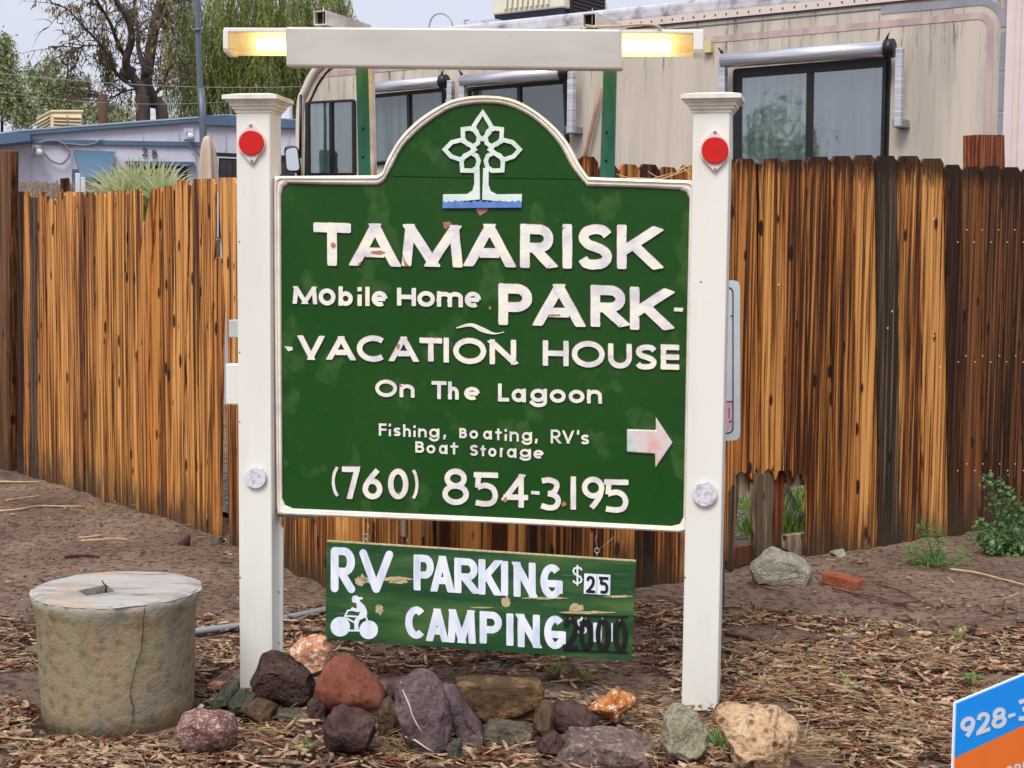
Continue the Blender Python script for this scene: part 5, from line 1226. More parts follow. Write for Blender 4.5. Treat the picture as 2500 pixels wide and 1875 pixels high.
CTOP.col(CTOP.mix(CTOP.ramp(CTOP.noise(5, 5), [(.55, 0.), (.68, .7)]), CTOP.ramp(_n, [(.32, L(128, 120, 108, .6)), (.44, L(186, 178, 170, .66)), (.56, L(204, 197, 192, .66)), (.72, L(178, 184, 174, .62))]), L(200, 164, 134, .7)))
CTOP.bump(CTOP.noise(22, 6, CTOP.map((.4, 2.5, 1))), .7, .008); CTOP = CTOP.m
cc = Vector(((275-1250)/FPX*4.56, 4.56, 0)); HC = .405
dr = thing('concrete_drum', 'weathered cracked concrete cylinder footing with a square hole in its top', 'concrete block', tuple(cc))
bm = bmesh.new(); NS = 96; prof = [(.234, -.04), (.237, .05), (.239, .12), (.242, .2), (.246, .27), (.250, .32), (.255, .35), (.262, .375), (.264, .39), (.257, HC-.006)]; rings = []
hole = [ZB1(600, 290), ZB1(668, 330), ZB1(888, 297), ZB1(822, 244)]; H3 = []
for x, y in hole:
    v = ground(x, y, HC); H3.append(v)
for i, (r, z_) in enumerate(prof):
    ring = []
    for k in range(NS):
        a = 2*pi*k/NS; n_ = mnoise.noise(Vector((cos(a)*3, sin(a)*3, z_*9))); n2_ = mnoise.noise(Vector((cos(a)*14, sin(a)*14, z_*30)))
        rr = r+.003*n_+(.009*n2_ if z_ > .34 else .0015*n2_)
        if z_ > .25: rr -= .012*smooth(mnoise.noise(Vector((cos(a)*2.2+5, sin(a)*2.2, 0))), .1, .3)*(1 if z_ < HC else .6)
        ring.append(bm.verts.new(cc+Vector((cos(a)*rr, sin(a)*rr, z_+(.004*n2_ if z_ > .36 else 0)))))
    rings.append(ring)
for A, B in zip(rings, rings[1:]):
    for k in range(NS): bm.faces.new((A[k], A[(k+1) % NS], B[(k+1) % NS], B[k]))
bm.faces.new(rings[0][::-1]); side = obj('drum_wall', bm, CON, dr, smooth=True)
bm = bmesh.new(); NR = 6; rows = []
hc = sum(H3, Vector())/4
def holept(a):
    d = Vector((cos(a), sin(a), 0)); best = None
    for i in range(4):
        p, q_ = H3[i], H3[(i+1) % 4]; e = q_-p; den = d.x*e.y-d.y*e.x
        if abs(den) < 1e-9: continue
        tt = ((p.x-hc.x)*e.y-(p.y-hc.y)*e.x)/den; uu = ((p.x-hc.x)*d.y-(p.y-hc.y)*d.x)/den
        if tt > 0 and -1e-6 <= uu <= 1+1e-6: best = tt if best is None else min(best, tt)
    return hc+d*best
def rimpt(a):
    d = Vector((cos(a), sin(a), 0)); o_ = hc-cc; b = o_.x*d.x+o_.y*d.y; nn_ = mnoise.noise(Vector((cos(a)*7, sin(a)*7, 2))); c_ = o_.x**2+o_.y**2-(.264+.007*nn_)**2; t_ = -b+sqrt(b*b-c_); return hc+d*t_
NA = 144
for j in range(NR+1):
    row = []
    for k in range(NA):
        a = 2*pi*k/NA; A_, B_ = holept(a), rimpt(a); f_ = j/NR; v = A_.lerp(B_, f_); v.z = HC+(.003*fbm(v*12, 3) if j else 0)-(.010 if j == NR else 0)
        row.append(bm.verts.new(v))
    rows.append(row)
dp = [bm.verts.new(Vector((v.co.x, v.co.y, HC-.16))) for v in rows[0]]
for ii_, (A, B) in enumerate(zip([dp]+rows, rows)):
    for k in range(NA): bm.faces.new((A[k], A[(k+1) % NA], B[(k+1) % NA], B[k])).material_index = 1 if ii_ == 0 else 0
bm.faces.new(dp).material_index = 1; rim = rings[-1]
obj('top_slab', bm, [CTOP, CON], dr, smooth=False, recalc=True)
ck_ = [(1095, 412), (1088, 520), (1094, 600), (1090, 640), (1080, 760), (1048, 850), (1035, 920), (1018, 1000), (1000, 1080), (1012, 1140), (1030, 1200), (1022, 1300), (1008, 1340), (975, 1410)]
cpt = []
for x, y in ck_:
    r_ = ray(*ZB1(x, y)); # intersect the drum side
    rad = .2405; ox, oy = EYE.x-cc.x, EYE.y-cc.y
    A_ = r_.x**2+r_.y**2; B_ = ox*r_.x+oy*r_.y; C_ = ox*ox+oy*oy-rad**2; dsc = B_*B_-A_*C_
    s_ = (-B_-sqrt(max(dsc, 0)))/A_; v = EYE+r_*s_; v.z = min(v.z, HC-.005); o3 = Vector((v.x-cc.x, v.y-cc.y, 0)).normalized(); cpt.append(v+o3*(.003+.006*smooth(v.z, .05, .25)+.018*smooth(v.z, .28, .38)))
tube('crack', cpt, [.0014, .0010, .0013, .0015, .0011, .0013, .0009, .0014, .0011, .0016, .0012, .0013, .001, .0007], HOLE, dr, 5)
RM = simple('rusty_wire', L(70, 56, 50, .8), .8)
tube('wire_stub', [ground(*ZB1(822, 330), HC-.06), ground(*ZB1(815, 290), HC-.01), ground(*ZB1(822, 262), HC+.02), ground(*ZB1(800, 235), HC+.03), ground(*ZB1(788, 215), HC+.015)], .0025, RM, dr, 6)
# conduit
o = tube('conduit', [ground(*p, .02) for p in ((300, 1566), (468, 1543), (585, 1528), (700, 1508), (793, 1490), (960, 1462), (1100, 1452))], .0135, simple('grey_conduit', L(160, 168, 174, .7), .5, .06), None, 10, base=tuple(ground(700, 1508))); tag(o, 'grey plastic conduit running along the ground behind the left post', 'pipe')

# ------------------------------------------------------------------ rocks
def rockmat(name, cols, sc=14, speck=None, pits=0, bump=.6):
    a = M(name, cols[0], .8, .12)
    n = a.noise(sc, 7, None, .62); n2 = a.noise(sc*6, 5)
    k = len(cols); c = a.ramp(n, [(.3+.4*i/(k-1), cc_) for i, cc_ in enumerate(cols)])
    c = a.mix(a.ramp(n2, [(.34, .5), (.48, 0.)]), c, tuple(x*.35 for x in cols[0][:3])+(1,))
    if speck: c = a.mix(a.ramp(a.noise(sc*3, 6, None, .7), [(.54, 0.), (.6, .9)]), c, speck)
    h = n2
    if pits:
        vo = a.vor(pits); c = a.mix(a.ramp(vo, [(.12, .8), (.28, 0.)]), c, tuple(x*.25 for x in cols[0][:3])+(1,)); h = a.math('ADD', n2, a.ramp(vo, [(.1, 0.), (.4, 1.)]))
    a.col(c); b_ = a.bump(a.noise(sc*1.5, 6), bump, .03); a.bump(h, bump, .008, b_); return a.m
def pins(poly, x, y):
    return
def rrad(poly, cx, cy, a):
    dx, dy = cos(a), sin(a); best = 0
    for i in range(len(poly)):
        px, py = poly[i]; qx, qy = poly[(i+1) % len(poly)]; ex, ey = qx-px, qy-py; den = dx*ey-dy*ex
        if abs(den) < 1e-9: continue
        t_ = ((px-cx)*ey-(py-cy)*ex)/den; u_ = ((px-cx)*dy-(py-cy)*dx)/den
        if t_ > 0 and -1e-6 <= u_ <= 1+1e-6: best = max(best, t_)
    return best
def hullrock(name, label, front, back, mat, Y, dd, cat='rock', rough=.004, cuts=4, seed=0):
    # angular block: front outline and ridge near the viewer, back edge farther away, broken faces between
    bm = bmesh.new(); sc_ = 1
    pts = [at_y(x, y, Y+(e[0] if e else 0)) for x, y, *e in front]+[at_y(x, y, Y+dd+(e[0] if e else 0)) for x, y, *e in back]
    lo = [Vector((p.x, p.y+dd*.8, p.z)) for p in pts[:len(front)]]
    vs = [bm.verts.new(p) for p in pts+lo]
    r = bmesh.ops.convex_hull(bm, input=vs); bmesh.ops.delete(bm, geom=[v for v in bm.verts if not v.link_faces], context='VERTS')
    bmesh.ops.bevel(bm, geom=bm.edges[:], offset=.005, segments=1, affect='EDGES', clamp_overlap=True)
    bmesh.ops.subdivide_edges(bm, edges=bm.edges[:], cuts=cuts, use_grid_fill=True); bmesh.ops.triangulate(bm, faces=bm.faces)
    c0 = sum((v.co for v in bm.verts), Vector())/len(bm.verts)
    for v in bm.verts:
        d = (v.co-c0).normalized(); v.co = v.co+d*(rough*1.6*fbm(v.co*14+Vector((seed, 0, 0)), 3)+rough*.7*fbm(v.co*45, 3))
    o = obj(name, bm, mat, None, (c0.x, c0.y, 0)); o.data.polygons.foreach_set('use_smooth', [True]*len(o.data.polygons)); tag(o, label, cat); return o
def rock(name, label, pts, mat, depth=None, hd=None, seed=0, rough=.05, facets=9, cat='rock', sub=5, group=None, fh=(.50, .84), dents=0, sq=.7):
    if facets > 4: facets += 5
    cx = sum(p[0] for p in pts)/len(pts); cy = sum(p[1] for p in pts)/len(pts); yb = max(p[1] for p in pts)
    wpx = max(p[0] for p in pts)-min(p[0] for p in pts); hpx = yb-min(p[1] for p in pts)
    gd = ground(cx, yb).y
    sz = (wpx+hpx)/2/FPX*gd
    hd = hd or sz*.42
    Y = depth if depth else gd+.01
    rnd_ = random.Random(seed*13+5); pl_ = []
    for _ in range(facets):
        v = Vector((rnd_.gauss(0, .8), rnd_.gauss(0, .8), -abs(rnd_.gauss(.6, .45)))).normalized(); pl_.append((v, rnd_.uniform(*fh)))
    bm = bmesh.new(); bmesh.ops.create_icosphere(bm, subdivisions=sub, radius=1)
    sc_ = Y/FPX
    base = at_y(cx, cy, Y); off = Vector((seed*3.1, seed*1.7, 0))
    rt = [rrad(pts, cx, cy, 2*pi*i/180) for i in range(180)]
    rt = [(rt[i-2]+rt[i-1]+rt[i]*2+rt[(i+1) % 180]+rt[(i+2) % 180])/6 for i in range(180)]
    qs = {}; mx_ = [0]*48
    for v in bm.verts:
        c_ = v.co.copy(); q_ = c_.copy()
        for n_, h_ in pl_:
            d_ = q_.dot(n_)-h_
            if d_ > 0: q_ -= n_*d_*(1-.15*abs(n_.z) if n_.z > -.5 else 1)
        qs[v] = (c_, q_); k_ = int(atan2(q_.y, q_.x)/(2*pi)*48) % 48; mx_[k_] = max(mx_[k_], sqrt(q_.x**2+q_.y**2))
    mx_ = [max(.3, (mx_[k-1]+2*mx_[k]+mx_[(k+1) % 48])/4) for k in range(48)]
    for v, (c_, q_) in qs.items():
        nz = 1+rough*fbm(c_*2.2+off, 4)
        if dents: nz -= dents*smooth(mnoise.noise(c_*5+off), .12, .42)
        a = atan2(q_.y, q_.x); f_ = (a/(2*pi)*48-.5) % 48; k_ = int(f_) % 48; rho = sqrt(q_.x**2+q_.y**2)/(mx_[k_]+(mx_[(k_+1) % 48]-mx_[k_])*(f_-int(f_)))
        i = (a/(2*pi)*180) % 180; i0 = int(i) % 180; R_ = rt[i0]+(rt[(i0+1) % 180]-rt[i0])*(i-int(i))
        s_ = min(1.02, rho**sq)*R_*nz*1.045
        P = at_y(cx+s_*cos(a), cy+s_*sin(a), Y)   # local screen-plane outline at the rock's own distance
        P = P + Vector((0, q_.z*hd*nz, 0))
        v.co = P
    o = obj(name, bm, mat, None, (base.x, base.y, max(0, at_y(cx, yb, Y).z)), smooth=(facets < 4))
    if facets >= 4:
        o.data.polygons.foreach_set('use_smooth', [True]*len(o.data.polygons))
    tag(o, label, cat, group); return o
R_LAVA = rockmat('lava_maroon', [L(60, 44, 40, .8), L(86, 66, 60, .8), L(112, 92, 84, .8)], 16, None, 60)
R_RED = rockmat('smooth_terracotta', [L(120, 70, 56, .75), L(142, 86, 70, .78), L(158, 104, 88, .8)], 9, None, 0, .18)
R_PUR = rockmat('purple_grey_stone', [L(84, 68, 70, .8), L(112, 93, 95, .8), L(140, 118, 116, .8)], 12)
R_BRN = rockmat('brown_stone', [L(70, 54, 42, .8), L(96, 78, 60, .8), L(122, 98, 72, .8)], 10)
R_OCH = rockmat('ochre_brown_stone', [L(70, 54, 42, .8), L(98, 78, 58, .8), L(176, 134, 92, .8)], 8)
R_GRN = rockmat('green_grey_stone', [L(62, 62, 52, .8), L(90, 90, 76, .8), L(120, 118, 100, .8)], 18)
R_GRY = rockmat('grey_stone', [L(76, 68, 58, .8), L(108, 98, 84, .8), L(140, 128, 112, .8)], 14)
R_MAR = rockmat('maroon_stone', [L(66, 48, 46, .8), L(92, 70, 66, .8), L(118, 92, 86, .8)], 12)
R_ORG = rockmat('orange_crystal_rock', [L(170, 108, 76, .85), L(208, 152, 118, .85), L(226, 192, 166, .85)], 14, L(236, 222, 206, .85))
R_ORS = rockmat('rust_orange_slab', [L(158, 90, 40, .85), L(196, 124, 68, .85), L(222, 168, 120, .85)], 12, L(232, 216, 196, .85))
R_PNK = rockmat('pink_speckled_granite', [L(120, 76, 68, .85), L(156, 114, 104, .85), L(190, 156, 146, .85)], 30, L(224, 208, 198, .85))
R_PALE = rockmat('pale_green_lumpy_stone', [L(138, 130, 108, .72), L(164, 156, 134, .75), L(184, 176, 154, .78)], 14)
R_TAN = rockmat('tan_porous_stone', [L(186, 148, 112, .8), L(212, 176, 138, .82), L(226, 196, 160, .84)], 11, None, 26, .8)
R_CON = rockmat('broken_concrete', [L(138, 132, 114, .8), L(168, 162, 146, .85), L(190, 184, 168, .85)], 18)
R_SLAB = rockmat('grey_purple_slab', [L(96, 78, 72, .8), L(124, 104, 98, .8), L(146, 126, 118, .8)], 12, L(176, 158, 148, .75))
Y1, Y2 = 4.50, 4.72
b2 = lambda p: zz(ZB2, p); b3 = lambda p: zz(ZB3, p)
rock('rock', 'dark maroon pitted lava rock leaning on the foot of the left post', b2([(288, 490), (340, 400), (365, 310), (430, 263), (500, 283), (600, 340), (700, 405), (742, 470), (735, 570), (690, 615), (560, 638), (400, 612), (318, 560)]), R_LAVA, 4.6, .085, 1, .05, 8)
rock('rock', 'orange pink crystalline rock perched between the lava rock and the terracotta boulder', b2([(558, 262), (600, 210), (650, 175), (740, 148), (805, 165), (852, 225), (848, 320), (810, 395), (735, 425), (700, 380), (640, 340), (590, 310)]), R_ORG, 4.66, .055, 2, .09, 12)
rock('rock', 'big smooth terracotta red boulder shaped like a rounded triangle', b2([(746, 565), (768, 450), (815, 350), (890, 293), (990, 296), (1080, 368), (1165, 460), (1222, 540), (1218, 610), (1130, 655), (950, 655), (800, 625)]), R_RED, 4.52, .10, 3, .03, 3, fh=(.85, .97))
pv = rock('rock', 'upright purple stone with a thin white vein', b2([(1282, 500), (1320, 440), (1400, 412), (1475, 398), (1560, 448), (1622, 540), (1660, 655), (1662, 790), (1640, 880), (1580, 942), (1450, 912), (1360, 855), (1312, 700)]), R_PUR, None, .075, 4, .04, 7)
hullrock('rock', 'ochre topped brown boulder behind the grey rock in the middle of the row', zz(ZB2, [(1700, 490), (1870, 525), (2040, 500), (2270, 480), (2300, 560), (2230, 650), (2100, 705), (1960, 715), (1860, 722), (1770, 650), (1735, 560)]), zz(ZB2, [(1684, 425), (1800, 403), (2000, 410), (2200, 430), (2290, 490)]), R_OCH, 4.42, .12, 'rock', .006, seed=3)
rock('rock', 'olive brown rock low beside the left post under the lava rock', b2([(148, 620), (200, 545), (270, 515), (335, 560), (345, 640), (300, 700), (220, 715), (165, 685)]), R_GRN, None, .06, 6)
rock('rock', 'dark grey rock half buried below the lava rock', b2([(240, 640), (330, 580), (430, 600), (480, 640), (475, 700), (420, 740), (300, 720)]), R_BRN, None, .07, 7)
rock('rock', 'elongated dark green stone leaning left of the left post', b2([(33, 655), (50, 590), (110, 510), (170, 455), (215, 448), (232, 500), (190, 572), (130, 642), (70, 668)]), R_GRN, None, .045, 8, .05, 4)
hullrock('rock', 'flat grey brown rock below the terracotta boulder on its left', zz(ZB2, [(465, 690), (500, 735), (560, 775), (700, 805), (775, 785), (745, 700), (600, 690), (500, 672)]), zz(ZB2, [(530, 640), (620, 628), (705, 625), (770, 645), (790, 720)]), R_GRY, 4.44, .09, 'rock', .005, seed=9)
rock('rock', 'layered brown purple rock directly under the terracotta boulder', b2([(792, 780), (850, 660), (920, 640), (1010, 655), (1130, 700), (1148, 800), (1112, 900), (960, 930), (825, 962), (798, 880)]), R_MAR, None, .075, 10, .06, 11)
rock('rock', 'narrow grey rock wedged left of the purple veined stone', b2([(1168, 690), (1200, 590), (1235, 575), (1290, 625), (1315, 700), (1342, 822), (1260, 845), (1175, 828)]), R_BRN, None, .06, 11, .05, 8)
rock('rock', 'brown rock showing just behind the top of the purple veined stone', b2([(1223, 490), (1265, 440), (1335, 428), (1370, 470), (1340, 560), (1300, 620), (1235, 575)]), R_MAR, 4.5, .06, 12)
hullrock('rock', 'brown purple slab leaning right of the purple veined stone', b2([(1612, 520), (1700, 610), (1785, 720), (1872, 830), (1858, 960), (1762, 1004), (1726, 930), (1686, 780), (1636, 640)]), b2([(1602, 490), (1690, 473), (1742, 560), (1850, 690), (1905, 790)]), R_PUR, 4.22, .10, 'rock', .006, seed=11)
rock('rock', 'small grey green rock at the foot of the purple veined stone', b2([(1632, 900), (1680, 850), (1732, 845), (1735, 950), (1700, 992), (1650, 962)]), R_GRN, None, .035, 14)
hullrock('rock', 'rough grey rock in the front row below the ochre topped boulder', zz(ZB3, [(-60, 590), (-20, 500), (60, 480), (200, 500), (262, 540), (262, 620), (228, 665), (100, 675), (-30, 660)]), zz(ZB3, [(20, 450), (140, 446), (252, 450), (302, 500), (288, 570)]), R_GRY, 4.25, .10, 'rock', .006, seed=5)
rock('rock', 'olive brown rock between the grey rock and the maroon rock', b3([(278, 430), (335, 325), (405, 330), (445, 390), (430, 480), (405, 545), (335, 575), (292, 510)]), R_BRN, 4.36, .07, 16, .06)
rock('rock', 'maroon rock beside the orange slab', b3([(403, 410), (450, 340), (540, 320), (640, 365), (722, 430), (728, 495), (650, 545), (490, 560), (432, 490)]), R_MAR, 4.38, .07, 17, .05, 12)
rock('rock', 'small dark red rock below the maroon rock', b3([(308, 630), (350, 560), (430, 518), (492, 590), (502, 640), (432, 695), (342, 690)]), R_MAR, None, .05, 18, .07)
rock('rock', 'rusty orange flat slab with pale edges tilted on the maroon rock', b3([(642, 372), (700, 330), (770, 285), (850, 222), (880, 250), (940, 263), (986, 300), (965, 350), (905, 400), (850, 450), (780, 420), (700, 408)]), R_ORS, 4.42, .05, 19, .05, 6)
hullrock('rock', 'big grey purple slab cut by the bottom edge of the photo', zz(ZB3, [(400, 800), (440, 730), (545, 615), (700, 625), (920, 660), (1010, 700), (1110, 800), (1080, 880), (420, 880)]), zz(ZB3, [(620, 550), (755, 480), (860, 478), (1000, 520), (1122, 560), (1150, 660)]), R_SLAB, 4.06, .22, 'rock', .006, seed=7)
rock('rock', 'pale green lumpy rock left of the foot of the right post', b3([(1143, 580), (1172, 490), (1168, 420), (1230, 352), (1290, 343), (1370, 400), (1412, 450), (1452, 520), (1448, 620), (1400, 685), (1280, 705), (1200, 685), (1160, 630)]), R_PALE, None, .085, 21, .12, 2, dents=.06)
rock('rock', 'tan porous rock full of holes right of the right post', b3([(1528, 400), (1560, 350), (1640, 338), (1760, 370), (1940, 378), (1985, 420), (2075, 462), (2102, 545), (2055, 610), (2040, 760), (1990, 850), (1800, 880), (1680, 840), (1640, 700), (1600, 560), (1540, 480)]), R_TAN, None, .11, 22, .09, 7, dents=.09)
rock('rock', 'pink and white speckled granite rock in front of the left post', zz(ZB1, [(1338, 1375), (1400, 1272), (1500, 1228), (1700, 1233), (1792, 1270), (1808, 1385), (1780, 1500), (1620, 1562), (1480, 1575), (1372, 1480)]), R_PNK, None, .085, 23, .05, 8)
rock('rock', 'small pale pink stone chip on the mulch left of the left post', zz(ZB1, [(1590, 1030), (1640, 990), (1740, 1000), (1700, 1058), (1610, 1070)]), R_ORG, None, .02, 24)
rock('pebble', 'white pebble in front of the green elongated stone, left of the pair', zz(ZB1, [(1395, 1225), (1420, 1208), (1450, 1215), (1440, 1240), (1405, 1245)]), simple('white_pebble', L(210, 208, 200, .8), .6), None, .012, 25, cat='pebble', sub=3)
rock('pebble', 'grey white pebble nearest the green elongated stone', zz(ZB1, [(1522, 1190), (1545, 1168), (1575, 1180), (1560, 1215), (1530, 1218)]), bpy.data.materials['white_pebble'], None, .014, 26, cat='pebble', sub=3)
hullrock('concrete_chunk', 'broken grey concrete chunk lying before the hole in the fence', zz(ZB4, [(250, 872), (288, 960), (480, 980), (646, 994), (662, 885), (520, 800), (340, 775)]), zz(ZB4, [(400, 690), (500, 716), (612, 768), (690, 830), (688, 905)]), R_CON, ground(*ZB4(460, 975)).y, .11, 'concrete chunk', .006)
rock('stone', 'dark round stone half buried in the bare dirt on the right', zz(ZB5, [(1318, 150), (1330, 110), (1400, 98), (1440, 120), (1442, 170), (1390, 190), (1335, 178)]), R_BRN, None, .03, 28, cat='stone', sub=4)
rock('stone', 'dark purple angular stone lying among the wood chips on the right', zz(ZB5, [(960, 180), (990, 150), (1050, 165), (1062, 195), (1030, 232), (975, 205)]), R_PUR, None, .03, 29, cat='stone', sub=4)
rock('stone', 'grey stone at the foot of the fence by the left post', zz(Z(3.568, 0, 1100), [(1838, 800), (1870, 762), (1925, 752), (1960, 790), (1940, 825), (1860, 828)]), R_GRY, None, .03, 30, cat='stone', sub=4)
rock('stone', 'dark wedge of rock standing in the dirt before the left fence', zz(Z(3.568, 0, 1100), [(1520, 852), (1560, 790), (1620, 740), (1652, 735), (1650, 830), (1590, 850)]), R_MAR, None, .03, 31, cat='stone', sub=4)
rock('stone', 'pale rubble stone under the fence right of the concrete chunk', zz(ZB4, [(820, 740), (860, 718), (920, 712), (925, 755), (870, 775)]), R_CON, None, .04, 32, cat='stone', sub=4)
rock('rock', 'added dark rock standing in for the shaded gap between the lava rock and the layered brown rock', b2([(690, 600), (760, 560), (830, 610), (820, 740), (770, 800), (700, 760)]), R_LAVA, 4.47, .05, 41)  # added filler: its dark colour stands in for shade between the rocks
rock('rock', 'added dark brown rock standing in for the shadow under the ochre topped boulder', [(1205, 1735), (1250, 1725), (1300, 1730), (1322, 1755), (1300, 1785), (1240, 1790), (1210, 1765)], R_BRN, 4.47, .05, 42)  # added filler, dark where only shadow lies below the boulder
rock('rock', 'added dark rock standing in for the shaded gap right of the layered brown rock', b2([(1090, 650), (1180, 600), (1215, 680), (1200, 800), (1140, 860), (1090, 780)]), R_LAVA, 4.47, .04, 43)  # added filler that darkens a gap in place of its shade
# vein on the purple stone: thin proud ridge laid on its surface
dg = bpy.context.evaluated_depsgraph_get()
def on_obj(o, px, py, lift=.001):
    r_ = ray(px, py).normalized(); mi = o.matrix_world.inverted() if False else Matrix.Translation(-o.location)
    ok, loc, nor, _ = o.ray_cast(EYE-o.location, r_)
    return (o.location+loc-r_*lift) if ok else None
bpy.context.view_layer.update()
for P, w in (([(1325, 455), (1340, 520), (1380, 610), (1400, 680), (1430, 740), (1470, 805)], .0022), ([(1355, 825), (1420, 850), (1500, 905), (1545, 930)], .003)):
    pts = [on_obj(pv, *ZB2(x, y)) for x, y in P]; pts = [p for p in pts if p]
    if len(pts) > 2: tube('vein', pts, [w*random.uniform(.7, 1.2) for _ in pts], simple('quartz_vein', L(214, 202, 190, .8), .6) if 'quartz_vein' not in bpy.data.materials else bpy.data.materials['quartz_vein'], pv, 5)
# brick
BRK = rockmat('red_brick', [L(136, 72, 52, .8), L(160, 92, 68, .8), L(176, 108, 84, .8)], 20, None, 0, .3)
bp = ground(*ZB4(920, 985)); bm = bmesh.new(); a, b = yawv(radians(-38)); box_axes(bm, bp+Vector((.0, .03, .022)), a*.085+Vector((0, 0, -.008)), b*.045, Vector((0, 0, .024))); bevel_all(bm, .004); o = obj('brick', bm, BRK, None, tuple(bp)); tag(o, 'half sunk red brick lying right of the concrete chunk', 'brick')
# ------------------------------------------------------------------ wood chips, straw, twigs
def inside_drum(x, y, m=.02): return (x-cc.x)**2+(y-cc.y)**2 < (.26+m)**2
cv, cfc, cm = [], [], []
def chip(x, y, z, a, ln, w, th, mi, pitch=0, roll=0, bend=0, taper=.5):
    d = Vector((cos(a)*cos(pitch), sin(a)*cos(pitch), sin(pitch))); s = Vector((-sin(a), cos(a), 0)); s = (s*cos(roll)+d.cross(s)*sin(roll)); u = d.cross(s)
    c0 = Vector((x, y, z)); i = len(cv); k = 3
    for j in range(k+1):
        f = j/k-.5; ww = w*.5*(1-taper*abs(2*f)**2*random.uniform(.3, 1.2)); p = c0+d*(ln*f)+s*(bend*(4*f*f))+s*random.uniform(-.12, .12)*w
        cv.extend([p+s*ww-u*th, p-s*ww-u*th, p-s*ww*.85+u*th, p+s*ww*.85+u*th])
    for j in range(k):
        b = i+j*4
        for q_ in range(4): cfc.append((b+q_, b+(q_+1) % 4, b+4+(q_+1) % 4, b+4+q_)); cm.append(mi)
    cfc.append((i+3, i+2, i+1, i)); cm.append(mi); e = i+k*4; cfc.append((e, e+1, e+2, e+3)); cm.append(mi)
def chipm(name, a_, b__, c_):
    q = M(name, b__, .75, .12); q.col(q.ramp(q.noise(38, 4, q.map((1, 1, 1))), [(.32, a_), (.5, b__), (.68, c_)])); q.bump(q.noise(160, 3), .3, .002); return q.m
CM = [chipm('chip_tan', L(132, 102, 80, .72), L(184, 150, 118, .76), L(222, 194, 164, .8)), chipm('chip_straw', L(140, 112, 84, .7), L(186, 158, 122, .74), L(214, 190, 156, .76)),
      chipm('chip_redbrown', L(78, 44, 34, .8), L(120, 74, 58, .82), L(152, 102, 80, .82)), chipm('chip_dark', L(44, 30, 24, .65), L(70, 50, 40, .7), L(96, 72, 56, .7)), chipm('chip_grey', L(110, 98, 84, .68), L(142, 126, 108, .7), L(168, 152, 130, .7))]
rng = random.Random(11)
def scatter(n, x0, x1, y0, y1, dens, big=1.0):
    k = 0; tries = 0
    while k < n and tries < n*12:
        tries += 1; x = rng.uniform(x0, x1); y = rng.uniform(y0, y1)
        if rng.random() > dens(x, y) or inside_drum(x, y): continue
        k += 1; r = rng.random(); g_ = gh(x, y)
        a = rng.gauss(-.35, .75) if rng.random() < .7 else rng.uniform(0, pi)
        if r < .40: chip(x, y, g_+rng.uniform(.002, .02), a, rng.uniform(.018, .075)*big*(1.6 if rng.random() < .12 else 1), rng.uniform(.005, .016)*big, rng.uniform(.0008, .0022), rng.choice((0, 0, 1, 4, 2)), rng.gauss(0, .16), rng.gauss(0, .4), rng.gauss(0, .002), rng.uniform(.3, 1))
        elif r < .74: chip(x, y, g_+rng.uniform(.001, .014), a, rng.uniform(.02, .11)*big, rng.uniform(.003, .013)*big, rng.uniform(.0008, .002), rng.choice((2, 3, 3)), rng.gauss(0, .14), rng.gauss(0, .4), rng.gauss(0, .003), rng.uniform(.2, .9))
        elif r < .9: chip(x, y, g_+rng.uniform(.006, .03), a+rng.gauss(0, .5), rng.uniform(.025, .10)*big, rng.uniform(.0009, .0026), rng.uniform(.0005, .001), rng.choice((0, 1, 1, 2, 4)), rng.gauss(0, .22), 0, rng.gauss(0, .010), .2)
        else: chip(x, y, g_+rng.uniform(.0, .012), a, rng.uniform(.006, .02), rng.uniform(.004, .01), rng.uniform(.001, .004), rng.choice((3, 4, 2)), rng.gauss(0, .3), rng.gauss(0, .5), 0, .3)
scatter(9500, .5, 2.6, 3.75, 6.2, lambda x, y: mulch(x, y)*(1 if x < y*.42 else .1))
scatter(5200, -2.2, -.62, 3.75, 6.0, lambda x, y: mulch(x, y)*(1 if -x < y*.40 else .1))
scatter(2300, -.95, .75, 3.9, 4.75, lambda x, y: (.12 if 4.2 < y < 4.75 and -.8 < x < .2 else .16)+.35*mulch(x, y))
scatter(1700, -.9, .9, 4.7, 6.0, lambda x, y: mulch(x, y))
scatter(900, -3.6, 2.8, 4.4, 8.5, lambda x, y: .5*smooth(mnoise.noise(Vector((x*1.2, y*1.4, 44))), -.1, .3), .8)
for _ in range(520):
    x = rng.uniform(-2, 2.5); y = rng.uniform(3.85, 6.1)
    if rng.random() > mulch(x, y) or inside_drum(x, y, .02): continue
    chip(x, y, gh(x, y)+rng.uniform(.012, .03), rng.gauss(-.3, .6), rng.uniform(.05, .15), rng.uniform(.010, .024), rng.uniform(.0012, .003), rng.choice((0, 0, 2, 3, 3, 4)), rng.gauss(0, .1), rng.gauss(0, .3), rng.gauss(0, .01), rng.uniform(.3, 1))
o = pyobj('wood_chip_mulch', cv, cfc, CM, None, (0, 4.5, 0), mi=cm); o['kind'] = 'stuff'
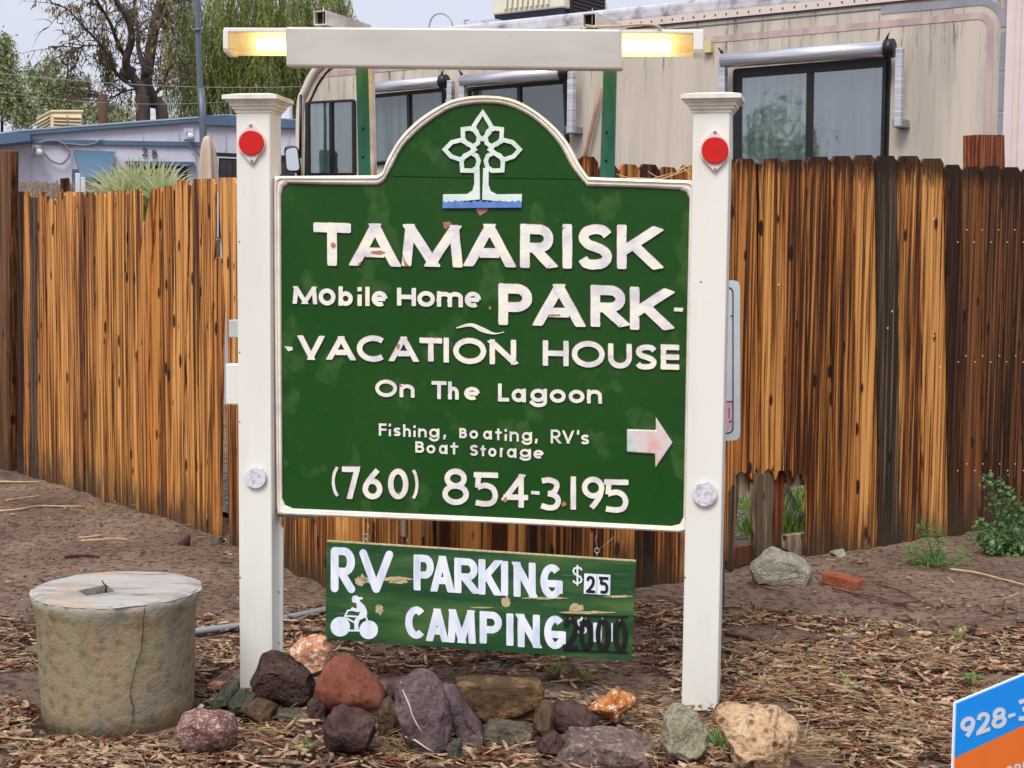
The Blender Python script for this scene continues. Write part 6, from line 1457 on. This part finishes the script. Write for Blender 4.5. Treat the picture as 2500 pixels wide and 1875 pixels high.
# loose pebbles and clods
pv_, pf_ = [], []; pm = []
def clod(x, y, r, mi):
    i = len(pv_); z = gh(x, y)+r*.2; c0 = Vector((x, y, z))
    for d in ((1, 0, 0), (0, 1, 0), (-1, 0, 0), (0, -1, 0), (0, 0, .8), (0, 0, -.6), (.7, .7, .5), (-.7, .6, .5), (-.6, -.7, .45), (.7, -.65, .5)):
        pv_.append(c0+Vector(d)*r*rng.uniform(.7, 1.25))
    for f in ((0, 6, 1), (1, 7, 2), (2, 8, 3), (3, 9, 0), (6, 0, 4), (6, 4, 1), (7, 1, 4), (7, 4, 2), (8, 2, 4), (8, 4, 3), (9, 3, 4), (9, 4, 0), (0, 1, 5), (1, 2, 5), (2, 3, 5), (3, 0, 5)):
        pf_.append(tuple(i+q for q in f)); pm.append(mi)
GR = [GM.m, simple('grit_pale', L(186, 174, 162, .75), .8, .15, 40), simple('grit_grey', L(120, 112, 108, .7), .8, .2, 40)]
for _ in range(5200):
    x = rng.uniform(-3.4, 2.9); y = rng.uniform(3.9, 8.2)
    if inside_drum(x, y, .01) or mulch(x, y) > .6: continue
    q_ = rng.random(); clod(x, y, rng.uniform(.002, .007)*(1.6 if q_ > .96 else 1)*(1.2 if q_ < .8 else .8), 0 if q_ < .84 else (1 if q_ < .95 else 2))
o = pyobj('loose_grit', pv_, pf_, GR, None, (0, 4.5, 0), mi=pm); o['kind'] = 'stuff'
# sticks that can be told apart
STK = {'red': simple('twig_red_brown', L(112, 56, 42, .75), .6, .25, 30), 'dark': simple('twig_dark', L(64, 42, 34, .75), .7, .3, 30), 'straw': simple('twig_straw', L(212, 184, 140, .8), .7, .15, 30), 'bark': simple('bark_strip', L(92, 58, 42, .75), .7, .3, 18)}
def stick(label, pts, r, kind, lift=.012, zs=None, name='stick', cat='stick'):
    V = []
    for i, (x, y) in enumerate(pts):
        v = ground(x, y); v.z = gh(v.x, v.y)+lift+(zs[i] if zs else 0)
        if zs and zs[i]: 
            rr = ray(x, y); v = EYE+rr*((v.y)/rr.y) if False else ground(x, y, zs[i]+lift)
        V.append(v)
    V = [Vector(p) for p in catmull([tuple(v) for v in V], 3)]; n_ = len(V)
    o = tube(name, V, [r*(1-.45*i/n_)*random.uniform(.85, 1.15) for i in range(n_)], STK[kind], None, 6, base=tuple(V[0])); tag(o, label, cat)
P0_, P1_ = SP.hit(*ZB3(1418, 455), .12), SP.hit(*ZB3(1730, 200), .02)
o = tube('stick', [P0_, P0_.lerp(P1_, .5)+Vector((0, 0, .004)), P1_], [.0065, .006, .0042], STK['red'], None, 7, base=tuple(P0_)); tag(o, 'red brown stick leaning across the foot of the right post', 'stick')
P0_, P1_ = SP.hit(*ZB3(1448, 490), .135), SP.hit(*ZB3(1526, 330), .10)
o = tube('stick', [P0_, P1_], [.004, .0035], STK['red'], None, 6, base=tuple(P0_)); tag(o, 'thin short red stick crossing the stick at the right post', 'stick')
P0_, P1_, P2_ = SP.hit(*ZB3(992, 582), .30), SP.hit(*ZB3(992, 440), .2), SP.hit(*ZB3(968, 115), .0)
o = tube('stick', [P0_, P1_, P2_], [.0045, .004, .002], STK['red'], None, 6, base=tuple(P0_)); tag(o, 'upright thin red twig standing on the grey purple slab', 'stick')
stick('long red twig lying in front of the purple veined stone', zz(ZB2, [(1240, 820), (1330, 890), (1450, 940), (1640, 985), (1750, 1000)]), .004, 'red')
stick('red twig lying right of the pink speckled rock', zz(ZB1, [(1810, 1375), (1880, 1420), (1960, 1510), (2050, 1595)]), .0035, 'red')
stick('red stick pointing from the drum to the pink speckled rock', zz(ZB1, [(1080, 1465), (1180, 1425), (1330, 1382)]), .004, 'red')
stick('pointed red splinter of wood in front of the concrete drum', zz(ZB1, [(120, 1655), (250, 1590), (400, 1510), (540, 1425)]), .008, 'red', .02)
stick('long dark branch lying behind the right post toward the middle ground', zz(ZB5, [(190, 160), (330, 185), (480, 225), (640, 250)]), .009, 'bark')
stick('pale split stick among the chips right of the right post', zz(ZB5, [(580, 245), (760, 250), (960, 268)]), .006, 'straw')
stick('long thin red twig running toward the yard sign at the bottom', zz(ZB5, [(890, 770), (1000, 860), (1130, 950), (1280, 1035)]), .004, 'red')
stick('curving brown branch ending at the left edge of the yard sign', zz(ZB5, [(1490, 590), (1560, 640), (1650, 690), (1760, 690)]), .009, 'bark')
stick('thin branch sloping above the yard sign', zz(ZB5, [(1560, 330), (1640, 410), (1780, 480), (1960, 525)]), .005, 'dark')
stick('dark twig lying in the chips just right of the right post foot', zz(ZB5, [(180, 490), (400, 510), (560, 570), (900, 640)]), .005, 'dark')
stick('bent wiry twig standing among the chips near the yard sign', zz(ZB5, [(1600, 490), (1545, 410), (1500, 350), (1510, 300)]), .003, 'dark', .012, (0, .02, .04, .05))
stick('red stalk lying on the dirt before the feathery weed', zz(ZB4, [(1365, 815), (1500, 845), (1680, 880)]), .006, 'red')
stick('long straw stalk running from the feathery weed to the right edge', zz(ZB4, [(1680, 875), (1850, 900), (2050, 950), (2260, 990)]), .006, 'straw')
stick('long red twig lying right of the brick', zz(ZB4, [(1150, 985), (1300, 1020), (1500, 1120), (1620, 1165)]), .004, 'red')
stick('upper of the red twigs left of the brick', zz(ZB4, [(220, 965), (400, 1020), (520, 1035)]), .004, 'red')
stick('long red twig passing below the brick', zz(ZB4, [(830, 1010), (1000, 1045), (1200, 1080), (1420, 1170)]), .004, 'red')
stick('wide dark bark strip on the dirt below the concrete chunk', zz(ZB4, [(260, 1140), (420, 1170), (560, 1210), (690, 1280)]), .012, 'bark')
stick('thin straw stalk on the dirt nearest the left edge', [(0, 1181), (50, 1182), (97, 1183)], .006, 'straw')
stick('curved straw stalk on the dirt left of the sign', zz(Z(3.568, 0, 1100), [(0, 545), (180, 535), (330, 505), (520, 500), (740, 500)]), .006, 'straw')
stick('upper of two short straw stalks behind the concrete drum', zz(Z(3.568, 0, 1100), [(690, 775), (820, 765), (935, 748)]), .005, 'straw')
stick('lower of two short straw stalks behind the concrete drum', zz(Z(3.568, 0, 1100), [(705, 800), (860, 795), (1010, 788), (1110, 800)]), .005, 'straw')
stick('brown curved stick on the dirt behind the concrete drum', zz(Z(3.568, 0, 1100), [(560, 940), (680, 930), (780, 930), (865, 955)]), .009, 'bark')
stick('straw stalk lying above the curved one near the left fence', zz(Z(3.568, 0, 1100), [(50, 455), (200, 430), (375, 405)]), .005, 'straw')
# straw fluff: fine dry grass tangles
lv = Leaves(); STR = leafcol('dry_straw', [L(100, 76, 54), L(148, 120, 82), L(186, 156, 112), L(208, 184, 142)], .6, .15)
def tangle(px, py, rx, ry, n_, ln=.10, h=.03):
    for _ in range(n_):
        x = random.gauss(px, rx*.5); y = random.gauss(py, ry*.5); p = ground(x, y); p.z = gh(p.x, p.y)+random.uniform(.004, h)
        lv.leaf(p, Vector((random.gauss(.5, .7), random.gauss(-.2, .6), random.gauss(.05, .18))), .0018, random.uniform(.3, 1)*ln, random.random(), random.gauss(0, .008))
for c_ in ((1000, 1830, 60, 30, 260), (930, 1800, 60, 25, 180), (1880, 1690, 110, 30, 420), (1960, 1650, 90, 25, 300), (1870, 1600, 60, 40, 160), (2190, 1580, 50, 14, 220), (2290, 1625, 60, 18, 220), (1780, 1770, 60, 60, 260), (1620, 1820, 60, 50, 260), (1560, 1730, 60, 40, 160), (2060, 1740, 160, 60, 420), (2200, 1780, 120, 60, 380), (620, 1800, 50, 30, 120), (1480, 1680, 60, 30, 140), (230, 1250, 60, 14, 120), (330, 1240, 30, 10, 60), (2400, 1700, 60, 30, 200), (1960, 1830, 120, 40, 400), (1820, 1520, 70, 24, 160), (120, 1850, 90, 30, 200)): tangle(*c_)
for c_ in ((1510, 408, 0, 0, 0),): pass
o = lv.build('dry_straw_tangles', STR, None, (0, 4.5, 0)); o['kind'] = 'stuff'
# dry stalk caught on top of the sign by the right post
o = tube('dry_stalk', [SP.hit(*Z3(x, y), -.02) for x, y in ((15, 968), (120, 962), (250, 968), (330, 940), (380, 900), (430, 888))], [.002]*6, STK['straw'], None, 5, base=tuple(SP.hit(*Z3(15, 968)))); tag(o, 'dry straw stalk caught on top of the sign beside the right post', 'stalk')
for (a_, b__) in (((330, 940), (430, 905)), ((250, 968), (180, 925)), ((370, 905), (420, 950)), ((200, 966), (330, 930)), ((90, 964), (10, 940))):
    q = tube('side_stem', [SP.hit(*Z3(*a_), -.02), SP.hit(*Z3(*b__), -.01)], [.0016, .0006], STK['straw'], o, 4)
    # children of a top-level mesh: offset handled by root_loc

# ------------------------------------------------------------------ plants
WEED = leafcol('weed_green', [L(44, 74, 50), L(78, 116, 74), L(112, 150, 96), L(148, 176, 118)], .5, .25)
FEA = leafcol('feather_green', [L(44, 92, 48), L(78, 138, 66), L(112, 164, 80), L(150, 186, 100)], .5, .25)
def leafy(name, label, stems, zf, dist_y, mat, lw, ll, per, base_px, stemmat, cat='plant', spread=.03, lobed=True):
    b0 = ground(*zf(*base_px)); b0 = Vector((b0.x, b0.y, 0)); t = thing(name, label, cat, tuple(b0)); bm = bmesh.new(); lv = Leaves()
    for st in stems:
        V = [at_y(*zf(x, y), b0.y-.02*i+random.uniform(-.01, .01)) for i, (x, y) in enumerate(st)]; V = [Vector(v) for v in catmull([tuple(v) for v in V], 5)]
        add_tube(bm, V, [.004*(1-.7*i/len(V)) for i in range(len(V))], 5)
        for i, p in enumerate(V):
            for _ in range(per):
                d = (rv()*.8+Vector((0, -.45, .15))).normalized(); q = p+rv()*spread*(1-.5*i/len(V)); s_ = random.uniform(.5, 1.2)*(1-.45*i/len(V)); tn = min(1, max(0, random.gauss(.5, .22)))
                lv.leaf(q, d, lw*s_, ll*s_, tn, ll*.08)
                if lobed:
                    for k in (-1, 1): lv.leaf(q+d*ll*s_*.12, (d+d.cross(Vector((0, -1, .2)))*.9*k), lw*s_*.55, ll*s_*.5, min(1, tn+.06), 0)
    obj('stem', bm, stemmat, t, smooth=True); c_ = lv.build('foliage', mat, t); c_['kind'] = 'stuff'; return t
STM = simple('green_stem', L(110, 128, 70, .7), .6)
leafy('leafy_weed', 'bushy green goosefoot-like weed with toothed leaves growing against the fence at the right edge',
      [[(2050, 700), (2040, 500), (2010, 380), (1975, 250), (1935, 215)], [(2060, 700), (2060, 450), (2050, 300), (2040, 190)], [(2050, 720), (1960, 640), (1900, 560), (1880, 500)], [(2060, 730), (1990, 680), (1910, 650), (1850, 600)], [(2080, 720), (2130, 560), (2150, 440), (2140, 370)], [(2090, 720), (2190, 600), (2200, 480), (2190, 400)], [(2100, 740), (2200, 700), (2260, 640)], [(2080, 740), (2120, 680), (2180, 640)], [(2060, 700), (2080, 600), (2100, 500)], [(2050, 740), (2000, 700), (1960, 700)], [(2120, 750), (2230, 560), (2300, 470)], [(2150, 760), (2280, 700), (2380, 640)]],
      ZB4, 0, WEED, .028, .042, 5, (2080, 745), STM)
leafy('feathery_weed', 'feathery bright green weed sprawling on the dirt below the dark fence boards',
      [[(1570, 830), (1540, 700), (1500, 600), (1470, 520)], [(1570, 830), (1600, 700), (1580, 600), (1570, 570)], [(1560, 830), (1480, 720), (1420, 690)], [(1560, 830), (1450, 780), (1330, 800)], [(1570, 830), (1650, 740), (1780, 730)], [(1580, 830), (1700, 810), (1790, 740)], [(1600, 840), (1700, 850), (1830, 880)], [(1570, 830), (1400, 740), (1380, 700)], [(1580, 840), (1560, 760), (1620, 690)], [(1620, 850), (1780, 880), (1960, 930)], [(1570, 835), (1500, 800), (1440, 760)]],
      ZB4, 0, FEA, .0035, .045, 13, (1570, 840), STM, 'plant', .022, False)
def tuft(label, px, py, n_, h, mat, sp=.03, w=.003, name='grass_tuft'):
    b0 = ground(px, py); lv = Leaves()
    for _ in range(n_):
        rx_, ry_ = random.gauss(0, sp), random.gauss(0, sp)
        lv.leaf(b0+Vector((0, 0, 0)), Vector((random.gauss(0, .5)+rx_*9, random.gauss(0, .5)+ry_*9, .75)), w, random.uniform(.4, 1)*h, random.random(), random.gauss(0, .01))
    for i_ in range(0, len(lv.v), 4): lv.v[i_] = b0.copy()
    o = lv.build(name, mat, None, tuple(b0)); tag(o, label, 'plant')
    bm_ = bmesh.new(); bm_.from_mesh(o.data); bmesh.ops.remove_doubles(bm_, verts=bm_.verts, dist=1e-6); bm_.to_mesh(o.data); bm_.free()
TUF = leafcol('tuft_green', [L(92, 96, 50), L(120, 128, 70), L(150, 160, 92), L(180, 184, 120)], .5, .3)
tuft('small yellow green moss-like weed before the layered rock', 740, 1835, 130, .05, TUF, .035, .006, 'small_weed')
tuft('grass tuft poking up beside the foot of the right post', *ZB3(1545, 640), 60, .13, FEA, .012, .004)
tuft('green grass tuft just under the right half of the hanging sign', *ZB3(450, 150), 110, .09, TUF, .04, .003)
tuft('thin grass shoots under the corner of the hanging sign', *ZB3(640, 180), 40, .09, TUF, .03, .003)
tuft('upright grey green grass shoots in the middle of the chips on the right', *ZB5(1050, 560), 26, .10, FEA, .015, .005)
tuft('small round green weed in the chips just above the yard sign', *ZR(1040, 420), 260, .05, FEA, .035, .008, 'small_weed')
tuft('sparse reddish weed on the bare dirt at the right', *ZB5(1760, 170), 90, .07, TUF, .05, .003, 'small_weed')
# palm behind the left fence
PALM = leafcol('palm_leaf', [L(88, 112, 54), L(134, 152, 92), L(178, 188, 136), L(214, 214, 176)], .5, .3)
pY = 9.1; hub = at_y(*Z1(892, 1420), pY); pl_t = thing('fan_palm', 'young fan palm with shaggy pale green fronds showing above the left fence', 'palm', (hub.x, hub.y, 0)); lv = Leaves(); bm = bmesh.new()
add_tube(bm, [Vector((hub.x, hub.y, 0)), Vector((hub.x, hub.y, .5)), hub-Vector((0, 0, .35))], [.12, .1, .05], 9)
for fx_, fy_, k, R_ in ((800, 1315, 40, .33), (850, 1330, 36, .37), (900, 1330, 30, .34), (955, 1310, 36, .38), (1010, 1320, 40, .33), (1050, 1300, 26, .26), (760, 1310, 26, .26), (890, 1400, 30, .25)):
    yo_ = random.uniform(-.28, .28); fc = at_y(*Z1(fx_, fy_), pY+yo_); add_tube(bm, [hub-Vector((0, 0, .3)), hub.lerp(fc, .55), fc], [.012, .009, .006], 5)
    a0 = pi/2-(fx_-900)/300*.6
    for s_ in range(k):
        a = a0+radians(-78+156*s_/(k-1)+random.uniform(-2, 2)); d = Vector((cos(a), -.25+random.gauss(0, .12), sin(a))).normalized(); p = fc.copy(); ln = R_*random.uniform(.88, 1.12); tn = min(1, max(0, random.gauss(.34, .12)))
        sd_ = Vector((-sin(a), 0, cos(a))); i0 = len(lv.v)
        for j in range(9):     # one continuous narrow blade, fringed tip drooping
            w_ = .011*(1-(j/8)**1.6)*(1 if j > 1 else .5+.25*j); up2 = Vector((0, 0, -.5*(max(0, j-5)/3)**2*.05))
            lv.v += [p+sd_*w_+up2, p-sd_*w_+up2]; p = p+d*(ln/8); d = (d+Vector((0, 0, -.015-.11*max(0, j-4)))).normalized()
            if j: q_ = i0+2*j; lv.f.append((q_-2, q_-1, q_+1, q_)); lv.t.append(min(1, tn+.07*j))
obj('stem', bm, STM, pl_t, smooth=True); c_ = lv.build('foliage', PALM, pl_t); c_['kind'] = 'stuff'
# reed screen, stakes and white pipe behind the left fence
REED = simple('reed_grey_brown', L(150, 134, 122, .85), .8, .45, 60)
RPn = Plane(at_y(*Z1(100, 1200), 10.6), (1, .1)); bm = bmesh.new(); x = 90
while x < 700:
    w = random.uniform(3.5, 7); y0_ = 1148+random.uniform(-14, 14)+(x-100)*.02; f = [RPn.hit(*Z1(a, b)) for a, b in ((x, y0_), (x+w, y0_+random.uniform(-3, 3)), (x+w+random.uniform(-2, 2), 2200), (x, 2200))]
    add_prism(bm, f, [v-RPn.N*.012 for v in f]); x += w+random.uniform(.2, 2.2)
o = obj('reed_screen', bm, REED, None, tuple(RPn.hit(*Z1(380, 2200)))); tag(o, 'grey brown reed screen standing behind the left fence before the mobile home', 'screen')
for (x0, x1, y0_, mt, nm, lb) in ((383, 408, 1128, WMID, 'wooden_stake', 'left of two brown stakes rising behind the left fence under the small blue awning'), (412, 438, 1126, WMID, 'wooden_stake', 'right of two brown stakes rising behind the left fence under the small blue awning'), (478, 508, 1096, WFR, 'white_pipe', 'thin capped white pipe standing behind the left fence near the brown stakes'), (512, 540, 1122, WFR, 'white_pipe', 'wider white pipe standing behind the left fence below the small blue awning')):
    P_ = at_y(*Z1((x0+x1)/2, y0_), 10.2); w = (x1-x0)/2.5918/FPX*10.2/2
    o = box(nm, (P_.x, P_.y, P_.z/2), w, w, P_.z/2, .1, mt, None, .004, (P_.x, P_.y, 0)); tag(o, lb, 'stake' if 'stake' in nm else 'pipe')
# tree that stands left of the picture and is mirrored in the motorhome windows
def mirrored_tree(x, y):
    t = thing('broad_tree', 'bushy tree beyond the left edge of the photo, mirrored in the motorhome window', 'tree', (x, y, 0)); bm = bmesh.new()
    add_tube(bm, [Vector((x, y, 0)), Vector((x, y+.1, 2.2)), Vector((x+.2, y, 4.6))], [.2, .16, .07], 8); lv = Leaves()
    for _ in range(1500):
        a = rv().normalized()*(random.random()**.4); c0 = Vector((x, y, 4.6))+Vector((a.x*1.5, a.y*1.5, a.z*2.4))
        if mnoise.noise(c0*.9) < -.05: continue
        for k in range(5): lv.leaf(c0+rv()*.12, rv(), .10, .2, random.random())
    obj('trunk', bm, BARK, t, smooth=True); c_ = lv.build('crown', OLIVE, t); c_['kind'] = 'stuff'
mirrored_tree(-33.3, -10.7)

# ------------------------------------------------------------------ group phrases for repeats
GR_ = {'rock': 'rocks around the foot of the sign', 'stone': 'single stones lying on the dirt', 'pebble': 'pebbles by the green stone', 'stick': 'sticks and stalks lying on the ground',
       'picket_fence': 'cedar picket fences behind the sign', 'overhead_wire': 'overhead wires', 'wooden_stake': 'stakes behind the left fence', 'white_pipe': 'white pipes behind the left fence',
       'grass_tuft': 'grass tufts among the wood chips', 'small_weed': 'small weeds on the ground', 'background_tree': 'pale trees behind the mobile home'}
for o in list(SC.objects):
    k = o.name.split('.')[0]
    if o.parent is None and k in GR_ and 'label' in o: o['group'] = GR_[k]
